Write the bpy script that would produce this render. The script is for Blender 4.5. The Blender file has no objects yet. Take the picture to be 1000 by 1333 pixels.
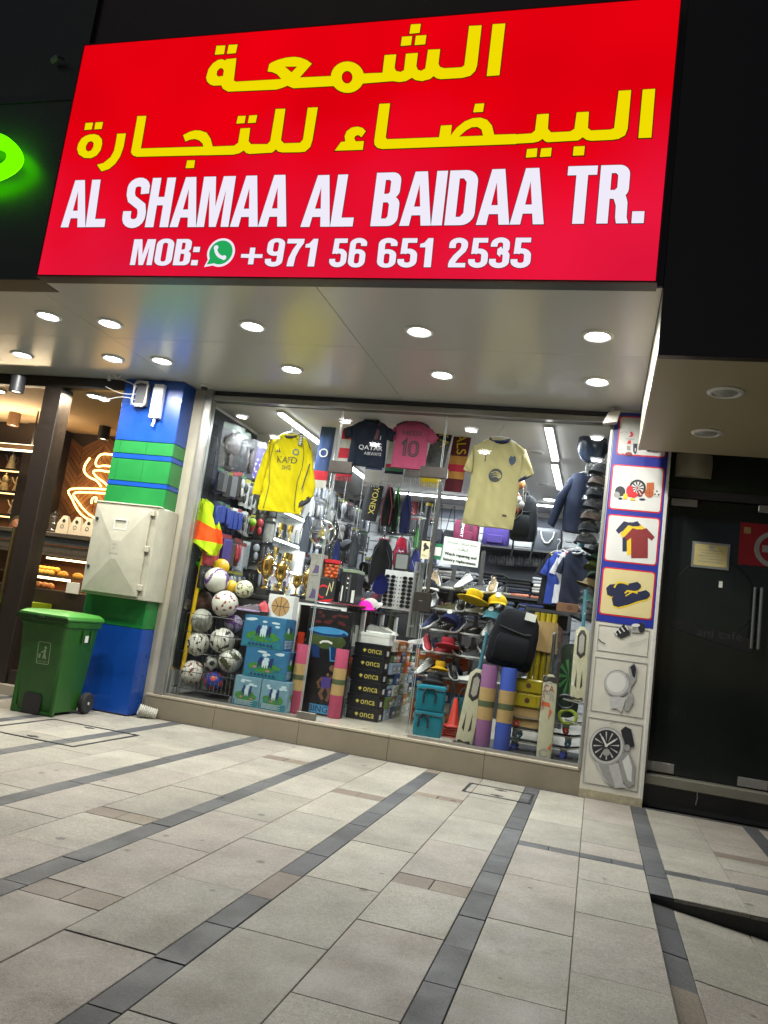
import bpy, bmesh, math, random
from mathutils import Vector, Matrix, noise
from mathutils.geometry import tessellate_polygon

random.seed(11)
S = bpy.context.scene
C = S.collection
R = math.radians
PI = math.pi

# ------------------------------------------------------------------ camera
YAW, PIT, ROL, FPX, EYE = 0.27932, 0.14118, 0.13436, 1030.8, 1.2
fw = Vector((-math.sin(YAW)*math.cos(PIT), math.cos(YAW)*math.cos(PIT), math.sin(PIT)))
rt0 = Vector((math.cos(YAW), math.sin(YAW), 0))
up0 = rt0.cross(fw)
rt = rt0*math.cos(ROL) + up0*math.sin(ROL)
up = up0*math.cos(ROL) - rt0*math.sin(ROL)
cam = bpy.data.cameras.new('camera')
cam.sensor_fit = 'AUTO'
cam.sensor_width = 36.0
cam.lens = FPX*36.0/1333.0
cam.clip_start = 0.05
cam.clip_end = 400
co = bpy.data.objects.new('camera', cam)
C.objects.link(co)
m4 = Matrix((rt, up, -fw)).transposed().to_4x4()
m4.translation = Vector((0, 0, EYE))
co.matrix_world = m4
S.camera = co

# ------------------------------------------------------------------ night sky, exposure
W = bpy.data.worlds.new('World')
S.world = W
W.use_nodes = True
wn = W.node_tree.nodes
sky = wn.new('ShaderNodeTexSky')
sky.sky_type = 'NISHITA'
sky.sun_disc = False
sky.sun_elevation = R(38)
sky.sun_rotation = R(200)
wn['Background'].inputs['Strength'].default_value = 0.014
W.node_tree.links.new(sky.outputs[0], wn['Background'].inputs['Color'])
S.view_settings.view_transform = 'Standard'
S.view_settings.look = 'None'
S.view_settings.gamma = 1
S.view_settings.exposure = 0.0
S.view_settings.use_curve_mapping = False
S.cycles.use_denoising = True
S.cycles.max_bounces = 7
S.cycles.transparent_max_bounces = 14
S.cycles.sample_clamp_indirect = 4
S.cycles.caustics_reflective = False
S.cycles.caustics_refractive = False


def at(px, py, Y):
    """the point of the plane y = Y that is seen at photograph pixel px, py -> x, z"""
    d = fw*FPX + rt*(px-500) - up*(py-666.5)
    t = Y/d.y
    return d.x*t, EYE+d.z*t


def onz(px, py, z):
    d = fw*FPX + rt*(px-500) - up*(py-666.5)
    t = (z-EYE)/d.z
    return d.x*t, d.y*t


def onx(px, py, X):
    d = fw*FPX + rt*(px-500) - up*(py-666.5)
    t = X/d.x
    return d.y*t, EYE+d.z*t


def s2l(h):
    h = h.lstrip('#')
    o = []
    for i in (0, 2, 4):
        c = int(h[i:i+2], 16)/255
        o.append(c/12.92 if c <= .04045 else ((c+.055)/1.055)**2.4)
    return tuple(o)


# ------------------------------------------------------------------ materials
MC = {}


def mat(name, colr, rough=.5, metal=0., var=.12, sc=30., bump=0., bsc=None, coat=0., spec=.5, stretch=None):
    if name in MC:
        return MC[name]
    if isinstance(colr, str):
        colr = s2l(colr)
    m = bpy.data.materials.new(name)
    m.use_nodes = True
    nt = m.node_tree
    b = nt.nodes['Principled BSDF']
    b.inputs['Roughness'].default_value = rough
    b.inputs['Metallic'].default_value = metal
    b.inputs['Specular IOR Level'].default_value = spec
    b.inputs['Coat Weight'].default_value = coat
    b.inputs['Base Color'].default_value = (*colr, 1)
    if var > 0 or bump > 0:
        tc = nt.nodes.new('ShaderNodeTexCoord')
        src = tc.outputs['Object']
        if stretch:
            mp = nt.nodes.new('ShaderNodeMapping')
            mp.inputs['Scale'].default_value = stretch
            nt.links.new(src, mp.inputs[0])
            src = mp.outputs[0]
        nz = nt.nodes.new('ShaderNodeTexNoise')
        nz.inputs['Scale'].default_value = sc
        nz.inputs['Detail'].default_value = 5
        nz.inputs['Roughness'].default_value = .65
        nt.links.new(src, nz.inputs['Vector'])
        if var > 0:
            mr = nt.nodes.new('ShaderNodeMapRange')
            mr.inputs['From Min'].default_value = .25
            mr.inputs['From Max'].default_value = .75
            mr.inputs['To Min'].default_value = 1-var
            mr.inputs['To Max'].default_value = 1+var
            nt.links.new(nz.outputs['Fac'], mr.inputs['Value'])
            vm = nt.nodes.new('ShaderNodeVectorMath')
            vm.operation = 'SCALE'
            vm.inputs[0].default_value = colr
            nt.links.new(mr.outputs[0], vm.inputs['Scale'])
            nt.links.new(vm.outputs[0], b.inputs['Base Color'])
            mr2 = nt.nodes.new('ShaderNodeMapRange')
            mr2.inputs['To Min'].default_value = max(.02, rough-.1)
            mr2.inputs['To Max'].default_value = min(1, rough+.1)
            nt.links.new(nz.outputs['Fac'], mr2.inputs['Value'])
            nt.links.new(mr2.outputs[0], b.inputs['Roughness'])
        if bump > 0:
            bp = nt.nodes.new('ShaderNodeBump')
            bp.inputs['Strength'].default_value = bump
            bp.inputs['Distance'].default_value = .01
            if bsc:
                n2 = nt.nodes.new('ShaderNodeTexNoise')
                n2.inputs['Scale'].default_value = bsc
                n2.inputs['Detail'].default_value = 4
                nt.links.new(src, n2.inputs['Vector'])
                nt.links.new(n2.outputs['Fac'], bp.inputs['Height'])
            else:
                nt.links.new(nz.outputs['Fac'], bp.inputs['Height'])
            nt.links.new(bp.outputs[0], b.inputs['Normal'])
    MC[name] = m
    return m


def emit(name, colr, st=1., var=0., sc=2.):
    if name in MC:
        return MC[name]
    if isinstance(colr, str):
        colr = s2l(colr)
    m = bpy.data.materials.new(name)
    m.use_nodes = True
    nt = m.node_tree
    nt.nodes.clear()
    e = nt.nodes.new('ShaderNodeEmission')
    e.inputs[0].default_value = (*colr, 1)
    e.inputs[1].default_value = st
    if var:
        tc = nt.nodes.new('ShaderNodeTexCoord')
        nz = nt.nodes.new('ShaderNodeTexNoise')
        nz.inputs['Scale'].default_value = sc
        nz.inputs['Detail'].default_value = 1
        nt.links.new(tc.outputs['Object'], nz.inputs['Vector'])
        mr = nt.nodes.new('ShaderNodeMapRange')
        mr.inputs['From Min'].default_value = .3
        mr.inputs['From Max'].default_value = .7
        mr.inputs['To Min'].default_value = st*(1-var)
        mr.inputs['To Max'].default_value = st*(1+var)
        nt.links.new(nz.outputs['Fac'], mr.inputs['Value'])
        nt.links.new(mr.outputs[0], e.inputs[1])
    o = nt.nodes.new('ShaderNodeOutputMaterial')
    nt.links.new(e.outputs[0], o.inputs[0])
    MC[name] = m
    return m


def clear(name, tint=(1, 1, 1), fac=.12, rough=.03, fres=True, haze=0.):
    """thin clear sheet: see-through with a surface reflection"""
    if name in MC:
        return MC[name]
    m = bpy.data.materials.new(name)
    m.use_nodes = True
    nt = m.node_tree
    nt.nodes.clear()
    t = nt.nodes.new('ShaderNodeBsdfTransparent')
    t.inputs[0].default_value = (*tint, 1)
    g = nt.nodes.new('ShaderNodeBsdfGlossy')
    g.inputs['Roughness'].default_value = rough
    mx = nt.nodes.new('ShaderNodeMixShader')
    if fres:
        f = nt.nodes.new('ShaderNodeFresnel')
        f.inputs[0].default_value = 1.4
        gb = nt.nodes.new('ShaderNodeNewGeometry')
        inv = nt.nodes.new('ShaderNodeMath')
        inv.operation = 'SUBTRACT'
        inv.inputs[0].default_value = 1
        nt.links.new(gb.outputs['Backfacing'], inv.inputs[1])
        ml = nt.nodes.new('ShaderNodeMath')
        ml.operation = 'MULTIPLY'
        nt.links.new(f.outputs[0], ml.inputs[0])
        nt.links.new(inv.outputs[0], ml.inputs[1])
        nt.links.new(ml.outputs[0], mx.inputs[0])
    else:
        tc = nt.nodes.new('ShaderNodeTexCoord')
        nz = nt.nodes.new('ShaderNodeTexNoise')
        nz.inputs['Scale'].default_value = 14
        nz.inputs['Detail'].default_value = 4
        nz.inputs['Distortion'].default_value = 1.5
        nt.links.new(tc.outputs['Object'], nz.inputs['Vector'])
        mr = nt.nodes.new('ShaderNodeMapRange')
        mr.inputs['From Min'].default_value = .5
        mr.inputs['From Max'].default_value = .75
        mr.inputs['To Min'].default_value = fac*.5
        mr.inputs['To Max'].default_value = fac*3
        nt.links.new(nz.outputs['Fac'], mr.inputs['Value'])
        nt.links.new(mr.outputs[0], mx.inputs[0])
        bp = nt.nodes.new('ShaderNodeBump')
        bp.inputs['Strength'].default_value = .8
        bp.inputs['Distance'].default_value = .02
        nt.links.new(nz.outputs['Fac'], bp.inputs['Height'])
        nt.links.new(bp.outputs[0], g.inputs['Normal'])
    nt.links.new(t.outputs[0], mx.inputs[1])
    nt.links.new(g.outputs[0], mx.inputs[2])
    o = nt.nodes.new('ShaderNodeOutputMaterial')
    nt.links.new(mx.outputs[0], o.inputs[0])
    MC[name] = m
    return m


# ------------------------------------------------------------------ mesh building
def tess(loops):
    vs = [Vector((p[0], p[1], 0)) for l in loops for p in l]
    tr = tessellate_polygon([[Vector((p[0], p[1], 0)) for p in l] for l in loops])
    return vs, tr


class MB:
    def __init__(s):
        s.v = []
        s.f = []
        s.mi = []

    def add(s, vs, fs, m=0, T=None):
        o = len(s.v)
        for p in vs:
            p = Vector(p)
            s.v.append(T @ p if T else p)
        for f in fs:
            s.f.append([o+i for i in f])
            s.mi.append(m)
        return s

    def box(s, x0, x1, y0, y1, z0, z1, m=0, b=0., T=None):
        if b <= 0:
            vs = [(x0, y0, z0), (x1, y0, z0), (x1, y1, z0), (x0, y1, z0), (x0, y0, z1), (x1, y0, z1), (x1, y1, z1), (x0, y1, z1)]
            return s.add(vs, [(0, 3, 2, 1), (4, 5, 6, 7), (0, 1, 5, 4), (1, 2, 6, 5), (2, 3, 7, 6), (3, 0, 4, 7)], m, T)
        b = min(b, (x1-x0)/2.01, (y1-y0)/2.01, (z1-z0)/2.01)
        vs = []
        idx = {}
        X = (x0, x1)
        Y = (y0, y1)
        Z = (z0, z1)
        for i in (0, 1):
            for j in (0, 1):
                for k in (0, 1):
                    sx, sy, sz = (b if i == 0 else -b), (b if j == 0 else -b), (b if k == 0 else -b)
                    idx[i, j, k, 0] = len(vs)
                    vs.append((X[i], Y[j]+sy, Z[k]+sz))
                    idx[i, j, k, 1] = len(vs)
                    vs.append((X[i]+sx, Y[j], Z[k]+sz))
                    idx[i, j, k, 2] = len(vs)
                    vs.append((X[i]+sx, Y[j]+sy, Z[k]))
        fs = []
        q = [(0, 0), (1, 0), (1, 1), (0, 1)]
        for i in (0, 1):
            a = [idx[i, j, k, 0] for j, k in q]
            fs.append(a if i else a[::-1])
            a = [idx[j, i, k, 1] for j, k in q]
            fs.append(a[::-1] if i else a)
            a = [idx[j, k, i, 2] for j, k in q]
            fs.append(a if i else a[::-1])
        for i in (0, 1):
            for j in (0, 1):
                fs.append([idx[i, j, 0, 0], idx[i, j, 0, 1], idx[i, j, 1, 1], idx[i, j, 1, 0]])
                fs.append([idx[i, 0, j, 0], idx[i, 0, j, 2], idx[i, 1, j, 2], idx[i, 1, j, 0]])
                fs.append([idx[0, i, j, 1], idx[0, i, j, 2], idx[1, i, j, 2], idx[1, i, j, 1]])
                for k in (0, 1):
                    fs.append([idx[i, j, k, 0], idx[i, j, k, 1], idx[i, j, k, 2]])
        return s.add(vs, fs, m, T)

    def prism(s, loops, y0, y1, m=0, T=None, mside=None):
        """loops: outer (then holes) in x,z; extruded from y0 (front) to y1"""
        if not isinstance(loops[0][0], (tuple, list)):
            loops = [loops]
        vs, tr = tess(loops)
        n = len(vs)
        V = [(p.x, y0, p.y) for p in vs] + [(p.x, y1, p.y) for p in vs]
        F = [t for t in tr] + [[n+i for i in t[::-1]] for t in tr]
        s.add(V, F, m, T)
        o = 0
        for l in loops:
            k = len(l)
            F = [(i, (i+1) % k, k+(i+1) % k, k+i) for i in range(k)]
            s.add([V[o+i] for i in range(k)]+[V[n+o+i] for i in range(k)], F, m if mside is None else mside, T)
            o += k
        return s

    def flat(s, loops, y, m=0, T=None):
        if not isinstance(loops[0][0], (tuple, list)):
            loops = [loops]
        vs, tr = tess(loops)
        return s.add([(p.x, y, p.y) for p in vs], [list(t) for t in tr], m, T)

    def loft(s, rings, m=0, caps=True, closed=True, T=None):
        n = len(rings[0])
        V = [p for r in rings for p in r]
        F = []
        for i in range(len(rings)-1):
            for j in range(n if closed else n-1):
                a = i*n+j
                b = i*n+(j+1) % n
                F.append((a, b, b+n, a+n))
        if caps:
            F.append(list(range(n))[::-1])
            F.append([len(V)-n+j for j in range(n)])
        return s.add(V, F, m, T)

    def lathe(s, prof, n=16, m=0, T=None, c=(0, 0, 0), sx=1., sy=1.):
        return s.loft([[(c[0]+r*sx*math.cos(2*PI*j/n), c[1]+r*sy*math.sin(2*PI*j/n), c[2]+z) for j in range(n)] for r, z in prof], m, True, True, T)

    def tube(s, pts, r, n=6, m=0, T=None, closed=False, taper=None):
        pts = [Vector(p) for p in pts]
        rings = []
        k = len(pts)
        prev = None
        for i, p in enumerate(pts):
            if closed:
                d = pts[(i+1) % k]-pts[i-1]
            else:
                d = pts[min(i+1, k-1)]-pts[max(i-1, 0)]
            d.normalize()
            if prev is None:
                a = d.orthogonal().normalized()
            else:
                a = prev - d*prev.dot(d)
                a = a.normalized() if a.length > 1e-5 else d.orthogonal().normalized()
            prev = a
            b = d.cross(a)
            rr = r if taper is None else r*(taper[i] if isinstance(taper, (list, tuple)) else 1+(taper-1)*i/(k-1))
            rings.append([p+(a*math.cos(2*PI*j/n)+b*math.sin(2*PI*j/n))*rr for j in range(n)])
        if closed:
            rings.append(rings[0])
        return s.loft(rings, m, not closed, True, T)

    def ell(s, c, r, n=12, k=8, m=0, T=None, lo=-PI/2, hi=PI/2):
        rings = []
        for i in range(k+1):
            a = lo+(hi-lo)*i/k
            rr = max(math.cos(a), .001)
            rings.append([(c[0]+r[0]*rr*math.cos(2*PI*j/n), c[1]+r[1]*rr*math.sin(2*PI*j/n), c[2]+r[2]*math.sin(a)) for j in range(n)])
        return s.loft(rings, m, True, True, T)

    def cloth(s, rows, nx=12, sub=3, d=.05, fold=.008, m=0, sd=0., T=None, freq=9., vf=2.):
        rr = []
        for i in range(len(rows)-1):
            for k in range(sub):
                t = k/sub
                rr.append([rows[i][q]+(rows[i+1][q]-rows[i][q])*t for q in range(4)])
        rr.append(list(rows[-1]))
        fr = []
        for (x0, z0, x1, z1) in rr:
            F = []
            B = []
            for j in range(nx+1):
                u = j/nx
                x = x0+(x1-x0)*u
                z = z0+(z1-z0)*u
                t = math.sqrt(max(0, 4*u*(1-u)))
                w = (noise.noise(Vector((x*freq+sd, z*vf, sd)))+.45*noise.noise(Vector(((x+.6*z)*freq*2.1, (z-.3*x)*vf*2.6, sd+7))))*fold*2
                F.append((x, -d/2*t+w, z))
                B.append((x, d/2*t+w, z))
            fr.append(F+B[1:-1][::-1])
        return s.loft(fr, m, True, True, T)


def ob(name, mb, mats, parent=None, smooth=35, loc=None):
    me = bpy.data.meshes.new(name)
    me.from_pydata([tuple(p) for p in mb.v], [], mb.f)
    if not isinstance(mats, (list, tuple)):
        mats = [mats]
    for m in mats:
        me.materials.append(m)
    if len(mats) > 1:
        me.polygons.foreach_set('material_index', mb.mi)
    bm = bmesh.new()
    bm.from_mesh(me)
    bmesh.ops.recalc_face_normals(bm, faces=bm.faces)
    bm.to_mesh(me)
    bm.free()
    if smooth:
        me.polygons.foreach_set('use_smooth', [True]*len(me.polygons))
        me.set_sharp_from_angle(angle=R(smooth))
    me.update()
    o = bpy.data.objects.new(name, me)
    C.objects.link(o)
    if parent:
        o.parent = parent
    if loc:
        o.location = loc
    return o


def tag(o, label=None, cat=None, group=None, kind=None):
    if label:
        o['label'] = label
    if cat:
        o['category'] = cat
    if group:
        o['group'] = group
    if kind:
        o['kind'] = kind
    return o


def thing(name, label, cat, loc=(0, 0, 0), rz=0., group=None, rx=0., ry=0.):
    o = bpy.data.objects.new(name, None)
    o.empty_display_size = .1
    C.objects.link(o)
    o.location = loc
    o.rotation_euler = (rx, ry, rz)
    return tag(o, label, cat, group)


def struct(name, mb, mats, smooth=0, parent=None):
    return tag(ob(name, mb, mats, parent, smooth), kind='structure')


def kids(o):
    return [c for c in o.children]


def dup(o, loc, rz=None, label=None, group=None, rx=None, ry=None, sc=None, mats=None):
    """a copy of a thing with copies of its parts and sub-parts"""
    r = o.copy()
    C.objects.link(r)
    r.location = loc
    e = list(o.rotation_euler)
    if rx is not None:
        e[0] = rx
    if ry is not None:
        e[1] = ry
    if rz is not None:
        e[2] = rz
    r.rotation_euler = e
    if sc:
        r.scale = sc if isinstance(sc, (tuple, list)) else (sc, sc, sc)
    tag(r, label, None, group)
    for c in kids(o):
        k = c.copy()
        C.objects.link(k)
        k.parent = r
        for g in kids(c):
            q = g.copy()
            C.objects.link(q)
            q.parent = k
    return r


def recolour(o, part, mats):
    """give the named part of a thing its own copy of the mesh in other materials"""
    for c in o.children:
        if c.name.split('.')[0] == part:
            c.data = c.data.copy()
            c.data.materials.clear()
            for m in (mats if isinstance(mats, (list, tuple)) else [mats]):
                c.data.materials.append(m)
    return o


def txtmesh(body, w, h, shear=0., fitw=True):
    c = bpy.data.curves.new('lettering', 'FONT')
    c.body = body
    c.shear = shear
    c.resolution_u = 3
    t = bpy.data.objects.new('lettering', c)
    me = bpy.data.meshes.new_from_object(t)
    vs = [v.co.copy() for v in me.vertices]
    fs = [list(p.vertices) for p in me.polygons]
    bpy.data.objects.remove(t)
    bpy.data.meshes.remove(me)
    x0 = min(v.x for v in vs)
    x1 = max(v.x for v in vs)
    y0 = min(v.y for v in vs)
    y1 = max(v.y for v in vs)
    sy = h/(y1-y0)
    sx = w/(x1-x0) if fitw and w else sy
    return [((v.x-x0)*sx, 0, (v.y-y0)*sy) for v in vs], fs


def text(mb, body, x, z, w, h, y, m=0, shear=0., T=None, centre=False):
    """flat print facing -y inside a box of the given width and height"""
    vs, fs = txtmesh(body, w, h, shear)
    ww = max(v[0] for v in vs)
    dx = x-ww/2 if centre else x
    mb.add([(v[0]+dx, y, v[2]+z) for v in vs], fs, m, T)
    return mb


def circ(cx, cz, r, n=20, ry=None, a0=0., a1=2*PI):
    full = abs(a1-a0-2*PI) < 1e-6
    k = n if full else n+1
    return [(cx+r*math.cos(a0+(a1-a0)*i/n), cz+(ry or r)*math.sin(a0+(a1-a0)*i/n)) for i in range(k)]


def stroke(pts, w):
    """polygon round a centre line with flat ends"""
    L = []
    Rr = []
    n = len(pts)
    for i in range(n):
        a = Vector(pts[max(i-1, 0)])
        b = Vector(pts[i])
        c = Vector(pts[min(i+1, n-1)])
        d1 = (b-a).normalized() if i else (c-b).normalized()
        d2 = (c-b).normalized() if i < n-1 else d1
        n1 = Vector((-d1.y, d1.x))
        n2 = Vector((-d2.y, d2.x))
        q = (n1+n2)
        q = q/max(q.length_squared, .4)*2 if q.length > .01 else n1
        L.append(tuple(b+q*w/2))
        Rr.append(tuple(b-q*w/2))
    return L+Rr[::-1]


def rrect(x0, z0, x1, z1, r, n=4):
    o = []
    for cx, cz, a in ((x1-r, z1-r, 0), (x0+r, z1-r, PI/2), (x0+r, z0+r, PI), (x1-r, z0+r, 1.5*PI)):
        for i in range(n+1):
            t = a+PI/2*i/n
            o.append((cx+r*math.cos(t), cz+r*math.sin(t)))
    return o


ORD = ['first', 'second', 'third', 'fourth', 'fifth', 'sixth', 'seventh', 'eighth', 'ninth', 'tenth', 'eleventh', 'twelfth', 'thirteenth', 'fourteenth', 'fifteenth', 'sixteenth']

# common materials
M_alu = mat('brushed aluminium', (.45, .45, .44), .35, .8, .06, 60)
M_steel = mat('polished steel', (.6, .6, .6), .18, 1., .05, 40)
M_dark = mat('dark grey metal', (.06, .06, .065), .4, .4, .15, 30)
M_black = mat('black plastic', (.018, .018, .02), .45, 0, .2, 40)
M_blackm = mat('black fabric', (.016, .017, .022), .85, 0, .35, 60, .3, 200)
M_white = mat('white paint', (.72, .72, .70), .45, 0, .05, 12)
M_offw = mat('off white plastic', (.6, .58, .52), .45, 0, .08, 14)
M_wpr = mat('white printed card', (.66, .66, .63), .5, 0, .05, 20)
M_kraft = mat('kraft paper', s2l('#a88a5a'), .75, 0, .12, 25, .1, 120)
M_glass = clear('window glass', (.97, .985, .975))
M_film = clear('clear wrapping film', (.96, .96, .97), .06, .14, False)
M_chrome = mat('chrome wire', (.7, .7, .7), .15, 1., 0)
M_gold = mat('gold plating', (.85, .58, .16), .2, 1., .08, 50)

# ------------------------------------------------------------------ lamps
def lamp(name, loc, shape, sx, sy, watts, colr, parent, rot=(0, 0, 0), spread=170):
    l = bpy.data.lights.new(name, 'AREA')
    l.shape = shape
    l.size = sx
    l.size_y = sy
    l.energy = watts
    l.color = colr
    l.spread = R(spread)
    o = bpy.data.objects.new(name, l)
    C.objects.link(o)
    o.location = loc
    o.rotation_euler = rot
    o.parent = parent
    return o


M_lens = emit('lit lamp lens', (.95, .98, 1.), 26)
M_lensw = emit('lit warm lamp lens', (1., .8, .55), 14)


def downlight(label, x, y, z, watts=30, colr=(1., .985, .93), r=.1, lit=True, group='lit downlights in the canopy', lens=None, spread=170):
    t = thing('downlight', label, 'ceiling light', (x, y, z), 0, group)
    mb = MB()
    mb.lathe([(r*.8, -.001), (r*.82, -.011), (r*.95, -.016), (r*1.14, -.005), (r*1.14, -.001)], 24)
    ob('trim_ring', mb, M_white, t)
    mb = MB()
    mb.lathe([(.001, -.022), (r*.3, -.0205), (r*.6, -.015), (r*.79, -.004), (r*.79, -.002)], 20)
    ob('lamp_lens', mb, lens or (M_lens if lit else mat('unlit frosted lens', (.35, .36, .34), .3)), t)
    if lit:
        lamp('lamp_bulb', (0, 0, -.03), 'DISK', r*1.2, r*1.2, watts, colr, t, spread=spread)
    return t

# ================================================================== THE SETTING
# ---- ground and pavement
def slope(x, y, side):
    """the paving in front falls away to the right of the seam at x = 0.03"""
    return -(x-.03)*.115 if (side and x > .03) else 0.


mb = MB()
mb.box(-60, 60, -60, 60, -.5, -.36)
struct('ground', mb, mat('dark asphalt', (.05, .05, .05), .9, 0, .2, 3))


def stone(name, c, spot=(.05, .05, .045), grain=.34, dirt=.3):
    m = bpy.data.materials.new(name)
    m.use_nodes = True
    nt = m.node_tree
    b = nt.nodes['Principled BSDF']
    tc = nt.nodes.new('ShaderNodeTexCoord')
    def nz(sc, det, rough=.6):
        n = nt.nodes.new('ShaderNodeTexNoise')
        n.inputs['Scale'].default_value = sc
        n.inputs['Detail'].default_value = det
        n.inputs['Roughness'].default_value = rough
        nt.links.new(tc.outputs['Object'], n.inputs['Vector'])
        return n.outputs['Fac']
    def mr(v, a, b_, c_, d):
        n = nt.nodes.new('ShaderNodeMapRange')
        for k, q in zip(('From Min', 'From Max', 'To Min', 'To Max'), (a, b_, c_, d)):
            n.inputs[k].default_value = q
        nt.links.new(v, n.inputs['Value'])
        return n.outputs[0]
    def mul(a, b_):
        n = nt.nodes.new('ShaderNodeMath')
        n.operation = 'MULTIPLY'
        nt.links.new(a, n.inputs[0])
        nt.links.new(b_, n.inputs[1])
        return n.outputs[0]
    fine = mr(nz(170, 2, .8), .32, .68, 1-grain, 1+grain)
    mid = mr(nz(48, 4, .75), .32, .68, 1-grain*.55, 1+grain*.55)
    big = mr(nz(1.9, 7, .72), .32, .7, 1+dirt*.4, 1-dirt)
    spots = mr(nz(9, 5, .7), .60, .74, 1., .72)
    v = nt.nodes.new('ShaderNodeTexVoronoi')
    v.inputs['Scale'].default_value = 5.5
    nt.links.new(tc.outputs['Object'], v.inputs['Vector'])
    th = nt.nodes.new('ShaderNodeSeparateColor')
    nt.links.new(v.outputs['Color'], th.inputs[0])
    rad = mr(th.outputs[0], .62, 1., .0, .13)
    sub = nt.nodes.new('ShaderNodeMath')
    sub.operation = 'SUBTRACT'
    nt.links.new(v.outputs['Distance'], sub.inputs[0])
    nt.links.new(rad, sub.inputs[1])
    gum = mr(sub.outputs[0], 0., .03, .5, 1.)
    k = mul(mul(mul(fine, mid), mul(big, spots)), gum)
    vm = nt.nodes.new('ShaderNodeVectorMath')
    vm.operation = 'SCALE'
    vm.inputs[0].default_value = c
    nt.links.new(k, vm.inputs['Scale'])
    nt.links.new(vm.outputs[0], b.inputs['Base Color'])
    nt.links.new(mr(nz(3, 4), .3, .7, .52, .8), b.inputs['Roughness'])
    bp = nt.nodes.new('ShaderNodeBump')
    bp.inputs['Strength'].default_value = .25
    bp.inputs['Distance'].default_value = .003
    nt.links.new(nz(190, 3), bp.inputs['Height'])
    nt.links.new(bp.outputs[0], b.inputs['Normal'])
    return m


SL = [stone('pale granite %d' % i, c) for i, c in enumerate(((.295, .278, .229), (.265, .249, .205), (.318, .299, .247), (.284, .256, .217)))]
ST = [stone('dark granite %d' % i, c, grain=.35, dirt=.3) for i, c in enumerate(((.068, .07, .073), (.085, .087, .088), (.058, .059, .06)))]
BR = [stone('brown granite %d' % i, c, dirt=.2) for i, c in enumerate(((.17, .135, .105), (.2, .165, .12)))]
mb = MB()
mb.box(-13, .03, -6, 7.4, -.36, -.013)
mb.box(.03, 5, 4.72, 7.45, -.36, -.013)
g = MB()
mb.add([(.03, -6, -.013), (5, -6, -.013+slope(5, 0, 1)), (5, 4.72, -.013+slope(5, 0, 1)), (.03, 4.72, -.013)], [(0, 1, 2, 3)])
pave = struct('pavement', mb, stone('grout', (.12, .112, .092)))
rp = random.Random(5)
mb_far = MB()


def paver(x0, x1, y0, y1, mats, side=False, name='paver'):
    e = .0014
    x0 += e
    x1 -= e
    y0 += e
    y1 -= e
    dz = rp.uniform(-.0015, .0015)
    mb = MB()
    c = .0025
    V = []
    for (a, z) in ((0, -.02), (0, -.003), (c, 0)):
        for px, py in ((x0+a, y0+a), (x1-a, y0+a), (x1-a, y1-a), (x0+a, y1-a)):
            V.append((px, py, z+dz+slope(px, py, side)))
    F = [(0, 1, 5, 4), (1, 2, 6, 5), (2, 3, 7, 6), (3, 0, 4, 7), (4, 5, 9, 8), (5, 6, 10, 9), (6, 7, 11, 10), (7, 4, 8, 11), (8, 9, 10, 11)]
    vis = False
    for qx, qy in ((x0, y0), (x1, y0), (x1, y1), (x0, y1), ((x0+x1)/2, (y0+y1)/2)):
        d = Vector((qx, qy, -EYE))
        zc = d.dot(fw)
        if zc > .5:
            u, w_ = 500+FPX*d.dot(rt)/zc, 666.5-FPX*d.dot(up)/zc
            vis = vis or (-12 < u < 1012 and 0 < w_ < 1345)
    if vis:
        mb.add(V, F)
        ob(name, mb, rp.choice(mats), pave, 0)
    else:
        mb_far.add(V, F, 0 if mats is SL else 1)


XS = [.445+.862*k for k in range(-9, 3)]
HW = .06
for i, xs in enumerate(XS):
    front_hi = xs > .03
    # dark band running to the facade
    y = -.9+rp.uniform(0, .3)
    while y < 7.2:
        L = .37
        y2 = min(y+L, 7.2)
        if front_hi and y < 4.68 < y2:
            y2 = 4.68
        paver(xs-HW, xs+HW, y, y2, ST if rp.random() > .03 else BR, front_hi and y < 4.6)
        y = y2
    # two columns of pale slabs to the right of the band
    for side in (0, 1):
        xa = xs+HW if side == 0 else xs+.431
        xb = xs+.431 if side == 0 else xs+.862-HW
        base = 3.0 if side == 0 else 3.36
        cuts = sorted(set([round(base+.74*k, 3) for k in range(-6, 6) if -1.2 < base+.74*k < 7.0] + [-1.2, 7.2]))
        right = xa > -.4
        pieces = []
        for a, b in zip(cuts[:-1], cuts[1:]):
            pieces.append((a, b, SL))
        def cut_in(a, b, m):
            out = []
            for (p, q, mm) in pieces:
                if q <= a or p >= b:
                    out.append((p, q, mm))
                    continue
                if p < a-.03:
                    out.append((p, a, mm))
                if q > b+.03:
                    out.append((b, q, mm))
            out.append((a, b, m))
            return out
        if right:
            pieces = cut_in(5.15, 5.26, ST)
            if xa > .0:
                pieces = cut_in(4.68, 5.15, SL)
        for (bi, bs, a, b) in ((-.39-.862, 1, 3.93, 4.1), (-.39-2*.862, 0, 2.83, 3.0), (-.39-3*.862, 1, 3.93, 4.09), (-.39-3*.862, 1, 6.32, 6.48), (-.39-2*.862, 1, 5.56, 5.72), (.445, 1, 5.9, 6.05), (-.39-1*.862, 0, 6.0, 6.14), (-.39-5*.862, 0, 4.6, 4.76), (.445+.862, 0, 6.2, 6.36)):
            if abs(bi-xs) < .1 and side == bs:
                pieces = cut_in(a, b, BR)
        for (a, b, m) in pieces:
            if b-a < .02:
                continue
            if m is BR or m is ST:
                xm = (xa+xb)/2
                paver(xa, xm, a, b, m, xa > .02 and b <= 4.69)
                paver(xm, xb, a, b, m, xa > .02 and b <= 4.69)
            else:
                paver(xa, xb, a, b, m, xa > .02 and b <= 4.69)
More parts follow.
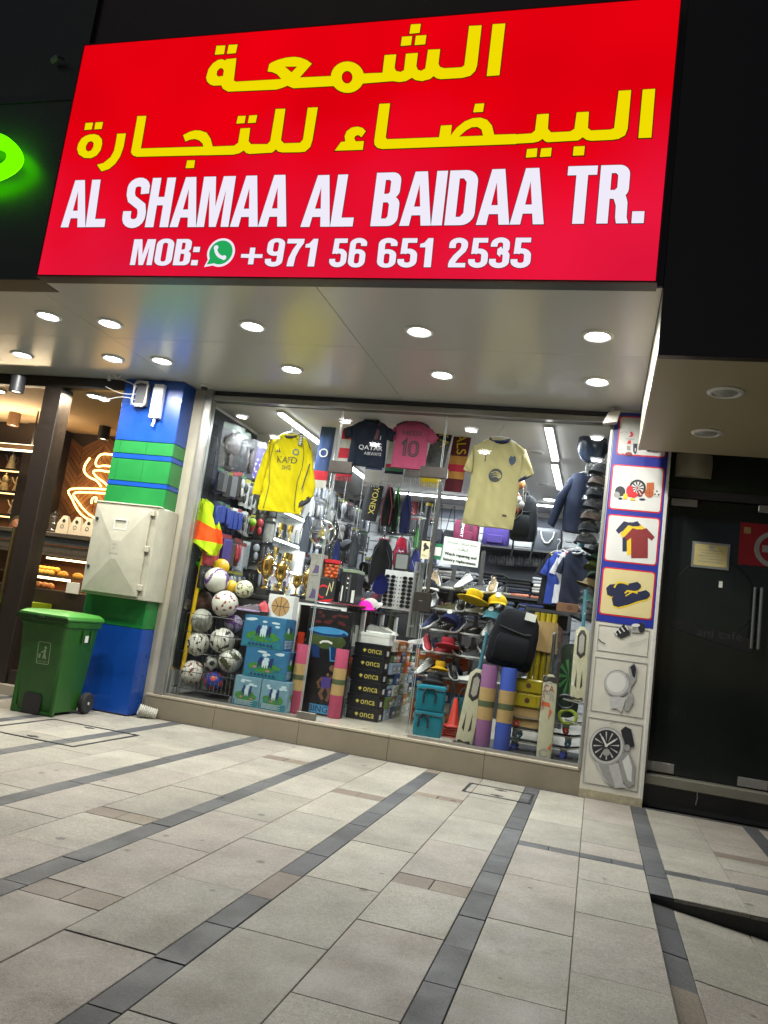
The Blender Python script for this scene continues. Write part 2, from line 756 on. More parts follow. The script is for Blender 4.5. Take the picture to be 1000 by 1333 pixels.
# kerb strip of small stones along the shop fronts
x = -12.
while x < 4:
    paver(x, x+.6, 7.2, 7.26, ST)
    x += .6
far = ob('paver', mb_far, [SL[1], ST[0]], pave, 0)
far['kind'] = 'stuff'
# exposed dark stone face of the step on the right
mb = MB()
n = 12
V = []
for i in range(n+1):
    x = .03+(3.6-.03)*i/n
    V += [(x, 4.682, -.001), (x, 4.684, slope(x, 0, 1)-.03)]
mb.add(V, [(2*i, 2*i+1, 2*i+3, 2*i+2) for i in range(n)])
struct('step_face', mb, stone('dark joint stone', (.05, .048, .042)), parent=pave)

# ---- inspection covers let into the paving
def cover(label, x0, x1, y0, y1):
    t = thing('inspection_cover', label, 'manhole cover', (0, 0, 0))
    w = .022
    mb = MB()
    z = .004
    for a in ((x0, x1, y0, y0+w), (x0, x1, y1-w, y1), (x0, x0+w, y0+w, y1-w), (x1-w, x1, y0+w, y1-w)):
        mb.box(a[0], a[1], a[2], a[3], -.01, z)
    ob('metal_rim', mb, mat('dull dark iron', (.04, .042, .045), .5, .6, .3, 20), t)
    for (hx, hy) in ((x0+(x1-x0)*.5, y0+.09), (x0+(x1-x0)*.5, y1-.09)):
        mb = MB()
        mb.lathe([(.001, .003), (.028, .003), (.03, 0), (.03, -.01)], 12, c=(hx, hy, 0))
        mb.box(hx-.05, hx+.05, hy-.008, hy+.008, -.01, .004)
        ob('lifting_key_hole', mb, M_dark, t)
    return t


cover('large square inlaid paving cover in front of the green bin', -4.55, -3.68, 5.34, 6.24)
cover('small oblong inlaid paving cover close to the shop step', -.92, -.38, 6.47, 6.9)

# ---- shop step (plinth) clad in tiles
M_sill = mat('taupe porcelain tile', s2l('#837a68'), .35, 0, .08, 6)
M_sillt = mat('pale porcelain tile', s2l('#a69d8a'), .3, 0, .06, 8)
mb = MB()
mb.box(-4.28, -.03, 7.245, 7.5, -.1, .205)
plinth = struct('wall', mb, mat('mortar', (.2, .19, .17), .8))
xc = [-4.28, -3.5, -2.62, -1.74, -.86, -.03]
for a, b in zip(xc[:-1], xc[1:]):
    mb = MB()
    mb.box(a+.0015, b-.0015, 7.23, 7.245, .0, .2, 0, .0015)
    ob('tile', mb, M_sill, plinth, 0)
    mb = MB()
    mb.box(a+.0015, b-.0015, 7.226, 7.36, .203, .228, 0, .004)
    ob('tile', mb, M_sillt, plinth, 0)

# ---- shop interior shell
FZ = .232
mb = MB()
mb.box(-4.3, .15, 7.36, 12.7, .1, FZ-.006)
floor = struct('floor', mb, mat('mortar', (.2, .19, .17)))
M_ft = mat('polished cream floor tile', s2l('#b9b3a4'), .18, 0, .06, 5)
for i in range(8):
    for j in range(9):
        x0 = -4.25+i*.54
        y0 = 7.365+j*.58
        mb = MB()
        mb.box(x0+.0015, x0+.5385, y0+.0015, y0+.5785, FZ-.02, FZ, 0, .001)
        ob('tile', mb, M_ft, floor, 0)
CZ = 3.28
M_wall = mat('matt white wall paint', (.66, .66, .66), .6, 0, .04, 3)
mb = MB()
mb.box(-4.3, .15, 7.36, 12.8, CZ, CZ+.1)
ceil_in = struct('ceiling', mb, M_wall)
mb = MB()
mb.box(-4.3, -4.16, 7.36, 12.7, .1, CZ)
wall_l = struct('wall', mb, M_wall)
mb = MB()
mb.box(.02, .15, 7.36, 12.7, .1, CZ)
wall_r = struct('wall', mb, mat('dark grey laminate', (.07, .072, .078), .5, 0, .15, 8))
mb = MB()
mb.box(-4.16, .02, 12.55, 12.7, .1, CZ)
wall_b = struct('wall', mb, M_wall)
# slatwall boards on the back wall and far left wall
M_slat = mat('grey white slatwall board', (.55, .56, .58), .4, 0, .05, 10)
z = .3
while z < 3.1:
    mb = MB()
    mb.box(-4.14, .0, 12.522, 12.547, z+.008, z+.142, 0, .003)
    ob('slat', mb, M_slat, wall_b, 0)
    mb = MB()
    mb.box(-4.157, -4.132, 9.95, 12.5, z+.008, z+.142, 0, .003)
    ob('slat', mb, M_slat, wall_l, 0)
    z += .15
# dark band under the ceiling at the back
mb = MB()
mb.box(-4.1, -.02, 12.49, 12.52, 3.05, 3.2)
ob('cornice', mb, mat('blue grey trim', (.16, .18, .23), .5), wall_b, 0)

# ---- canopy over the pavement
M_acp = mat('satin silver cladding', (.63, .63, .62), .24, .12, 0)
ZC = 3.4
mb = MB()
mb.box(-13, .183, 4.7, 7.3, ZC+.012, ZC+.3)
canopy = struct('ceiling', mb, M_dark)
for x0, x1 in ((-13, -9.4), (-9.4, -6.9), (-6.9, -4.4), (-4.4, -2.05), (-2.05, .183)):
    for y0, y1 in ((4.7, 5.86), (5.86, 7.3)):
        mb = MB()
        mb.box(x0+.002, x1-.002, y0+.002, y1-.002, ZC, ZC+.012, 0, .001)
        ob('panel', mb, M_acp, canopy, 0)
# drop over the shop window
mb = MB()
mb.box(-4.2, -.04, 7.3, 7.36, ZC-.035, ZC)
struct('beam', mb, M_dark)

# fascias above the canopy and the wall over the sign
M_fas = mat('dark grey green cladding', (.055, .055, .043), .35, .1, .1, 4)
mb = MB()
mb.box(-13, -4.235, 4.685, 4.9, ZC-.004, 6.2)
fas = struct('wall', mb, M_fas)
mb = MB()
mb.box(-13, -4.24, 4.676, 4.684, 4.88, 4.9)
ob('seam', mb, M_dark, fas, 0)
mb = MB()
mb.box(-4.235, 6, 4.72, 4.9, ZC+.01, 8.5)
struct('wall', mb, mat('dark brown cladding', (.06, .04, .03), .35, .1, .1, 4))
mb = MB()
mb.box(-13, 6, 4.9, 5.4, 6.2, 9.5)
struct('wall', mb, mat('dark brown render', (.05, .035, .028), .8, 0, .15, 3))

# right hand soffit, lower than the canopy
ZR = 2.97
M_beige = mat('beige painted soffit', s2l('#a39a7e'), .45, .0, .05, 4)
mb = MB()
mb.box(.2, 4.5, 4.7, 6.93, ZR, ZR+.4)
sof = struct('ceiling', mb, M_beige)
mb = MB()
mb.box(.185, .199, 4.7, 6.93, ZR-.004, ZC-.002)
ob('edge_trim', mb, mat('cream edging', s2l('#b3ab90'), .4), sof, 0)
mb = MB()
mb.box(.186, 6, 4.66, 4.719, ZR-.004, 6.2)
fr = struct('wall', mb, mat('very dark cladding', (.034, .024, .02), .35, .1, .1, 4))
for zz in (5.9,):
    mb = MB()
    mb.box(.19, 6, 4.655, 4.66, zz, zz+.008)
    ob('seam', mb, M_black, fr, 0)
mb = MB()
mb.box(.2, 4.5, 6.93, 7.3, ZR+.16, ZR+.4)
struct('beam', mb, M_dark)

# lamps of the canopy
pos = [(-4.62, 5.28), (-4.11, 5.4), (-2.8, 5.37), (-1.46, 5.38), (-.19, 5.37), (-5.71, 6.28), (-4.67, 6.28), (-4.14, 6.28), (-2.86, 6.36), (-1.47, 6.33), (-.19, 6.33)]
whr = ['lit canopy lamp out front of the cafe window, one in from the corner', 'front row canopy lamp just left of the red and blue pillar line', 'front row canopy lamp under the letters AL SHAMAA', 'front row canopy lamp under the middle of the red sign', 'front row canopy lamp at the right end, before the posters',
       'back row canopy lamp furthest into the cafe side', 'canopy lamp right above the dangling wires', 'canopy lamp right in front of the blue pillar top', 'back row canopy lamp above the yellow long sleeved jersey', 'back row canopy lamp above the cream jersey', 'back row canopy lamp nearest the poster panel']
k = ZC/3.36
for (x, y), w in zip(pos, whr):
    sc = (ZC-EYE)/(3.36-EYE)
    downlight(w, x*sc, y*sc, ZC)
for (x, y), w in zip([(.62, 5.08), (.63, 6.02)], ['unlit round lamp at the outer edge of the beige soffit', 'unlit round lamp deeper under the beige soffit']):
    sc = (ZR-EYE)/(2.9-EYE)
    downlight(w, x*sc, y*sc, ZR, lit=False, r=.1, group='unlit lamps of the beige soffit')

# ================================================================== THE RED SIGN
YS = 4.6
SX0, SX1, SZ0, SZ1 = -4.205, .147, 3.385, 5.285
sign = thing('shop_sign', 'huge lit red shop sign with yellow Arabic and white English lettering above the canopy', 'sign', ((SX0+SX1)/2, YS, SZ0))
o_ = Vector(((SX0+SX1)/2, YS, SZ0))
M_red = emit('lit red sign face', s2l('#e00a26'), 1.04, .10, 1.1)
_nt = M_red.node_tree
_n1 = _nt.nodes.new('ShaderNodeTexNoise')
_n1.inputs['Scale'].default_value = .8
_n1.inputs['Detail'].default_value = 2
_tc = _nt.nodes.new('ShaderNodeTexCoord')
_nt.links.new(_tc.outputs['Object'], _n1.inputs['Vector'])
_sx = _nt.nodes.new('ShaderNodeSeparateXYZ')
_nt.links.new(_tc.outputs['Object'], _sx.inputs[0])
_ad = _nt.nodes.new('ShaderNodeMath')
_ad.operation = 'MULTIPLY_ADD'
_ad.inputs[1].default_value = -.42
_nt.links.new(_sx.outputs['Z'], _ad.inputs[0])
_nt.links.new(_n1.outputs['Fac'], _ad.inputs[2])
_cr = _nt.nodes.new('ShaderNodeValToRGB')
_cr.color_ramp.elements[0].position = 0.0
_cr.color_ramp.elements[0].color = (*s2l('#e2000f'), 1)
_cr.color_ramp.elements[1].position = .5
_cr.color_ramp.elements[1].color = (*s2l('#dd1638'), 1)
_nt.links.new(_ad.outputs[0], _cr.inputs[0])
_nt.links.new(_cr.outputs[0], [n for n in _nt.nodes if n.type == 'EMISSION'][0].inputs[0])
M_yel = emit('lit yellow lettering', s2l('#f0dc00'), 1.0)
M_whl = emit('lit white lettering', s2l('#ece7f5'), 1.04)
M_out = mat('dark red lettering edge', (.13, .015, .01), .5)
TS = Matrix.Translation(-o_)
mb = MB()
mb.box(SX0, SX1, YS+.02, YS+.115, SZ0, SZ1)
ob('casing', mb, M_dark, sign, 0).matrix_parent_inverse = Matrix()
sign.children[-1].data.transform(TS)
mb = MB()
mb.box(SX0+.012, SX1-.012, YS, YS+.02, SZ0+.012, SZ1-.012)
ob('face', mb, M_red, sign, 0).data.transform(TS)
mb = MB()
for a in ((SX0, SX0+.011, SZ0, SZ1), (SX1-.011, SX1, SZ0, SZ1), (SX0+.011, SX1-.011, SZ0, SZ0+.011), (SX0+.011, SX1-.011, SZ1-.011, SZ1)):
    mb.box(a[0], a[1], YS-.004, YS+.019, a[2], a[3])
ob('edge_frame', mb, mat('dark red edging', (.09, .012, .012), .4, .3), sign, 0).data.transform(TS)


def grow(loop, e):
    """move the edges of a simple polygon out by e"""
    n = len(loop)
    ar = sum(loop[i][0]*loop[(i+1) % n][1]-loop[(i+1) % n][0]*loop[i][1] for i in range(n))
    s = 1 if ar > 0 else -1
    o = []
    for i in range(n):
        a, b, c = Vector(loop[i-1]), Vector(loop[i]), Vector(loop[(i+1) % n])
        if (b-a).length < 1e-6 or (c-b).length < 1e-6:
            o.append(tuple(b))
            continue
        d1 = (b-a).normalized()
        d2 = (c-b).normalized()
        n1 = Vector((d1.y, -d1.x))*s
        n2 = Vector((d2.y, -d2.x))*s
        q = n1+n2
        q = q*(2/max(q.length_squared, .8)) if q.length > .05 else n1
        o.append(tuple(b+q*e))
    return o


def letters(name, polys, matl, e=.006, y=YS):
    """polys: list of [outer, hole, ...] in x, z of the sign face"""
    a = MB()
    b = MB()
    for k, p in enumerate(polys):
        a.flat(p, y-.004-.0002*k)
        b.flat([grow(p[0], e)]+[grow(h, -e) for h in p[1:]], y-.002-.0001*k)
    o = ob(name, a, matl, sign, 0)
    o.data.transform(TS)
    q = ob('lettering_edge', b, M_out, o, 0)
    q.data.transform(TS)
    return o


def fr_(x0, y0, s):
    return lambda L: [at(x0+px*s, y0+py*s, YS-.004) for px, py in L]


F1, F2, F3, F4, F5, F6 = fr_(255, 20, .21), fr_(455, 20, .21), fr_(90, 130, .18), fr_(260, 120, .22), fr_(460, 110, .21), fr_(650, 105, .21)
FI = fr_(0, 0, 1)
l1 = [
    [F1([(128, 188), (184, 186), (175, 240), (118, 244)])], [F1([(204, 183), (260, 180), (248, 234), (193, 239)])],
    [F1([(252, 265), (190, 272), (183, 280), (165, 272), (140, 275), (105, 298), (78, 335), (64, 385), (70, 410), (88, 428), (110, 436), (158, 434), (168, 455), (200, 473), (500, 460), (535, 450), (568, 436), (605, 452), (860, 438), (860, 375), (645, 385), (720, 300), (690, 278), (650, 262), (610, 257), (560, 262), (510, 275), (470, 292), (455, 303), (445, 348), (475, 352), (505, 366), (530, 395), (250, 411), (236, 404)]),
     F1([(150, 327), (168, 330), (174, 345), (168, 376), (140, 380), (129, 368), (133, 345)]), F1([(552, 318), (628, 318), (594, 353)])],
    [FI(circ(452.5, 100.5, 21.8, 28, 20.5)), FI(circ(452, 100.6, 7, 16, 8.2))],
    [F2([(60, 362), (205, 356), (218, 247), (291, 242), (280, 325), (290, 345), (318, 351), (338, 340), (350, 238), (425, 233), (415, 315), (425, 338), (445, 344), (470, 330), (487, 213), (563, 210), (552, 300), (562, 320), (590, 328), (695, 322), (712, 310), (742, 66), (820, 62), (792, 310), (780, 345), (750, 375), (700, 388), (565, 396), (540, 390), (522, 377), (500, 395), (450, 408), (410, 402), (388, 387), (350, 408), (310, 414), (268, 408), (60, 425)])],
    [F2([(381, 57), (443, 53), (435, 109), (372, 115)])], [F2([(326, 133), (390, 129), (382, 185), (318, 191)])], [F2([(412, 127), (478, 123), (470, 180), (404, 186)])],
    [F2([(888, 56), (967, 51), (930, 372), (851, 378)])]]
letters('arabic_lettering', l1, M_yel)
l2 = [
    [F3([(120, 167), (174, 164), (164, 214), (110, 218)])], [F3([(192, 163), (246, 160), (236, 210), (182, 214)])],
    [F3([(150, 250), (185, 248), (215, 257), (238, 285), (240, 320), (228, 365), (200, 402), (160, 422), (110, 420), (70, 395), (58, 355), (66, 320), (90, 280), (120, 260)]), F3([(162, 298), (178, 312), (176, 340), (160, 366), (138, 374), (122, 360), (122, 335), (138, 306)])],
    [F3([(348, 245), (412, 243), (395, 340), (370, 410), (335, 462), (290, 500), (235, 518), (202, 470), (250, 456), (300, 415), (325, 370), (338, 310)])],
    [F3([(495, 118), (560, 116), (520, 352), (972, 338), (965, 315), (940, 293), (910, 283), (875, 288), (842, 302), (825, 256), (870, 232), (910, 221), (950, 222), (1000, 240), (1000, 400), (490, 412), (462, 402), (448, 380)])],
    [F3([(855, 438), (912, 437), (904, 493), (843, 495)])],
    [F4([(30, 235), (50, 252), (65, 275), (78, 322), (205, 317), (228, 300), (242, 215), (300, 212), (290, 290), (305, 308), (400, 308), (418, 290), (450, 100), (508, 98), (482, 285), (500, 303), (595, 300), (612, 280), (640, 92), (700, 90), (668, 285), (655, 325), (625, 352), (590, 356), (490, 357), (465, 352), (452, 338), (430, 358), (295, 366), (275, 360), (262, 345), (235, 362), (200, 370), (30, 374)])],
    [F4([(228, 142), (274, 140), (266, 184), (217, 187)])], [F4([(294, 139), (342, 136), (332, 181), (285, 184)])],
    [F4([(836, 296), (862, 292), (858, 262), (870, 232), (900, 210), (935, 204), (965, 212), (984, 232), (958, 268), (940, 254), (922, 260), (915, 275), (925, 292), (973, 290), (966, 342), (800, 347)])],
    [F5([(162, 121), (229, 118), (202, 330), (212, 340), (532, 328), (543, 256), (612, 252), (604, 318), (640, 270), (690, 230), (740, 210), (790, 206), (830, 220), (860, 255), (874, 312), (1010, 308), (1010, 370), (180, 401), (150, 394), (132, 375), (130, 350)]), F5([(656, 324), (700, 285), (735, 266), (770, 264), (795, 280), (804, 318)])],
    [F5([(755, 121), (813, 118), (804, 171), (743, 174)])],
    [F6([(95, 335), (200, 328), (222, 310), (234, 211), (308, 206), (302, 300), (322, 322), (440, 316), (466, 300), (480, 198), (556, 194), (550, 295), (570, 310), (690, 304), (712, 295), (740, 64), (818, 60), (796, 300), (780, 340), (740, 362), (700, 368), (570, 374), (540, 368), (518, 352), (490, 372), (300, 383), (285, 378), (268, 362), (245, 378), (210, 386), (95, 392)])],
    [F6([(172, 426), (237, 420), (232, 474), (165, 479)])], [F6([(260, 422), (326, 417), (320, 471), (252, 475)])], [F6([(462, 410), (531, 407), (525, 464), (456, 467)])],
    [F6([(889, 57), (967, 52), (943, 355), (862, 358)])]]
letters('arabic_lettering', l2, M_yel)


def half(x0, x1, z0, z1, r, n=6):
    """D outline: square on the left, round on the right"""
    return [(x0, z0), (x1-r, z0)]+[(x1-r+r*math.sin(PI/2*i/n), z0+r-r*math.cos(PI/2*i/n)) for i in range(1, n+1)]+[(x1-r+r*math.cos(PI/2*i/n), z1-r+r*math.sin(PI/2*i/n)) for i in range(n+1)]+[(x0, z1)]


def arc(cx, cz, rx, rz, a0, a1, n=8):
    return [(cx+rx*math.cos(R(a0+(a1-a0)*i/n)), cz+rz*math.sin(R(a0+(a1-a0)*i/n))) for i in range(n+1)]


GL = {
    'A': (.56, [[[(0, 0), (.18, 1), (.40, 1), (.56, 0), (.38, 0), (.355, .19), (.2, .19), (.175, 0)], [(.226, .35), (.334, .35), (.28, .76)]]]),
    'L': (.42, [[[(0, 0), (0, 1), (.19, 1), (.19, .17), (.42, .17), (.42, 0)]]]),
    'H': (.50, [[[(0, 0), (0, 1), (.185, 1), (.185, .61), (.315, .61), (.315, 1), (.5, 1), (.5, 0), (.315, 0), (.315, .44), (.185, .44), (.185, 0)]]]),
    'M': (.66, [[[(0, 0), (0, 1), (.25, 1), (.33, .40), (.41, 1), (.66, 1), (.66, 0), (.5, 0), (.5, .72), (.4, 0), (.26, 0), (.16, .72), (.16, 0)]]]),
    'I': (.19, [[[(0, 0), (0, 1), (.19, 1), (.19, 0)]]]),
    'T': (.48, [[[(0, 1), (.48, 1), (.48, .84), (.335, .84), (.335, 0), (.145, 0), (.145, .84), (0, .84)]]]),
    'B': (.48, [[half(0, .48, 0, .56, .17), [(.18, .14), (.18, .44), (.26, .44), (.29, .4), (.29, .18), (.26, .14)]], [half(0, .46, .5, 1, .16), [(.18, .6), (.18, .86), (.25, .86), (.28, .83), (.28, .63), (.25, .6)]]]),
    'D': (.50, [[half(0, .5, 0, 1, .22), [(.18, .15), (.18, .85), (.25, .85), (.305, .78), (.305, .22), (.25, .15)]]]),
    'O': (.52, [[rrect(0, -.02, .52, 1.02, .24, 6), rrect(.185, .14, .335, .86, .07, 4)]]),
    'R': (.50, [[half(0, .47, .42, 1, .17), [(.18, .57), (.18, .86), (.25, .86), (.285, .82), (.285, .61), (.25, .57)]], [[(0, 0), (0, .5), (.18, .5), (.18, 0)]], [[(.2, .47), (.43, .47), (.465, .36), (.47, .1), (.5, 0), (.31, 0), (.29, .1), (.285, .3), (.25, .4)]]]),
    'S': (.50, [[stroke([(.41, .68), (.40, .80)]+arc(.25, .80, .155, .125, 10, 180)+[(.10, .68), (.14, .58), (.26, .5), (.38, .42), (.41, .30), (.41, .2)]+arc(.25, .2, .155, .125, -10, -170)+[(.09, .24), (.09, .33)], .18)]]),
    '.': (.19, [[[(0, 0), (0, .2), (.19, .2), (.19, 0)]]]),
    ':': (.19, [[[(0, 0), (0, .2), (.19, .2), (.19, 0)]], [[(0, .5), (0, .7), (.19, .7), (.19, .5)]]]),
    '+': (.56, [[[(0, .3), (0, .44), (.21, .44), (.21, .68), (.35, .68), (.35, .44), (.56, .44), (.56, .3), (.35, .3), (.35, .06), (.21, .06), (.21, .3)]]]),
    '9': (.48, [[rrect(0, .38, .48, 1.02, .22, 6), rrect(.17, .53, .31, .88, .065, 4)], [stroke([(.395, .7), (.395, .25)]+arc(.235, .2, .16, .13, 0, -165)+[(.075, .27)], .17)]]),
    '6': (.48, [[rrect(0, -.02, .48, .62, .22, 6), rrect(.17, .12, .31, .47, .065, 4)], [stroke([(.085, .3), (.085, .75)]+arc(.245, .8, .16, .13, 180, 15)+[(.4, .73)], .17)]]),
    '7': (.46, [[[(0, 1), (.46, 1), (.46, .85), (.36, .62), (.29, .35), (.27, 0), (.08, 0), (.1, .3), (.18, .6), (.28, .83), (0, .83)]]]),
    '1': (.32, [[[(.32, 0), (.14, 0), (.14, .68), (0, .68), (0, .8), (.1, .84), (.19, 1), (.32, 1)]]]),
    '5': (.48, [[[(.05, .45), (.07, 1), (.45, 1), (.45, .84), (.22, .84), (.215, .62), (.17, .47)]], [stroke([(.12, .5), (.18, .56)]+arc(.235, .4, .16, .16, 70, 0)+[(.395, .25)]+arc(.235, .21, .16, .14, 0, -170)+[(.075, .28)], .17)]]),
    '3': (.48, [[stroke([(.08, .7), (.08, .76)]+arc(.235, .79, .15, .14, 170, 0)+[(.385, .68)]+arc(.25, .65, .135, .12, 0, -90)+[(.17, .53)], .17)], [stroke([(.17, .53), (.25, .53)]+arc(.25, .4, .15, .13, 90, 0)+[(.4, .28)]+arc(.235, .2, .165, .135, 0, -170)+[(.07, .29)], .17)]]),
    '2': (.48, [[stroke([(.085, .66), (.085, .74)]+arc(.24, .79, .155, .14, 170, 0)+[(.395, .7), (.36, .58), (.2, .36), (.12, .2), (.1, .06)], .17)], [[(.02, 0), (.02, .15), (.46, .15), (.46, 0)]]]),
}


def word(s, gap=.05):
    x = 0
    out = []
    for ch in s:
        if ch == ' ':
            x += .25
            continue
        w, ps = GL[ch]
        for p in ps:
            out.append([[(q[0]+x, q[1]) for q in l] for l in p])
        x += w+(gap if ch not in 'A' else gap*.1)
    return out, x-gap*(1 if s[-1] != 'A' else .1)


def put(name, s, bl, br, tl, matl, e=.0045, gap=.05):
    """a word whose base runs between two points and whose left top stands at the third (photograph pixels)"""
    a, b, c = [Vector(at(*q, YS-.004)) for q in (bl, br, tl)]
    ps, w = word(s, gap)
    u = (b-a)/w
    v = c-a
    return letters(name, [[[tuple(a+u*q[0]+v*q[1]) for q in l] for l in p] for p in ps], matl, e)


put('english_lettering', 'AL', (79, 296), (136, 295.5), (88, 235), M_whl)
put('english_lettering', 'SHAMAA', (157, 296), (373, 295), (168, 232.5), M_whl, gap=.03)
put('english_lettering', 'AL', (391, 295.5), (459, 294.8), (402, 228.5), M_whl)
put('english_lettering', 'BAIDAA', (482, 294.5), (708, 292), (491, 225), M_whl, gap=.04)
put('english_lettering', 'TR.', (733, 291.5), (838, 290.5), (740, 216.5), M_whl)
put('phone_lettering', 'MOB:', (169, 345), (257, 345.5), (175, 311.5), M_whl, .004)
put('phone_lettering', '+', (312, 346), (340, 346.5), (317, 311), M_whl, .004)
put('phone_lettering', '971', (344, 346.5), (409, 347), (350, 311), M_whl, .004)
put('phone_lettering', '56', (428, 347.3), (474, 347.5), (433, 310.5), M_whl, .004)
put('phone_lettering', '651', (490, 347.6), (561, 348), (494, 310.3), M_whl, .004)
put('phone_lettering', '2535', (582, 348), (690, 348.5), (586, 310), M_whl, .004)
# round telephone emblem
cx, cz = at(288, 329, YS)
r = at(306, 329, YS)[0]-cx
mb = MB()
tail = lambda q: circ(cx, cz, r*q, 30, None, R(-115), R(210))+[(cx-r*1.05*q, cz-r*1.02*q)]
mb.flat(tail(1.0), YS-.003, 0)
mb.flat(tail(.84), YS-.0045, 1)
ph = arc(cx+.35*r, cz+.42*r, .78*r, .8*r, 190, 262, 8)
hs = stroke(ph, .22*r)
mb.flat(hs, YS-.006, 0)
mb.flat(circ(ph[0][0]+.02*r, ph[0][1]+.05*r, .17*r, 10), YS-.0063, 0)
mb.flat(circ(ph[-1][0]+.06*r, ph[-1][1]+.0*r, .17*r, 10), YS-.0066, 0)
ob('telephone_emblem', mb, [M_whl, emit('lit green emblem', s2l('#25a85a'), 1.)], sign, 0).data.transform(TS)

# green letter of the neighbour's sign
gs = thing('neon_letter', 'glowing green round letter at the left edge on the dark fascia', 'sign', (0, 4.68, 0))
pts = [at(*q, 4.62) for q in ((-28, 186), (0, 190), (14, 195), (24, 206), (22, 217), (10, 226), (-10, 232), (-30, 234), (-44, 224), (-46, 204), (-40, 190))]
lp = []
n = len(pts)
for i in range(n):
    a, b, c, d = [Vector(pts[(i+k) % n]) for k in (-1, 0, 1, 2)]
    for t in (0, .25, .5, .75):
        lp.append(tuple(.5*((2*b)+(c-a)*t+(2*a-5*b+4*c-d)*t*t+(3*b-a-3*c+d)*t**3)))
cc = sum((Vector(p) for p in lp), Vector((0, 0)))/len(lp)
def rim(e):
    return [tuple(Vector(p)+(Vector(p)-cc).normalized()*e) for p in lp]
mb = MB()
mb.prism([rim(.07), rim(-.055)], -.13, -.09)
ob('letter', mb, emit('lit green acrylic', s2l('#63ff00'), 1.6), gs, 0)
mb = MB()
mb.prism([rim(.06), rim(-.045)], -.089, -.075)
ob('back_glow', mb, emit('green back light', s2l('#3cd000'), 9), gs, 0)

# small camera on the fascia
x, z = at(70, 72, 4.6)
cm = thing('security_camera', 'small security camera on the dark fascia beside the red sign', 'camera', (x, 4.68, z))
mb = MB()
mb.lathe([(.02, 0), (.022, .02), (.02, .07), (.012, .08)], 10, T=Matrix.Rotation(R(75), 4, 'Y') @ Matrix.Rotation(R(20), 4, 'X') @ Matrix.Translation((0, 0, -.05)))
ob('camera_body', mb, mat('grey camera plastic', (.3, .3, .3), .4), cm)
mb = MB()
mb.tube([(.0, 0, 0), (.05, -.02, -.01), (.08, 0, -.02)], .008)
ob('bracket', mb, M_dark, cm)
for c in cm.children:
    c.location = (0, -.05, 0)

# ================================================================== SHOP FRONT
YG = 7.3
win = thing('shop_window', 'wide glass shop front in a grey aluminium frame with a closed glass door', 'shop window', (0, 0, 0))
M_frame = mat('grey aluminium frame', (.30, .29, .265), .35, .5, .08, 20)
def part(name, boxes, m, par, b=0., smooth=0):
    mb = MB()
    for q in boxes:
        mb.box(*q, 0, b)
    return ob(name, mb, m, par, smooth)
part('jamb', [(-4.2, -4.105, 7.25, 7.36, .228, 3.4)], M_frame, win, .004)
part('jamb', [(-.062, -.036, 7.21, 7.36, .228, 3.4)], M_frame, win, .004)
part('head_rail', [(-4.105, -.062, 7.262, 7.345, 3.285, 3.345)], M_frame, win, .004)
part('bottom_channel', [(-4.105, -2.66, 7.285, 7.32, .229, .25)], M_frame, win)
part('bottom_channel', [(-1.585, -.062, 7.285, 7.32, .229, .25)], M_frame, win)
M_gedge = mat('green glass edge', (.32, .36, .34), .2, 0, .05)
for n_, x0, x1, z0, z1 in (('pane', -4.105, -2.66, .25, 3.285), ('pane', -1.585, -.062, .25, 3.285), ('transom_pane', -2.65, -1.595, 2.70, 3.285), ('door_pane', -2.65, -1.6, .262, 2.665)):
    q = part(n_, [(x0, x1, YG, YG+.01, z0, z1)], M_glass, win)
    part('glass_edge', [(x0, x0+.004, YG-.001, YG+.011, z0, z1)] + ([(x1-.004, x1, YG-.001, YG+.011, z0, z1)]), M_gedge, q)
M_patch = mat('bronze patch fitting', (.07, .062, .055), .35, .7, .1, 30)
part('patch_fitting', [(-2.72, -2.48, YG-.018, YG+.028, 2.625, 2.745)], M_patch, win, .003)
part('patch_fitting', [(-1.79, -1.52, YG-.018, YG+.028, 2.655, 2.76)], M_patch, win, .003)
part('patch_fitting', [(-2.68, -2.49, YG-.018, YG+.028, .232, .295)], mat('brushed patch plate', (.25, .24, .21), .35, .8, .08, 50), win, .003)
part('lock', [(-1.69, -1.525, YG-.024, YG+.034, 1.375, 1.555)], M_patch, win, .004)
mb = MB()
mb.box(-1.635, -1.6, YG-.027, YG-.0245, 1.47, 1.476)
ob('lock_mark', mb, M_alu, win)
hx, hz0 = at(530, 829, 7.36)
_, hz1 = at(541, 731, 7.36)
mb = MB()
for dx in (0, .035, .06):
    mb.tube([(hx+dx, 7.38+dx*.5, hz0), (hx+dx, 7.38+dx*.5, hz1)], .017, 8)
for zz in (hz0+.1, hz1-.1):
    mb.tube([(hx+.03, 7.315, zz), (hx+.03, 7.38, zz)], .01, 6)
ob('door_handle', mb, M_alu, win)
part('door_handle', [(-1.585, -1.545, YG-.02, YG-.012, 1.56, 2.62)], M_steel, win, .003)

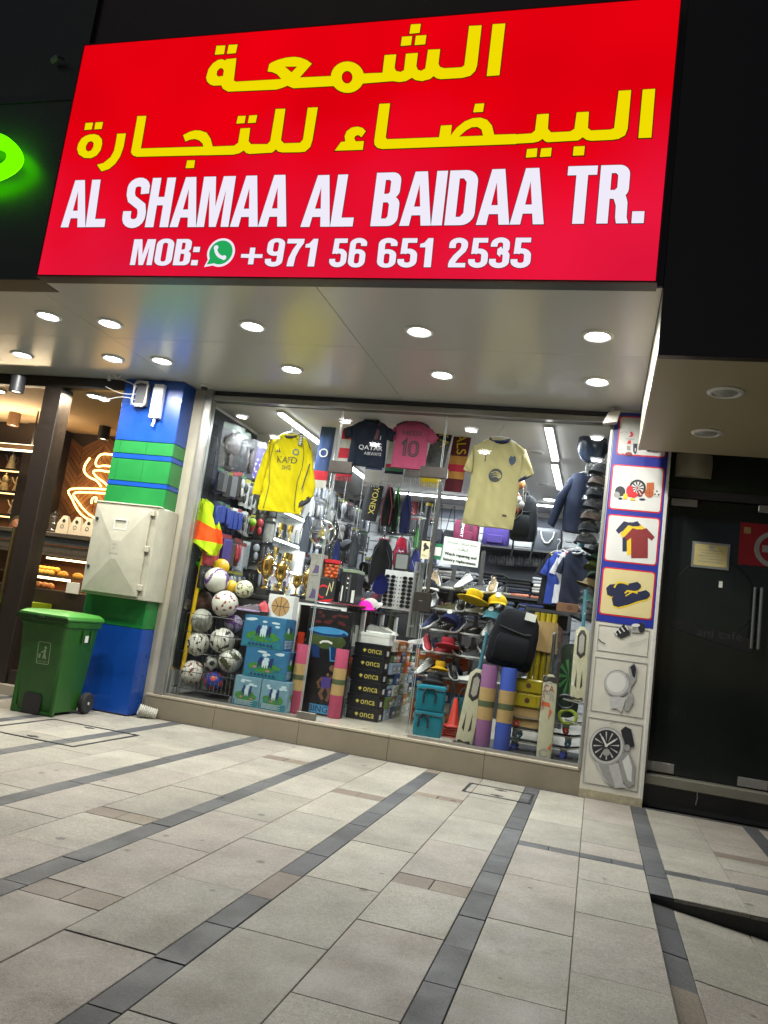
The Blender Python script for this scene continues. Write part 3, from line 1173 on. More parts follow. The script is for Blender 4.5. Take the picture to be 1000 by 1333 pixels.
# flat stickers on the glass
def quad_px(pts, Y):
    return [at(*q, Y) for q in pts]
st = thing('pull_sticker', 'cream sticker with a black hand emblem and the word PULL on the door glass', 'sticker', (0, 0, 0))
YT = YG-.003
mb = MB()
mb.flat(quad_px([(549.5, 704), (560.5, 705), (558, 728), (547.5, 727)], YT), YT)
ob('paper', mb, mat('cream vinyl', s2l('#cfc8a4'), .5), st)
mb = MB()
cx, cz = at(554.5, 713, YT)
for lp_ in ([(-.02, .05), (.0, .05), (.005, .03), (.03, .01), (.035, -.01), (.0, -.02), (-.015, -.045), (-.025, -.03), (-.02, 0), (-.03, .02)],):
    mb.flat([(cx+a*.9, cz+b*.9) for a, b in lp_], YT-.001)
text(mb, 'PULL', cx-.03, cz-.085, .05, .018, YT-.001)
ob('print', mb, M_black, st)
gsn = thing('green_notice', 'green and white square notice on the glass beside the hand sticker', 'sticker', (0, 0, 0))
mb = MB()
mb.flat(quad_px([(565, 707), (577, 708.5), (573.5, 729), (561.5, 727.5)], YT), YT)
ob('paper', mb, mat('green vinyl', s2l('#1d6a48'), .5), gsn)
mb = MB()
mb.flat(quad_px([(564, 711.5), (575.5, 713), (573.5, 724), (562.5, 722.5)], YT), YT-.001)
ob('label', mb, M_wpr, gsn)
rs = thing('repair_sign', 'white paper sign for watch repairing and battery replacement stuck inside the glass', 'sign', (0, 0, 0))
P4 = [(579, 698), (626, 706), (622, 739), (574, 733)]
mb = MB()
mb.prism(quad_px(P4, YG+.014), YG+.012, YG+.014)
ob('paper', mb, mat('pale green paper', s2l('#e6ede8'), .6, 0, .03), rs)
A = [Vector(at(*q, YG+.011)) for q in P4]
ux = (A[1]-A[0])
uz = (A[0]-A[3])
Tm = Matrix(((ux.x, 0, uz.x, A[3].x), (0, 1, 0, YG+.0105), (ux.y, 0, uz.y, A[3].y), (0, 0, 0, 1)))
mb = MB()
text(mb, '\uFEDD\uFE8D\uFEAA\uFE92\uFE98\uFEB3\uFE8D\uFEED \uFE95\uFE8E\uFECB\uFE8E\uFEB4\uFEDF\uFE8D \uFEA2\uFEFC\uFEBB\uFE8D', .08, .74, .84, .15, 0, 0, 0, Tm)
text(mb, '\uFE95\uFE8E\uFEF3\uFEAD\uFE8E\uFEC4\uFE92\uFEDF\uFE8D', .33, .55, .36, .13, 0, 0, 0, Tm)
for q in (0, .006, .012):
    text(mb, 'Watch repairing and', .06+q, .3, .87, .15, -.0001*q, 0, 0, Tm)
    text(mb, 'battery replacement', .05+q, .09, .89, .15, -.0001*q, 0, 0, Tm)
ob('print', mb, M_black, rs)

# ---- white jamb panel between pillar and window
M_cream = mat('cream painted panel', s2l('#a9a391'), .5, 0, .1, 4)
mb = MB()
mb.box(-4.318, -4.202, 7.262, 7.5, .0, 3.4)
struct('jamb', mb, M_cream)

# ---- blue and green pillar
pil = thing('clad_pillar', 'square pillar clad in glossy blue and green panels between cafe and shop', 'pillar', (-4.67, 7.03, 0))
M_blue = mat('glossy blue cladding', s2l('#11459a'), .3, 0, .16, 4, coat=.25)
M_green = mat('glossy green cladding', s2l('#1c7536'), .34, 0, .16, 4, coat=.2)
part('core', [(-.335, .335, .012, .5, 0, 3.4)], M_dark, pil)
bands = [(0.012, .845, 0), (.848, 1.2, 1), (1.2, 2.257, 1), (2.262, 2.308, 0), (2.312, 2.543, 1), (2.547, 2.598, 0), (2.602, 2.735, 1), (2.739, 3.396, 0)]
for z0, z1, g in bands:
    m = M_green if g else M_blue
    nm = 'green_panel' if g else 'blue_panel'
    xs = [-.35, -.275, .035, .35] if g and z0 > 2 else [-.35, .35]
    for a, b in zip(xs[:-1], xs[1:]):
        part(nm, [(a+.0015, b-.0015, 0, .011, z0+.0015, z1-.0015)], m, pil, .001)
    part(nm, [(.337, .35, .0125, .232, z0+.0015, z1-.0015)], m, pil, .001)
    part(nm, [(-.35, -.337, .0125, .232, z0+.0015, z1-.0015)], m, pil, .001)

# ---- electrical cabinet hung on the pillar
cab = thing('electrical_cabinet', 'cream electrical cabinet with a faceted door fixed to the front of the pillar', 'cabinet', (-4.62, 6.85, 1.125))
M_cab = mat('cream moulded plastic', s2l('#aaa795'), .5, 0, .14, 6)
part('body', [(-.36, .36, .022, .178, 0, .92), (.3, .355, .179, .4, .0, .93)], M_cab, cab, .006)
part('top_lip', [(-.365, .365, .01, .1, .921, .935)], M_cab, cab, .004)
mb = MB()
x0, x1, z0, z1 = -.34, .29, .03, .9
O = [(x0, 0, z0), (x1, 0, z0), (x1, 0, z1), (x0, 0, z1)]
I = [(-.05, -.035, .37), (.0, -.035, .37), (.03, -.035, .55), (-.075, -.035, .55)]
mb.add(O+I+[(p[0], .02, p[2]) for p in O], [(0, 1, 5, 4), (1, 2, 6, 5), (2, 3, 7, 6), (3, 0, 4, 7), (4, 5, 6, 7), (0, 8, 9, 1), (1, 9, 10, 2), (2, 10, 11, 3), (3, 11, 8, 0)])
door = ob('door', mb, M_cab, cab, 0)
part('card_holder', [(-.09, .06, -.026, -.018, .755, .77), (-.09, .06, -.026, -.018, .66, .675), (-.09, -.076, -.026, -.018, .675, .755), (.046, .06, -.026, -.018, .675, .755)], M_offw, door)
mb = MB()
text(mb, 'AREA', -.06, .5, .06, .02, -.036)
text(mb, '040', -.05, .46, .035, .02, -.036)
text(mb, 'DANGER', -.075, .41, .1, .018, -.036)
ob('print', mb, mat('faded grey print', (.25, .25, .23), .6), door)
for z in (.12, .5, .86):
    mb = MB()
    mb.box(.285, .33, -.012, .022, z-.03, z+.03, 0, .005)
    ob('hinge', mb, M_cab, cab)
for z in (.27, .7+.05):
    mb = MB()
    mb.lathe([(.001, -.02), (.016, -.02), (.016, 0), (.001, 0)], 12, T=Matrix.Translation((-.3, 0, z)) @ Matrix.Rotation(R(-90), 4, 'X'))
    ob('lock', mb, M_dark, cab)

# ---- wiring boxes on the pillar
jb = thing('junction_box', 'grey cable box wound with white wires high on the blue pillar', 'junction box', (-4.77, 7.03, 3.1))
part('box', [(-.07, .07, -.06, -.001, 0, .24)], mat('dark grey box', (.1, .1, .11), .5), jb, .008)
mb = MB()
rw = random.Random(3)
for k in range(7):
    z = .02
    pts = []
    for q in rrect(-.075, .0, .075, .25, .035, 3):
        pts.append((q[0]+rw.uniform(-.012, .016), -.07-rw.uniform(0, .025), q[1]+rw.uniform(-.02, .015)))
    mb.tube(pts, .0028, 5, closed=True)
ob('wire', mb, mat('white cable', (.6, .58, .54), .5), jb)
for j, (a, b) in enumerate((((-.06, -.06, .2), (-.42, -.1, .26)), ((-.06, -.06, .12), (-.38, -.14, .16)), ((-.06, -.06, .06), (-.36, -.1, .03)))):
    a, b = Vector(a), Vector(b)
    mb = MB()
    mb.tube([a+(b-a)*t+Vector((0, 0, .03*math.sin(PI*t)*(-1)**j)) for t in (0, .25, .5, .75, 1)], .005, 5)
    ob('wire', mb, mat('white cable', (.6, .58, .54), .5), jb)
mb = MB()
mb.tube([(-.28, -.11, .25), (-.31, -.12, .31), (-.27, -.12, .36), (-.22, -.12, .33), (-.25, -.12, .27), (-.3, -.1, .26)], .005, 5)
ob('wire', mb, mat('white cable', (.6, .58, .54), .5), jb)
mb = MB()
mb.tube([(-.42, -.1, .38), (-.38, -.1, .24)], .016, 8)
ob('connector', mb, M_white, jb)
ps = thing('power_supply', 'white oblong power supply with a plug beneath on the blue pillar', 'power supply', (-4.58, 7.03, 2.98))
part('box', [(-.06, .06, -.06, -.001, 0, .33)], M_white, ps, .006)
part('end_cap', [(-.05, .062, -.064, -.003, .331, .36)], M_white, ps, .004)
mb = MB()
mb.tube([(0, -.03, 0), (0, -.032, -.04), (-.01, -.035, -.085)], .014, 8)
ob('plug', mb, M_white, ps)

# ---- little cameras and sensor under the canopy
def bullet(label, x, y, z, rz):
    t = thing('security_camera', label, 'camera', (x, y, z), rz)
    mb = MB()
    mb.lathe([(.04, 0), (.04, -.02), (.02, -.03), (.018, -.07)], 12)
    ob('bracket', mb, M_offw, t)
    mb = MB()
    T = Matrix.Translation((0, -.02, -.1)) @ Matrix.Rotation(R(100), 4, 'X')
    mb.lathe([(.03, -.06), (.042, -.055), (.042, .08), (.036, .08), (.034, .07)], 14, T=T)
    ob('camera_body', mb, M_offw, t)
    mb = MB()
    mb.lathe([(.001, .071), (.034, .071), (.034, .073), (.001, .073)], 14, T=T)
    ob('lens', mb, M_black, t)
    return t
bullet('small bullet camera under the back edge of the beige soffit', .33, 7.08, ZR+.158, R(-35))
sn = thing('door_sensor', 'small pale metal flood lamp fixed at the top right corner of the window', 'lamp', (-.06, 7.14, 3.4))
part('bracket', [(-.012, .012, -.01, .01, -.06, 0)], M_alu, sn)
mb = MB()
mb.prism([(-.07, -.17), (.05, -.15), (.07, -.05), (-.03, -.065)], -.06, .03)
ob('housing', mb, mat('pale metal housing', (.6, .58, .5), .35, .3), sn)
dm = thing('security_camera', 'tiny dome camera in the corner above the pillar and the window', 'camera', (-4.13, 7.1, 3.4))
mb = MB()
mb.lathe([(.045, 0), (.045, -.02), (.04, -.03)], 14)
ob('mount', mb, M_white, dm)
mb = MB()
mb.ell((0, 0, -.03), (.036, .036, .036), 12, 6)
ob('dome', mb, M_black, dm)

# ---- corrugated drain stub at the foot of the step
dp = thing('drain_hose', 'short end of white ribbed hose lying at the foot of the step', 'hose', (-4.17, 7.14, .06), R(35))
mb = MB()
pr = []
for i in range(9):
    pr += [(.045, i*.02), (.056, i*.02+.006), (.056, i*.02+.013)]
pr += [(.045, .18), (.04, .18), (.04, .1)]
mb.lathe(pr, 16, T=Matrix.Rotation(R(-78), 4, 'Y') @ Matrix.Translation((0, 0, -.09)))
ob('ribbed_pipe', mb, mat('dirty white plastic', (.5, .49, .43), .6, 0, .15, 20), dp)

# ---- wheeled bin
bn = thing('wheeled_bin', 'green two wheeled rubbish bin with a closed lid standing before the pillar', 'rubbish bin', (-4.83, 6.5, 0), R(3))
M_bin = mat('green bin plastic', s2l('#22561a'), .42, 0, .22, 7, .06, 90)
M_binl = mat('green bin lid plastic', s2l('#397a2c'), .42, 0, .18, 9)
def ring(hx, y0, y1, z, r=.04, n=4):
    return [(a, b, z) for a, b in [(p[0], p[1]) for p in rrect(-hx, y0, hx, y1, r, n)]]
mb = MB()
mb.loft([ring(.19, -.21, .2, .03), ring(.2, -.22, .21, .1), ring(.235, -.285, .25, .78), ring(.24, -.29, .255, .80), ring(.255, -.305, .27, .805), ring(.257, -.307, .272, .855)])
body = ob('body', mb, M_bin, bn)
mb = MB()
for s in (-1, 1):
    mb.box(s*.2-.02, s*.2+.02, -.235, -.2, .0, .5, 0, .008)
mb.box(-.2, .2, -.222, -.19, 0, .03, 0, .004)
ob('front_rib', mb, M_bin, bn)
mb = MB()
mb.prism([(-.1, .005), (-.1, .15), (-.08, .185), (.06, .185), (.08, .15), (.08, .005)], -.24, -.23)
ob('foot_recess', mb, M_black, bn)
mb = MB()
mb.loft([ring(.262, -.325, .285, .86), ring(.268, -.33, .29, .875), ring(.262, -.325, .28, .90), ring(.23, -.28, .24, .925), ring(.15, -.2, .16, .935)])
ob('lid', mb, M_binl, bn)
mb = MB()
mb.box(-.262, .262, -.338, -.331, .84, .885, 0, .003)
mb.box(-.03, .03, -.35, -.338, .86, .88, 0, .004)
ob('lid_rim', mb, mat('wet dark lid edge', s2l('#20351b'), .2, 0, .2, 20), bn)
mb = MB()
mb.tube([(-.2, .3, .9), (.2, .3, .9)], .015, 8)
for s in (-.2, .0, .2):
    mb.tube([(s, .27, .86), (s, .3, .9)], .013, 6)
ob('handle', mb, M_binl, bn)
mb = MB()
mb.tube([(-.24, .24, .1), (.24, .24, .1)], .012, 8)
ob('axle', mb, M_steel, bn)
for s in (-1, 1):
    T = Matrix.Translation((s*.235, .24, .1)) @ Matrix.Rotation(R(90), 4, 'Y')
    mb = MB()
    mb.lathe([(.06, -.028), (.085, -.03), (.098, -.02), (.1, 0), (.098, .02), (.085, .03), (.06, .028)], 22, T=T)
    w_ = ob('wheel', mb, mat('black rubber', (.02, .02, .02), .7, 0, .3, 30), bn)
    mb = MB()
    mb.lathe([(.001, -.02), (.062, -.02), (.062, .02), (.001, .02)], 18, T=T)
    mb.lathe([(.001, -.034), (.014, -.034), (.014, .034), (.001, .034)], 10, 1, T=T)
    ob('hub', mb, [M_black, M_offw], w_)
mb = MB()
Tf = Matrix.Rotation(R(5.3), 4, 'X')
Tf = Matrix.Translation((0, -.2495, .45)) @ Matrix.Rotation(R(5.45), 4, 'X')
mb.prism([rrect(-.03, .0, .1, .2, .015, 3), rrect(-.024, .006, .094, .194, .012, 3)], -.006, -.001, T=Tf)
mb.flat(circ(.05, .15, .013, 10), -.005, T=Tf)
mb.flat(stroke([(.05, .135), (.045, .09), (.06, .05)], .02), -.005, T=Tf)
mb.flat(stroke([(.045, .09), (.03, .05)], .014), -.0052, T=Tf)
mb.flat(stroke([(.045, .125), (.01, .1)], .01), -.0054, T=Tf)
mb.flat([(-.015, .09), (.01, .09), (.006, .05), (-.01, .05)], -.005, T=Tf)
text(mb, 'KEEP CLEAN', -.015, .018, .1, .014, -.005, T=Tf)
ob('emblem', mb, mat('pale moulded emblem', s2l('#7f9470'), .5), bn)
mb = MB()
mb.box(.2385, .246, .02, .075, .67, .735, 0, .003)
ob('sticker', mb, M_wpr, bn)
mb = MB()
mb.box(.236, .2545, -.03, -.015, .66, .78, 0, .003)
ob('side_rib', mb, M_bin, bn)
mb = MB()
mb.box(.236, .2545, .1, .115, .66, .78, 0, .003)
ob('side_rib', mb, M_bin, bn)

# ================================================================== PILLAR OF POSTERS
pp = thing('poster_pillar', 'white pillar covered with printed product pictures at the right end of the window', 'pillar', (.22, 7.22, 0))
TP = Matrix.Translation((-.22, -7.22, 0))
part('core', [(-.255, .255, .004, .5, 0, 3.4)], mat('off white panel', s2l('#c6c3b6'), .45, 0, .1, 5), pp)
mb = MB()
mb.prism([(-.25, 1.49), (.228, 1.48), (.228, 3.38), (-.25, 3.38)], 0, .004)
ob('blue_panel', mb, mat('blue vinyl print', s2l('#23308f'), .4, 0, .06, 6), pp, 0)
part('edge_trim', [(.229, .258, -.004, .02, .05, 2.75)], mat('white corner trim', (.55, .54, .5), .4), pp, .002)
part('skirting', [(-.256, .256, -.006, .003, 0, .07)], mat('chipped cream tile', s2l('#a39a80'), .6, 0, .3, 18), pp)
YP = 7.213
M_redp = mat('red print', s2l('#c8202c'), .45)
M_pw = mat('glossy white print', (.62, .62, .58), .4, 0, .05, 6)
M_py = mat('yellow print', s2l('#d8b824'), .45)
M_pk = mat('black print', (.02, .02, .025), .45)
M_pg = mat('grey print', (.28, .28, .27), .5, 0, .2, 30)
M_pm = mat('maroon print', s2l('#7d2626'), .5)
M_pn = mat('navy print', s2l('#1d2340'), .5)
M_po = mat('orange print', s2l('#b05a28'), .5)
M_pc = mat('cream print', s2l('#cdbf8a'), .5, 0, .06, 5)
pics = [(-.2, .2, 2.995, 3.335), (-.222, .2, 2.495, 2.885), (-.222, .2, 2.03, 2.43), (-.222, .2, 1.56, 1.955)]
for i, (x0, x1, z0, z1) in enumerate(pics):
    mb = MB()
    mb.flat(rrect(x0-.012, z0-.012, x1+.012, z1+.012, .03), -.002, 0)
    mb.flat(rrect(x0, z0, x1, z1, .022), -.004, 1)
    ob('picture', mb, [M_redp, M_pc if i == 3 else M_pw], pp, 0)


def printer(x0, y0, s):
    """flat shapes given in photograph pixels of a magnified view, laid on the pillar face"""
    mb = MB()
    st_ = {'k': 0}

    def f(pts, m):
        st_['k'] += 1
        mb.flat([at(x0+a*s, y0+b*s, YP) for a, b in pts], YP-.0001*st_['k']+.0022, m, TP)
    return mb, f


mats_p = [M_pk, M_redp, M_py, M_po, M_pg, M_pw, M_pm, M_pn]
K, RD, YE, OR, GY, WH, MR, NV = range(8)
mb, f = printer(770, 540, .11)
f(stroke(circ(420, 750, 62, 20)+[(482, 750)], 5), GY)
f(circ(340, 905, 62, 20), K)
f(circ(300, 945, 38, 14), GY)
f(circ(545, 865, 100, 26), K)
f(circ(545, 865, 74, 24), WH)
for i in range(10):
    a = 2*PI*i/10
    f([(545, 865)]+[(545+72*math.cos(a+d), 865+72*math.sin(a+d)) for d in (0, .15, .3)], K)
f(circ(545, 865, 12, 10), RD)
f(circ(455, 905, 45, 16, 70), RD)
f(circ(500, 945, 45, 16, 38), RD)
f([(535, 900), (580, 885), (612, 920), (600, 965), (560, 975)], MR)
f(stroke([(560, 905), (590, 950)], 10), WH)
f([(655, 805), (740, 800), (742, 890), (650, 890)], OR)
f(circ(685, 925, 55, 20), OR)
f(stroke([(630, 920), (740, 928)], 5), MR)
f(stroke([(685, 872), (688, 980)], 5), MR)
f(circ(775, 930, 40, 18), WH)
for q in ((775, 905), (795, 945), (752, 940)):
    f(circ(q[0], q[1], 11, 7), K)
f([(380, 935), (425, 935), (425, 998), (375, 995)], YE)
f(circ(485, 1000, 32, 12, 14), YE)
f(circ(600, 1000, 36, 12, 13), NV)
f(circ(340, 990, 25, 10, 14), K)
# kit and crates in the topmost picture
f([(455, 200), (480, 200), (500, 235), (480, 262), (440, 262), (465, 240)], RD)
f(stroke([(408, 284), (505, 290)], 7), GY)
f([(440, 300), (470, 305), (465, 345), (420, 340)], RD)
f([(418, 365), (460, 372), (462, 420), (420, 418)], GY)
f(circ(440, 462, 42, 12, 22), MR)
f([(495, 340), (545, 342), (535, 440), (515, 470), (492, 430)], NV)
f(stroke([(520, 395), (518, 435)], 10), WH)
f(stroke([(325, 215), (390, 200), (430, 210)], 4), GY)
f(stroke([(350, 470), (370, 450), (390, 472)], 6), GY)
f(stroke([(572, 200), (565, 330), (578, 420)], 9), K)
ob('printed_sports_gear', mb, mats_p, pp, 0)
mb, f = printer(760, 680, .165)
tee = lambda cx, cy, w, h: [(cx-w*.28, cy), (cx-w*.1, cy+h*.04), (cx+w*.1, cy+h*.04), (cx+w*.28, cy), (cx+w*.62, cy+h*.3), (cx+w*.5, cy+h*.42), (cx+w*.34, cy+h*.32), (cx+w*.34, cy+h), (cx-w*.34, cy+h), (cx-w*.34, cy+h*.32), (cx-w*.5, cy+h*.42), (cx-w*.62, cy+h*.3)]
f([(x_, y_) for x_, y_ in tee(370, -10, 190, 240)], NV)
f(tee(405, 22, 190, 235), YE)
f(tee(440, 45, 195, 238), MR)
ob('printed_shirts', mb, mats_p, pp, 0)
mb, f = printer(760, 680, .165)
sole = lambda cx, cy, L, wd, a: [(cx+L*u*math.cos(a)-v*math.sin(a), cy+L*u*math.sin(a)+v*math.cos(a)) for u, v in ((-.5, -wd*.3), (-.38, -wd*.55), (-.1, -wd*.5), (.2, -wd*.35), (.42, -wd*.38), (.5, -wd*.1), (.5, wd*.15), (.4, wd*.36), (.15, wd*.38), (-.12, wd*.5), (-.38, wd*.52), (-.5, wd*.3))]
f(sole(318, 530, 278, 95, -.17), YE)
f(sole(316, 522, 274, 92, -.17), NV)
f(stroke([(240, 515), (262, 478), (300, 472), (355, 490)], 13), YE)
f(sole(376, 606, 306, 100, -.21), YE)
f(sole(374, 596, 302, 97, -.21), NV)
f(stroke([(325, 560), (345, 540), (395, 548), (425, 560)], 13), YE)
f(stroke([(330, 580), (390, 545)], 9), YE)
ob('printed_sandals', mb, mats_p, pp, 0)
# pale panels with grey drawings lower down
mb = MB()
for (x0, x1, z0, z1) in ((-.222, .2, 1.235, 1.46), (-.225, .205, .72, 1.18), (-.235, .21, .12, .665)):
    mb.prism([[(x0, z0), (x1, z0), (x1, z1), (x0, z1)], [(x0+.004, z0+.004), (x1-.004, z0+.004), (x1-.004, z1-.004), (x0+.004, z1-.004)]], -.0004, .003)
ob('drawn_border', mb, M_pg, pp, 0)
mb, f = printer(760, 680, .165)
f([(238, 880), (318, 800), (372, 878), (292, 915)], K)
for i in range(4):
    f(stroke([(262+i*30, 890-i*14), (236+i*30, 850-i*12)], 9), WH)
f([(330, 805), (395, 850), (470, 790), (478, 850), (440, 872), (380, 868)], GY)
f(circ(455, 830, 26, 14, 40), K)
f(circ(410, 812, 34, 12, 14), WH)
f(stroke([(115, 918), (140, 945), (170, 958)], 7), K)
f(stroke([(350, 960), (430, 945), (505, 918)], 4), GY)
ob('printed_trainer', mb, mats_p, pp, 0)
mb, f = printer(740, 800, .26)
M_lg = mat('light grey print', (.45, .45, .43), .5, 0, .12, 40)
mats_p2 = mats_p+[M_lg]
f([(300, 265), (330, 240), (345, 270), (338, 330), (318, 360)], GY)
f([(310, 262), (330, 248), (340, 272), (334, 318), (322, 310)], K)
f(circ(245, 345, 66, 26, 68), GY)
f(circ(243, 343, 59, 26, 61), 8)
f(circ(240, 340, 48, 22, 50), WH)
f(stroke([(290, 295), (312, 340), (300, 395)], 16), GY)
f([(300, 385), (325, 400), (325, 440), (300, 485), (278, 478), (290, 430)], GY)
f([(205, 410), (290, 415), (270, 480), (265, 490), (240, 470), (210, 470)], 8)
ob('printed_watch', mb, mats_p2, pp, 0)
mb, f = printer(740, 800, .26)
f([(262, 580), (285, 560), (315, 575), (332, 660), (300, 668), (280, 640)], K)
f([(250, 720), (300, 675), (335, 760), (330, 850), (300, 866), (270, 830)], GY)
f([(270, 735), (300, 700), (318, 760), (316, 840), (296, 828)], WH)
f([(130, 740), (250, 745), (275, 845), (290, 866), (230, 868), (180, 830), (150, 770)], 8)
f([(150, 750), (200, 752), (235, 866), (210, 855), (175, 810)], GY)
f(circ(192, 660, 90, 32, 97), GY)
f(circ(190, 658, 83, 30, 90), 8)
f(circ(190, 656, 72, 30, 79), K)
for i in range(12):
    a = 2*PI*i/12
    f([(190+17*math.cos(a), 656+18*math.sin(a)), (190+64*math.cos(a-.06), 656+70*math.sin(a-.06)), (190+64*math.cos(a+.06), 656+70*math.sin(a+.06))], 8)
f(stroke([(190, 656), (235, 628)], 9), WH)
f(stroke([(190, 656), (168, 612)], 9), WH)
f(circ(190, 690, 18, 14, 19), GY)
f(circ(190, 656, 8, 10, 8), WH)
f(circ(295, 668, 14, 10, 18), GY)
f(stroke([(205, 550), (240, 540)], 4), GY)
ob('printed_watch', mb, mats_p2, pp, 0)

# ================================================================== DARK CAFE DOOR ON THE RIGHT
M_dgl = mat('dark tinted glass', (.010, .013, .011), .06, 0, .3, 2, spec=.5)
M_ledge = mat('grey stone ledge', s2l('#6a675c'), .5, 0, .1, 10)
M_head = mat('dark green fascia paint', (.018, .028, .014), .5, 0, .1, 4)
YD = 7.4
rd = thing('glass_entrance', 'unlit dark glass entrance beside the poster pillar with a metal pull handle', 'door', (0, 0, 0))
part('door_pane', [(.5, 1.455, YD, YD+.012, .275, 2.66)], M_dgl, rd)
part('side_pane', [(1.462, 3.2, YD, YD+.012, .275, 2.66)], M_dgl, rd)
part('transom', [(.478, 3.2, YD-.03, YD+.05, 2.67, 2.745)], M_dark, rd)
for x0, x1, z0, z1, m in ((.5, .72, .29, .37, M_frame), (1.22, 1.45, .285, .36, M_frame), (.52, .74, 2.6, 2.665, M_alu), (1.24, 1.46, 2.6, 2.665, M_alu)):
    part('patch_fitting', [(x0, x1, YD-.016, YD+.028, z0, z1)], m, rd, .003)
mb = MB()
for dx in (0, .05):
    mb.tube([(1.245+dx, YD-.06-dx*.4, 1.42), (1.245+dx, YD-.06-dx*.4, 1.94)], .015, 10)
for z in (1.52, 1.84):
    mb.tube([(1.25, YD-.06, z), (1.25, YD, z)], .008, 6)
ob('pull_handle', mb, M_steel, rd)
part('jamb', [(.478, .499, YD-.06, YD+.03, .19, 2.66)], M_cream, rd)
mb = MB()
mb.flat([circ(.93, 1.82, .34, 40), circ(.93, 1.82, .325, 40)], YD-.003)
mb.flat([(.6, 1.6), (1.1, 1.52), (1.3, 1.5), (1.25, 1.44), (1.28, 1.38), (1.05, 1.42), (.6, 1.52)], YD-.0035)
ob('door_print', mb, mat('faint charcoal print', (.004, .004, .004), .5), rd, 0)
mb = MB()
text(mb, 'ani cafe', .82, 1.475, .36, .07, YD-.005)
ob('door_lettering', mb, mat('faded grey lettering', (.022, .023, .022), .6), rd, 0)
mb = MB()
mb.box(.478, 4.5, 7.42, 9.5, 2.75, 2.78)
mb.box(.478, 4.5, 7.38, 7.42, 2.748, ZR+.35)
struct('lintel', mb, M_head)
mb = MB()
mb.box(.5, 4.5, 8.6, 8.7, 0, 2.75)
struct('wall', mb, M_dark)
mb = MB()
mb.box(.48, 4.5, 7.36, 8.6, .0, .19)
struct('wall', mb, M_black)
mb = MB()
mb.box(.475, 4.5, 7.27, 7.46, .19, .272, 0, .006)
struct('sill', mb, M_ledge)
nt_ = thing('notice_plate', 'small framed cream notice fixed to the dark glass door', 'sign', (.88, YD-.004, 2.18))
part('holder', [(-.155, .155, -.008, 0, -.115, .115)], M_alu, nt_, .002)
part('paper', [(-.135, .135, -.011, -.0085, -.095, .095)], mat('yellowed paper', s2l('#b7aa72'), .6, 0, .08, 20), nt_)
mb = MB()
for i in range(5):
    mb.box(-.1+.02*(i % 2), .1-.015*(i % 3), -.0125, -.0115, .04-i*.025, .046-i*.025)
mb.box(-.02, .02, -.0125, -.0115, .06, .085)
ob('print', mb, M_pg, nt_)
rp_ = thing('warning_poster', 'red poster with a white ring fixed to the dark glass door', 'poster', (1.29, YD-.004, 2.315))
part('sheet', [(-.185, .185, -.004, 0, -.185, .185)], mat('dull red vinyl', s2l('#8a1420'), .5), rp_)
mb = MB()
mb.flat([circ(.09, -.03, .155, 32), circ(.09, -.03, .115, 32)], -.0055)
mb.flat([(.0, -.06), (.18, -.06), (.18, .0), (.0, .0)], -.0055)
mb.flat(rrect(-.155, .09, -.1, .145, .006), -.0055, 1)
ob('print', mb, [M_pg, mat('gold print', s2l('#9a8650'), .5)], rp_, 0)
wb = thing('speaker_box', 'white bowed wall box over the dark glass entrance', 'speaker', (.68, 7.38, 2.86))
mb = MB()
mb.loft([[(x_*(1-.06*abs(t)), -.02-.07*(1-abs(x_/.155)**2*.5), z_) for x_ in (-.155, -.1, -.05, 0, .05, .1, .155)]+[(.155, 0, z_), (-.155, 0, z_)] for t, z_ in ((-1, 0), (-.5, .02), (0, .1), (.5, .18), (1, .2))])
ob('housing', mb, mat('aged white plastic', s2l('#a9a28b'), .5, 0, .12, 8), wb)
mb = MB()
mb.tube([(0, 0, 0), (.004, -.01, -.05), (-.006, -.012, -.11)], .004, 5)
tag(ob('cable_end', mb, M_white, None, loc=(.91, 7.355, .19)), 'loose end of white cable hanging below the stone ledge', 'cable')
mb = MB()
mb.box(-.015, .015, -.005, 0, -.02, .035)
tag(ob('sticker', mb, M_offw, None, loc=(.98, YD, 1.93)), 'tiny torn white sticker on the dark glass door', 'sticker')

# ================================================================== CAFE ON THE LEFT
YCF = 7.1
CF = mat('dark brown frame', (.035, .026, .02), .35, .3, .15, 20)
cw = thing('cafe_window', 'dark framed glass front of the warmly lit cafe left of the pillar', 'shop window', (0, 0, 0))
part('head_rail', [(-9.5, -5.03, YCF-.04, YCF+.06, 3.275, 3.395)], CF, cw, .004)
part('mullion', [(-6.02, -5.8, YCF-.06, YCF+.14, .1, 3.274)], CF, cw, .006)
part('bottom_rail', [(-9.5, -6.03, YCF-.03, YCF+.05, .1, .24), (-5.79, -5.03, YCF-.03, YCF+.05, .1, .24)], CF, cw, .004)
part('pane', [(-5.79, -5.03, YCF, YCF+.012, .245, 3.27)], M_glass, cw)
part('pane', [(-9.5, -6.03, YCF, YCF+.012, .245, 3.27)], M_glass, cw)
a = at(20, 686, YCF-.07)
b = at(-8, 830, YCF-.07)
mb = MB()
mb.tube([(a[0], YCF-.07, a[1]), (a[0], YCF-.07, b[1])], .022, 10)
for z in (a[1]-.15, b[1]+.15):
    mb.tube([(a[0], YCF-.07, z), (a[0], YCF, z)], .009, 6)
ob('door_handle', mb, mat('polished brass', (.6, .45, .22), .15, 1., .05), cw)
mb = MB()
mb.box(-13, -5.02, 6.98, 7.4, 0, .1, 0, .004)
struct('step', mb, M_sillt)
mb = MB()
mb.box(-13, -5.0, 7.2, 9.4, .02, .1)
struct('floor', mb, mat('warm floor tile', s2l('#8a6a48'), .25, 0, .1, 3))
mb = MB()
mb.box(-13, -4.6, 7.16, 9.4, 3.28, 3.4)
struct('ceiling', mb, mat('warm plaster', s2l('#c4a888'), .7, 0, .04, 3))
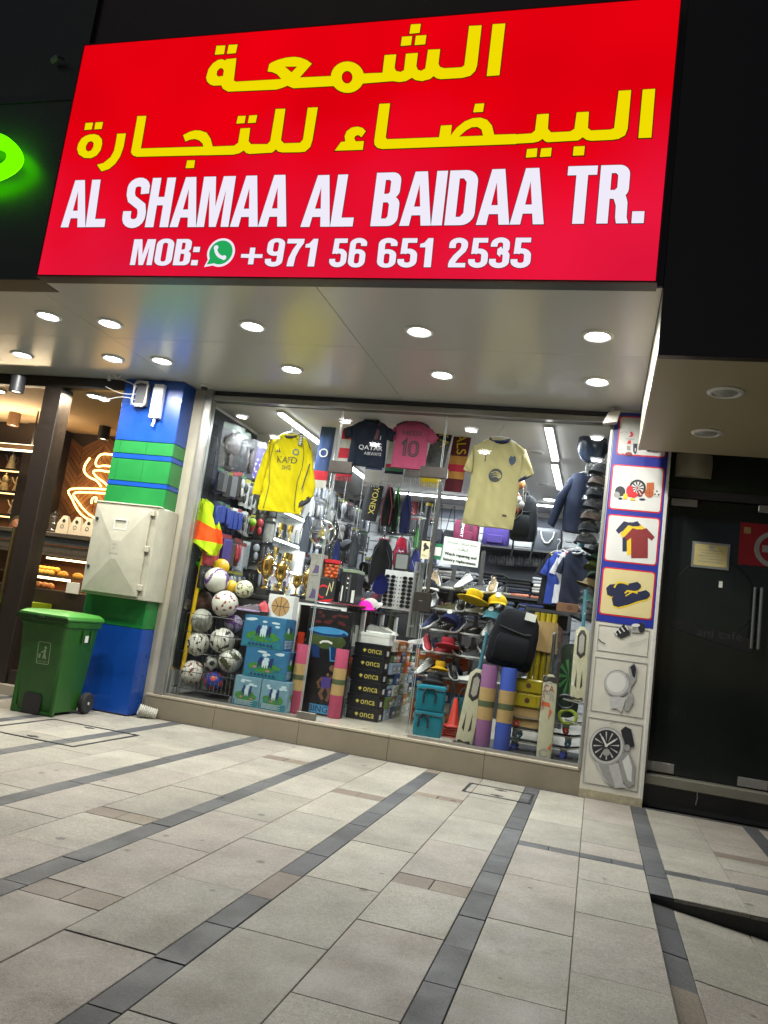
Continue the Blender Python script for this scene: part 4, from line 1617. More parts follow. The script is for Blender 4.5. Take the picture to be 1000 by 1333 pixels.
mb = MB()
mb.box(-13, -4.6, 9.32, 9.4, .1, 3.28)
cafe_wall = struct('wall', mb, mat('dark timber backing', (.05, .03, .018), .6))
mb = MB()
mb.box(-4.62, -4.32, 7.5, 9.4, .1, 3.4)
struct('wall', mb, CF)
mb = MB()
mb.box(-13, -12.9, 7.2, 9.4, .1, 3.28)
struct('wall', mb, CF)
# herringbone planks
woods = [mat('walnut plank %d' % i, s2l(c), .4, 0, .25, 14, .05, 60, stretch=(1, 1, 4)) for i, c in enumerate(('#7a5230', '#6b4526', '#865d38'))]
pw = .34
rr = random.Random(9)
cz0 = 1.3
for i, cx in enumerate([-8.15+.34*k for k in range(9)]):
    sgn = 1 if i % 2 else -1
    for j in range(26):
        z = cz0+j*.082
        if z > 3.22:
            break
        dz = sgn*pw*.5*1.0
        q = [(cx+.004, z-dz), (cx+pw-.004, z+dz), (cx+pw-.004, z+dz+.072), (cx+.004, z-dz+.072)]
        q = [(x_, min(z_, 3.274)) for x_, z_ in q]
        if max(z_ for x_, z_ in q)-min(z_ for x_, z_ in q) < .03 or min(z_ for x_, z_ in q) > 3.2:
            continue
        mb = MB()
        y = 9.3-rr.uniform(0, .006)
        mb.prism(q, y, 9.319)
        ob('plank', mb, rr.choice(woods), cafe_wall, 0)
# neon cup on the wall
YN = 9.25
F7 = lambda L: [at(q[0]*.17, 460+q[1]*.17, YN) for q in L]
neon = thing('neon_cup', 'glowing amber neon outline of a steaming cup on the herringbone cafe wall', 'neon sign', (0, 0, 0))
M_neon = emit('amber neon', (1., .58, .17), 7)
def spl(L, k=4):
    L = [Vector(p) for p in L]
    L = [L[0]]+L+[L[-1]]
    o = []
    for i in range(1, len(L)-2):
        a, b, c, d = L[i-1:i+3]
        for q in range(k):
            t = q/k
            o.append(.5*((2*b)+(c-a)*t+(2*a-5*b+4*c-d)*t*t+(3*b-a-3*c+d)*t**3))
    o.append(L[-2])
    return o
for L in ([(905, 770), (850, 775), (800, 770), (760, 785), (735, 830), (745, 865), (800, 860), (880, 870)],
          [(690, 800), (655, 850), (645, 900), (680, 945), (740, 975), (775, 1020)],
          [(880, 905), (820, 905), (760, 895), (715, 905), (740, 945), (800, 990), (830, 1025)],
          [(1000, 1055), (800, 1040), (540, 1040), (555, 1120), (620, 1230), (740, 1300), (900, 1330), (1050, 1280)],
          [(1000, 1090), (800, 1072), (575, 1068), (600, 1140), (680, 1230), (780, 1280), (900, 1295)],
          [(700, 1150), (710, 1110), (740, 1105), (730, 1140)]):
    P = F7(L)
    mb = MB()
    mb.tube([(p.x, YN, p.y) for p in spl(P)], .0135, 6)
    ob('neon_tube', mb, M_neon, neon)
lamp('neon_light', (-6.5, 8.95, 2.45), 'DISK', .7, .7, 3, (1, .55, .18), neon, (R(90), 0, 0))
mb = MB()
mb.tube([(-6.55, 9.26, 2.2), (-6.55, 9.31, 2.2)], .02)
ob('wall_fixing', mb, M_dark, neon)

# ceiling fittings
for (px, py, w, lit, lb) in ((123, 515, .09, 1, 'lit cafe ceiling lamp nearest the blue pillar'), (55, 577, .09, 1, 'lit cafe ceiling lamp behind the dark mullion'), (-2, 508, .09, 1, 'lit cafe ceiling lamp cut by the left edge')):
    x, y = onz(px, py, 3.275)
    y = min(y, 9.0)
    downlight(lb, x, y, 3.275, 45, (1, .82, .6), .085, True, 'lit cafe ceiling lamps')
for (px, py, lb) in ((25, 505, 'black cylinder spotlight under the cafe ceiling nearest the window head'), (137, 570, 'black cylinder spotlight by the herringbone wall next to the pillar'), (20, 552, 'dim brown cylinder spotlight above the linear pendant')):
    x, y = onz(px, py-14, 3.275)
    y = min(y, 9.1)
    t = thing('spotlight', lb, 'spotlight', (x, y, 3.28))
    mb = MB()
    mb.lathe([(.001, -.0), (.075, -.0), (.075, -.17), (.06, -.175), (.055, -.15), (.001, -.15)], 18)
    ob('housing', mb, M_black if 'brown' not in lb else mat('brown metal', s2l('#5d452f'), .5), t)
    mb = MB()
    mb.lathe([(.001, -.155), (.05, -.155), (.05, -.16), (.001, -.16)], 14)
    ob('lamp_lens', mb, M_lensw, t)
# linear pendant
a = at(53, 588, 8.2)
pd = thing('linear_pendant', 'long bar pendant with a glowing underside hung in the cafe', 'ceiling light', (a[0]-.75, 8.2, a[1]))
part('bar', [(-.75, .75, -.05, .05, 0, .06)], mat('bronze bar', s2l('#7d5f41'), .4, .3), pd, .004)
part('light_strip', [(-.75, .75, -.04, .04, -.012, -.001)], emit('warm light strip', (1, .8, .52), 5), pd)
for x in (.6, -.6):
    mb = MB()
    mb.tube([(x, 0, .06), (x, 0, 3.28-a[1])], .011, 6)
    ob('rod', mb, M_black, pd)
lamp('added_up_light', (0, 0, .08), 'RECTANGLE', 1.4, .08, 26, (1, .74, .46), pd, (R(180), 0, 0))  # upward light added to the pendant to brighten the cafe ceiling
part('light_strip', [(-.75, .75, -.04, .04, .061, .068)], MC['warm light strip'], pd)  # glowing upper strip added along with the upward light

# niche shelves with coffee pots
M_lstrip = emit('amber shelf light', (1., .62, .22), 4)
M_pot = mat('brushed pewter', (.42, .36, .28), .3, .7, .15, 30)
M_potg = mat('cream enamel', s2l('#c4b48a'), .4)
mk = thing('display_niche', 'dark timber niche unit with amber lit shelves on the left cafe wall', 'shelf', (0, 0, 0))
xr, _ = at(25, 600, 8.95)
part('side_panel', [(xr+.12, xr+.5, 8.85, 9.29, .3, 3.27)], CF, mk)
part('top_panel', [(xr-2.4, xr+.118, 8.9, 9.29, at(20, 585, 8.9)[1], 3.27)], CF, mk)
part('back_panel', [(xr-2.4, xr+.118, 9.2, 9.29, 1.4, at(20, 585, 8.9)[1]-.002)], mat('amber timber panel', s2l('#6a4224'), .5, 0, .2, 12), mk)
shz = [at(20, 611, 8.95)[1], at(18, 640, 8.95)[1], at(14, 670, 8.95)[1]]
for i, z in enumerate(shz):
    q = part('shelf_board', [(xr-2.4, xr+.118, 8.9, 9.198, z-.03, z)], CF, mk)
    part('light_strip', [(xr-2.3, xr+.1, 8.905, 8.93, z-.046, z-.031)], M_lstrip, q)
    lamp('shelf_light', (xr-.9, 9.0, z-.05), 'RECTANGLE', 2., .05, 2.5, (1, .6, .2), q)
pk = 0
def pot(x, y, z, lb, cm, s=1.):
    t = thing('coffee_pot', lb, 'coffee pot', (x, y, z), R(random.uniform(-12, 12)), 'coffee pots on the cafe shelves')
    mb = MB()
    mb.lathe([(.001, 0), (.055*s, 0), (.06*s, .01*s), (.045*s, .07*s), (.03*s, .11*s), (.036*s, .13*s), (.034*s, .16*s), (.02*s, .175*s)], 14)
    ob('body', mb, cm, t)
    mb = MB()
    mb.lathe([(.034*s, .161*s), (.028*s, .185*s), (.006*s, .2*s), (.008*s, .22*s), (.001, .235*s)], 12)
    ob('lid', mb, M_pot, t)
    mb = MB()
    mb.tube([(-.04*s, 0, .1*s), (-.07*s, 0, .125*s), (-.1*s, 0, .175*s), (-.125*s, 0, .17*s)], .012*s, 6, taper=.4)
    ob('spout', mb, M_pot, t)
    mb = MB()
    mb.tube([(.03*s, 0, .15*s), (.075*s, 0, .155*s), (.085*s, 0, .11*s), (.06*s, 0, .06*s), (.045*s, 0, .04*s)], .006*s, 6)
    ob('handle', mb, M_pot, t)
for (px, py, i, cm, lb) in ((12, 0, 0, M_potg, 'cream and pewter coffee pot alone on top of the lit niche'), (20, 0, 1, M_potg, 'cream coffee pot on the upper lit shelf beside the side panel'), (2, 0, 1, M_potg, 'cream coffee pot on the upper lit shelf cut by the left edge'), (14, 0, 2, M_pot, 'pewter coffee pot with a long spout on the lower lit shelf')):
    z = shz[i]
    x = at(px, 620 + i*30, 9.02)[0]
    pot(x, 9.02, z, lb, cm, 1.15)

# service counter with display case
kn = thing('service_counter', 'stainless service counter with a lit pastry display case behind the cafe glass', 'counter', (0, 0, 0))
YK = 8.0
z1 = at(80, 694, YK)[1]
M_ss = mat('dull stainless steel', (.25, .21, .17), .3, .8, .1, 20)
part('top_ledge', [(-8.2, -4.9, YK, YK+.4, z1-.05, z1)], M_ss, kn, .004)
part('under_ledge', [(-8.2, -4.9, YK+.03, YK+.06, z1-.14, z1-.052)], M_dark, kn)
part('ledge_rail', [(-8.2, -4.9, YK+.05, YK+.07, z1-.2, z1-.15)], M_ss, kn)
zc = [at(80, 727, YK)[1], at(80, 751, YK)[1], at(70, 768, YK)[1]]
part('case_frame', [(-8.2, -4.9, YK+.02, YK+.05, zc[0]+.02, zc[0]+.05), (-8.2, -4.9, YK+.02, YK+.05, z1-.24, z1-.2)], M_ss, kn)
for i in (1, 2):
    part('shelf_board', [(-8.2, -4.9, YK+.04, YK+.45, zc[i]-.012, zc[i])], M_ss, kn)
part('back_panel', [(-8.2, -4.9, YK+.5, YK+.53, .2, z1-.051)], mat('amber glazed panel', s2l('#7a4a22'), .4), kn)
part('base_panel', [(-8.2, -4.9, YK+.01, YK+.49, .1, zc[2]-.015)], CF, kn)
part('light_strip', [(at(55, 730, YK)[0], -4.95, YK+.06, YK+.09, zc[0]-.02, zc[0])], emit('warm case light', (1, .75, .4), 7), kn)
part('light_strip', [(at(42, 755, YK)[0], at(85, 758, YK)[0], YK+.06, YK+.09, zc[1]-.045, zc[1]-.02)], MC['warm case light'], kn)
lamp('case_light', (-6, YK+.2, zc[0]-.03), 'RECTANGLE', 1.8, .1, 6, (1, .66, .3), kn)
lamp('case_light', (-6, YK+.2, zc[1]-.05), 'RECTANGLE', 1.8, .1, 5, (1, .66, .3), kn)
past = [mat('golden pastry', s2l('#d9962c'), .5, 0, .25, 40), mat('yellow pastry', s2l('#e0b040'), .45, 0, .2, 40), mat('brown bun', s2l('#a8622a'), .45, 0, .25, 40)]
nm = 0
for i, (xa, xb, n, m, sz) in enumerate(((34, 68, 7, 1, .042), (84, 104, 2, 0, .075))):
    for k in range(n):
        px = xa+(xb-xa)*k/(n-1)
        for row in (0, 1) if m == 1 else (0,):
            x = at(px, 745, YK+.15)[0]
            mb = MB()
            mb.ell((0, 0, .03), (sz, .045, .034+.01*(m == 0)), 10, 6)
            tag(ob('pastry', mb, past[m], None, 40, (x, YK+.13+.1*row, zc[1]+.0 + .045*row)), ('small yellow pastry on the upper case shelf, %s from the left in the %s row' % (ORD[k], ['front', 'back'][row])) if m == 1 else 'plump golden bun on the upper case shelf, %s before the cabinet' % ORD[k], 'pastry', 'pastries in the cafe display case')
for k in range(6):
    x = at(28+k*7.5, 763, YK+.15)[0]
    mb = MB()
    mb.ell((0, 0, .035), (.05, .05, .04), 10, 6)
    tag(ob('pastry', mb, past[2], None, 40, (x, YK+.15, zc[2])), 'round brown bun on the lower case shelf, %s from the mullion' % ORD[k], 'pastry', 'pastries in the cafe display case')
x = at(93, 765, YK-.03)[0]
mb = MB()
mb.box(-.085, .085, 0, .02, 0, .13, 0, .003)
tag(ob('price_board', mb, M_wpr, None, 0, (x, YK-.01, zc[2]-.012)), 'blank white card standing at the front of the pastry case', 'card')
# things on the ledge
x = at(66, 690, YK+.15)[0]
jr = thing('glass_jar', 'dark slender coffee press jar standing on the cafe counter ledge', 'jar', (x, YK+.18, z1))
mb = MB()
mb.lathe([(.001, 0), (.055, 0), (.055, .21), (.05, .22), (.001, .22)], 14)
ob('jar_body', mb, mat('smoked glass', (.08, .06, .045), .1, .3), jr)
mb = MB()
for z in (.03, .11, .19):
    mb.lathe([(.057, z), (.059, z+.006), (.057, z+.012)], 14)
ob('metal_band', mb, M_steel, jr)
mb = MB()
mb.lathe([(.05, .221), (.055, .235), (.02, .25), (.012, .27), (.001, .275)], 14)
ob('lid', mb, M_black, jr)
for k, px in enumerate((80, 97, 113)):
    x = at(px, 694, YK+.12)[0]
    t = thing('paper_bag', 'white paper bag with a round mark on the ledge, %s from the dark jar' % ORD[k], 'bag', (x, YK+.15, z1), 0, 'paper bags on the cafe counter')
    mb = MB()
    mb.loft([[(-.085, -.04, 0), (.085, -.04, 0), (.085, .04, 0), (-.085, .04, 0)], [(-.075, -.04, .12), (.075, -.04, .12), (.075, .04, .12), (-.075, .04, .12)], [(-.04, -.02, .2), (.045, -.02, .2), (.045, .02, .2), (-.04, .02, .2)], [(-.03, -.012, .225), (.035, -.012, .225), (.035, .012, .225), (-.03, .012, .225)]])
    ob('bag_body', mb, mat('white bag paper', s2l('#cdbfa8'), .6, 0, .06, 10), t, 20)
    mb = MB()
    mb.flat([circ(0, .09, .025, 16), circ(0, .09, .018, 16)], -.042)
    mb.flat(circ(.01, .16, .022, 14), -.0385)
    ob('mark', mb, M_pk, t, 0)
# lime cabinet low behind the mullion
lc = thing('lime_cabinet', 'lime green ribbed cabinet low behind the cafe glass', 'cabinet', (0, 0, 0))
xl = at(-30, 860, 7.6)[0]
xr2 = at(36, 800, 7.6)[0]
part('body', [(xl, xr2, 7.6, 7.98, .25, .93)], mat('lime laminate', s2l('#8aa018'), .4, 0, .06, 6), lc)
for k in range(12):
    x = xl+(xr2-xl)*(k+.5)/12
    part('rib', [(x-.02, x+.02, 7.588, 7.599, .27, .91)], mat('lime laminate', s2l('#8aa018'), .4), lc, .003)
part('base', [(xl, xr2, 7.6, 7.98, .1, .249)], CF, lc)
mb = MB()
mb.ell((0, 0, .05), (.06, .06, .05), 12, 7)
tag(ob('red_ball', mb, M_redp, None, 40, (at(25, 789, 7.72)[0], 7.72, .93)), 'small round red lamp cover on top of the lime cabinet', 'lamp cover')

# somebody leaning behind the cafe glass
def person(label, x, y, z, h, rz, shirt, lean):
    t = thing('person', label, 'person', (x, y, z), rz)
    vs = [((0, 0, .52), .11), ((0, .0, .62), .105), ((0, -.01*lean, .72), .12), ((0, -.05*lean, .82), .06), ((0, -.09*lean, .86), .045),
          ((.1, 0, .5), .075), ((.11, -.01, .28), .05), ((.11, .01, .04), .035), ((.12, -.06, .02), .03),
          ((-.1, 0, .5), .075), ((-.11, -.01, .28), .05), ((-.11, .01, .04), .035), ((-.12, -.06, .02), .03),
          ((.13, -.04*lean, .79), .05), ((.18, -.1*lean, .62), .036), ((.14, -.25*lean, .56), .028), ((.13, -.31*lean, .55), .02),
          ((-.13, -.04*lean, .79), .05), ((-.18, -.1*lean, .62), .036), ((-.14, -.25*lean, .56), .028), ((-.13, -.31*lean, .55), .02)]
    es = [(0, 1), (1, 2), (2, 3), (3, 4), (0, 5), (5, 6), (6, 7), (7, 8), (0, 9), (9, 10), (10, 11), (11, 12), (3, 13), (13, 14), (14, 15), (15, 16), (3, 17), (17, 18), (18, 19), (19, 20)]
    me = bpy.data.meshes.new('body')
    me.from_pydata([tuple(c*h for c in v) for v, r in vs], es, [])
    o = bpy.data.objects.new('body', me)
    C.objects.link(o)
    o.parent = t
    me.materials.append(shirt)
    o.modifiers.new('skin', 'SKIN').use_smooth_shade = True
    for i, (v, r) in enumerate(vs):
        me.skin_vertices[0].data[i].radius = (r*h*.95, r*h*.8)
        me.skin_vertices[0].data[i].use_root = i == 0
    s = o.modifiers.new('sub', 'SUBSURF')
    s.levels = s.render_levels = 2
    sk = mat('warm brown skin', s2l('#8a5a3c'), .5, 0, .1, 20)
    hx_, hy_, hz_ = 0, -.12*lean*h, .925*h
    mb = MB()
    mb.ell((hx_, hy_, hz_), (.045*h, .056*h, .068*h), 18, 12)
    mb.ell((hx_, hy_-.055*h, hz_-.012*h), (.009*h, .016*h, .016*h), 8, 6)
    mb.box(hx_-.016*h, hx_+.016*h, hy_-.054*h, hy_-.05*h, hz_-.036*h, hz_-.032*h)
    for s_ in (-1, 1):
        mb.ell((hx_+s_*.046*h, hy_+.005*h, hz_), (.007*h, .014*h, .02*h), 8, 6)
        mb.ell((hx_+s_*.018*h, hy_-.05*h, hz_+.004*h), (.007*h, .006*h, .005*h), 8, 5)
    ob('head', mb, sk, t, 60)
    mb = MB()
    mb.ell((hx_, hy_+.012*h, hz_+.014*h), (.05*h, .058*h, .066*h), 16, 8, lo=-.05)
    ob('hair', mb, mat('black hair', (.012, .01, .009), .5), t, 60)
    for s_ in (-1, 1):
        bx, by, bz = s_*.13*h, -.31*lean*h, .55*h
        mb = MB()
        mb.ell((bx, by-.02*h, bz), (.022*h, .03*h, .012*h), 10, 6)
        for k in range(4):
            fx = bx+(k-1.5)*.011*h
            L = (.045, .052, .049, .038)[k]*h
            mb.tube([(fx, by-.04*h, bz), (fx, by-.04*h-L*.6, bz-.003*h), (fx, by-.04*h-L*.95, bz-.014*h)], .0055*h, 6, taper=.7)
        mb.tube([(bx-s_*.02*h, by-.01*h, bz), (bx-s_*.036*h, by-.03*h, bz-.004*h), (bx-s_*.037*h, by-.055*h, bz-.01*h)], .0065*h, 6, taper=.7)
        ob('hand', mb, sk, t, 60)
    return t
hx2, hz2 = at(12, 684, 8.55)
person('person with short dark hair in dark clothes standing behind the cafe counter', hx2, 8.72, .1, (hz2-.1)/.925, R(30), mat('dark work shirt', (.03, .026, .024), .8, 0, .2, 30), .5)

# ================================================================== GOODS: BUILDERS
def bc(pts_or, Y):
    return at(pts_or[0], pts_or[1], Y)


def fabric(name, c, sc=120., var=.1, bump=.15):
    return mat(name, s2l(c) if isinstance(c, str) else c, .8, 0, var, sc, bump, 260, spec=.2)


_b = bmesh.new()
bmesh.ops.create_icosphere(_b, subdivisions=4, radius=1)
ICO_V = [v.co.copy() for v in _b.verts]
ICO_F = [[v.index for v in f.verts] for f in _b.faces]
_b.free()
_b = bmesh.new()
bmesh.ops.create_icosphere(_b, subdivisions=1, radius=1)
ICO12 = [v.co.normalized() for v in _b.verts][:12]
_b.free()
ICO12 = []
ph_ = (1+5**.5)/2
for s1 in (-1, 1):
    for s2 in (-1, 1):
        for q in ((0, s1, s2*ph_), (s1, s2*ph_, 0), (s2*ph_, 0, s1)):
            ICO12.append(Vector(q).normalized())
M_ballw = mat('white ball leather', s2l('#c9c6bb'), .35, 0, .06, 30, .15, 90)


def ball(label, x, y, z, r, style, c1, c2=None, seed=0, c3=None):
    rg = random.Random(seed)
    rot = Matrix.Rotation(rg.uniform(0, 6), 3, Vector((rg.uniform(-1, 1), rg.uniform(-1, 1), rg.uniform(-1, 1))).normalized())
    ax = [rot @ a for a in ICO12]
    me = bpy.data.meshes.new('ball')
    me.from_pydata([tuple(v*r) for v in ICO_V], [], ICO_F)
    for m in [c1]+([c2] if c2 else [])+([c3] if c3 else []):
        me.materials.append(m)
    if c2:
        mi = []
        for f in ICO_F:
            n = (ICO_V[f[0]]+ICO_V[f[1]]+ICO_V[f[2]]).normalized()
            ds = sorted([(n.dot(a), i) for i, a in enumerate(ax)], reverse=True)
            d, i = ds[0]
            an = math.acos(min(1, d))
            wob = noise.noise(n*4+Vector((seed, 0, 0)))
            v = 0
            if style == 'classic':
                v = an < .36
            elif style == 'ring':
                v = .27+wob*.12 < an < .40+wob*.1 and noise.noise(n*3.1+Vector((0, seed, 0))) > -.12
            elif style == 'swirl':
                p = rot @ n
                v = abs(p.x*.8+.5*math.sin(p.y*3.2)-.1) < .13 or abs(p.z*.9-.45*math.cos(p.x*3)+.2) < .1
            elif style == 'patch':
                v = noise.noise(n*2.6+Vector((seed, seed, 0))) > .17
            elif style == 'dots':
                v = an < .3
            elif style == 'leaf':
                p = rot @ n
                v = abs(abs(p.x)-.5) < .22 and abs(p.y) < .55
            k = 1 if v else 0
            if v and c3 and i % 2:
                k = 2
            mi.append(k)
        me.polygons.foreach_set('material_index', mi)
    me.polygons.foreach_set('use_smooth', [True]*len(ICO_F))
    me.update()
    o = bpy.data.objects.new('ball', me)
    C.objects.link(o)
    o.location = (x, y, z)
    return tag(o, label, 'ball', 'balls in the wire cage')


def carton(name, label, cat, x0, x1, y0, y1, z0, z1, m, group=None, lid=None, ends=None, rz=0.):
    """a closed carton with its own lid; ends(mb) adds flat print on the front"""
    cx, cy = (x0+x1)/2, (y0+y1)/2
    t = thing(name, label, cat, (cx, cy, z0), rz, group)
    w, d, h = (x1-x0)/2, (y1-y0)/2, z1-z0
    lh = min(.035, h*.3) if lid else 0
    mb = MB()
    mb.box(-w+(.002 if lid else 0), w-(.002 if lid else 0), -d+(.002 if lid else 0), d-.002, .001, h-lh-.0005 if lid else h-.001, 0, .002)
    ob('carton_body', mb, m, t, 0)
    if lid:
        mb = MB()
        mb.box(-w, w, -d, d, h-lh, h-.001, 0, .002)
        ob('carton_lid', mb, lid, t, 0)
    return t, w, d, h


def mat_roll(label, x, y, z, r, h, cm, band=.5, tag_=False):
    t = thing('exercise_mat', label, 'exercise mat', (x, y, z), R(random.uniform(0, 90)), 'rolled exercise mats in the window')
    mb = MB()
    mb.lathe([(r*.25, .003), (r*.97, .003), (r, .006), (r, h-.004), (r*.97, h), (r*.25, h)], 28)
    b = ob('roll', mb, cm, t)
    mb = MB()
    sp = []
    for i in range(70):
        a = i*.32
        rr_ = r*(.25+.70*i/70)
        sp.append((rr_*math.cos(a), rr_*math.sin(a), h+.0005))
    mb.tube(sp, r*.012, 4)
    ob('coil_gap', mb, M_black, b)
    mb = MB()
    mb.lathe([(r*1.012, h*.33), (r*1.014, h*.34), (r*1.014, h*.71), (r*1.012, h*.72)], 28)
    ob('paper_sleeve', mb, M_kraft, t)
    mb = MB()
    mb.lathe([(r*1.02, h*.485), (r*1.022, h*.49), (r*1.022, h*.555), (r*1.02, h*.56)], 28)
    ob('sleeve_band', mb, mat('dark olive print', s2l('#4b5338'), .6), t)
    return t


def bat(label, x, y, z, L, lean, rz, face, deco, wrapped=False, txts=(), w=.078):
    """cricket bat standing on its toe"""
    t = thing('cricket_bat', label, 'cricket bat', (x, y, z), rz, 'cricket bats in the window', rx=R(-8), ry=lean)
    bl = L*.66
    mb = MB()
    mb.loft([[(-w*.8*k, -.012, z_), (-w*.4*k, -.02, z_), (w*.4*k, -.02, z_), (w*.8*k, -.012, z_), (w*.85*k, .006, z_), (w*.3*k, .03+.012*q, z_), (-w*.3*k, .03+.012*q, z_), (-w*.85*k, .006, z_)] for z_, k, q in ((0, .8, 0), (.02, 1, .2), (bl*.35, 1.02, 1), (bl*.7, 1, .5), (bl*.93, .95, 0), (bl, .35, -.5))])
    b = ob('blade', mb, mat('pale willow wood', s2l('#b3ad90'), .5, 0, .1, 20, stretch=(4, 4, .5)), t)
    mb = MB()
    mb.lathe([(.016, bl-.02), (.017, bl+.02), (.0175, L*.98), (.02, L*.99), (.015, L)], 12)
    ob('handle_grip', mb, face, t)
    mb = MB()
    for loop, k in deco(bl, w):
        mb.flat(loop, -.0215-.0003*k, k)
    ob('blade_sticker', mb, [mat('silver black print', (.10, .09, .09), .3, .2), mat('dark umber print', s2l('#2c2722'), .4), mat('warm orange print', s2l('#c25a32'), .5), mat('light silver print', s2l('#9a948a'), .35)], b, 0)
    if txts:
        mb = MB()
        for (s_, x_, z_, w_, h_) in txts:
            T = Matrix.Translation((x_, 0, z_)) @ Matrix.Rotation(R(-90) if h_ > 0 and len(s_) > 2 else 0, 4, 'Y')
            text(mb, s_, 0, 0, w_, h_, -.0235, 0, 0, T)
        ob('blade_lettering', mb, mat('brick red print', s2l('#8c2f20'), .5), b, 0)
    if wrapped:
        mb = MB()
        mb.cloth([(-.09, .01, .09, .01), (-.09, bl*.55, .09, bl*.55), (-.08, bl, .085, bl), (-.06, L*.9, .07, L*.93), (-.05, L*1.04, .055, L*1.02)], 8, 3, .09, .006, sd=x*7)
        ob('clear_sleeve', mb, M_film, t)
    return t


def hanger(t, w, z, m=None):
    mb = MB()
    mb.tube([(-w, 0, z-.06), (-w*.5, 0, z-.015), (0, 0, z), (w*.5, 0, z-.015), (w, 0, z-.06)], .006, 6)
    mb.tube([(-w, 0, z-.06), (w, 0, z-.06)], .005, 5)
    mb.tube([(0, 0, z), (0, 0, z+.06), (.02, 0, z+.085), (.028, 0, z+.11), (.01, 0, z+.13), (-.01, 0, z+.12)], .004, 6)
    return ob('hanger', mb, m or mat('clear plastic hanger', (.4, .4, .4), .15), t)


def jersey(label, x, y, z, k, m, rows, sl, sr, collar_m, rz=0., fold=.012, sd=1., hm=None):
    t = thing('jersey', label, 'jersey', (x, y, z), rz, 'football jerseys hanging in the window')
    sca = lambda rs: [tuple(q*k*(1.08 if i % 2 == 0 else 1) for i, q in enumerate(r)) for r in rs]
    mb = MB()
    mb.cloth(sca(rows), 30, 9, .05*k/.8, fold*.9, sd=sd)
    ob('torso', mb, m, t, 60)
    for q, s_ in ((sl, 2.), (sr, 5.)):
        mb = MB()
        mb.cloth(sca(q), 14, 9, .045*k/.8, fold*.8, sd=sd+s_)
        ob('sleeve', mb, m, t, 60)
    nw = abs(rows[-1][0])*k
    mb = MB()
    n = 16
    mb.tube([(nw*1.02*math.cos(2*PI*i/n), .03*math.sin(2*PI*i/n)-.005, rows[-1][1]*k-.004-(.03 if math.sin(2*PI*i/n) < 0 else 0)*abs(math.sin(2*PI*i/n))) for i in range(n)], .014*k/.8, 6, closed=True)
    ob('collar', mb, collar_m, t, 60)
    hanger(t, nw*1.8, rows[-1][1]*k+.03, hm)
    return t


from mathutils.bvhtree import BVHTree


def drape(t, mb, yy, part_='torso'):
    """lay flat or tubular trim, drawn about y = yy, on to the front of the cloth"""
    o = [c for c in t.children if c.name.split('.')[0] == part_][0]
    bv = BVHTree.FromPolygons([v.co.copy() for v in o.data.vertices], [list(p.vertices) for p in o.data.polygons])
    last = -.03
    for i, v in enumerate(mb.v):
        h = bv.ray_cast(Vector((v.x, -1, v.z)), Vector((0, 1, 0)))
        if h[0] is not None:
            last = h[0].y
        mb.v[i] = Vector((v.x, last-.0035+(v.y-yy), v.z))
    return mb


def jprint(t, name, items, m, k=1., yy=-.052):
    """lettering or shapes on the chest: (text, x, z, w, h) or (polygon loops,)"""
    mb = MB()
    for i, q in enumerate(items):
        if isinstance(q[0], str):
            text(mb, q[0], q[1]*k, q[2]*k, q[3]*k, q[4]*k, yy-.0003*i, 0, q[5] if len(q) > 5 else 0., centre=True)
        else:
            mb.flat([[(a*k, b*k) for a, b in l] for l in q], yy-.0003*i)
    drape(t, mb, yy)
    return ob(name, mb, m, t, 0)


# ================================================================== LEFT BAY OF THE WINDOW
# ---- corner flags
M_lime = fabric('lime nylon', '#b9d622', 60)
M_orn = fabric('orange nylon', '#f2591f', 60)
M_ypole = mat('yellow plastic pole', s2l('#c9a40c'), .4, 0, .06, 10)
for k, (b0, b1) in enumerate((((217, 904), (262, 656)), ((231, 906), (275, 664)))):
    xa, za = at(*b0, 7.44+.05*k)
    xb, zb = at(*b1, 7.5+.04*k)
    t = thing('corner_flag', ['yellow corner flag pole nearest the window jamb with an orange and lime flag', 'second yellow corner flag pole, its lime flag hanging behind the first'][k], 'corner flag', (xa, 7.44+.05*k, FZ), 0, 'corner flags')
    top = Vector((xb-xa, .06, zb-FZ))
    mb = MB()
    mb.tube([top*.12, top], .022, 10)
    ob('pole', mb, M_ypole, t)
    mb = MB()
    mb.tube([Vector((0, 0, 0)), top*.12], .016, 8, taper=1.1)
    ob('ground_spike', mb, M_alu, t)
    mb = MB()
    Q = [at(*q, 7.46+.06*k) for q in ((242, 668), (252, 653), (266, 649), (276, 658), (284, 690), (287, 708), (278, 723), (270, 714), (262, 722), (252, 704), (242, 700))]
    o0 = Vector((xa, FZ))
    P = [Vector(q)-o0 for q in Q]
    rows = [(P[10], P[5]), (P[0], P[4]), (P[1], P[3]), (P[1]+Vector((.02, .0)), P[2])]
    lo = [(P[9], P[6]), (P[10], P[5])] if k == 0 else [(P[8], P[6]), (P[9], P[5])]
    for (rs, m_, nm_) in ((lo, M_lime, 'lime_panel'), (rows[:2], M_orn, 'orange_panel'), (rows[1:], M_lime, 'lime_panel')):
        mb = MB()
        mb.cloth([(a.x+.02*k, a.y, b.x+.03*k, b.y) for a, b in rs], 12, 6, .02, .022, sd=k*3.+1, freq=11)
        o = ob(nm_, mb, m_, t, 60)
        o.location = (0, -.035+.07*k, 0)
    mb = MB()
    mb.tube([top*.9, top*1.02], .026, 8)
    ob('end_cap', mb, M_black if k else M_orn, t)
x, z = at(238, 786, 7.45)
mb = MB()
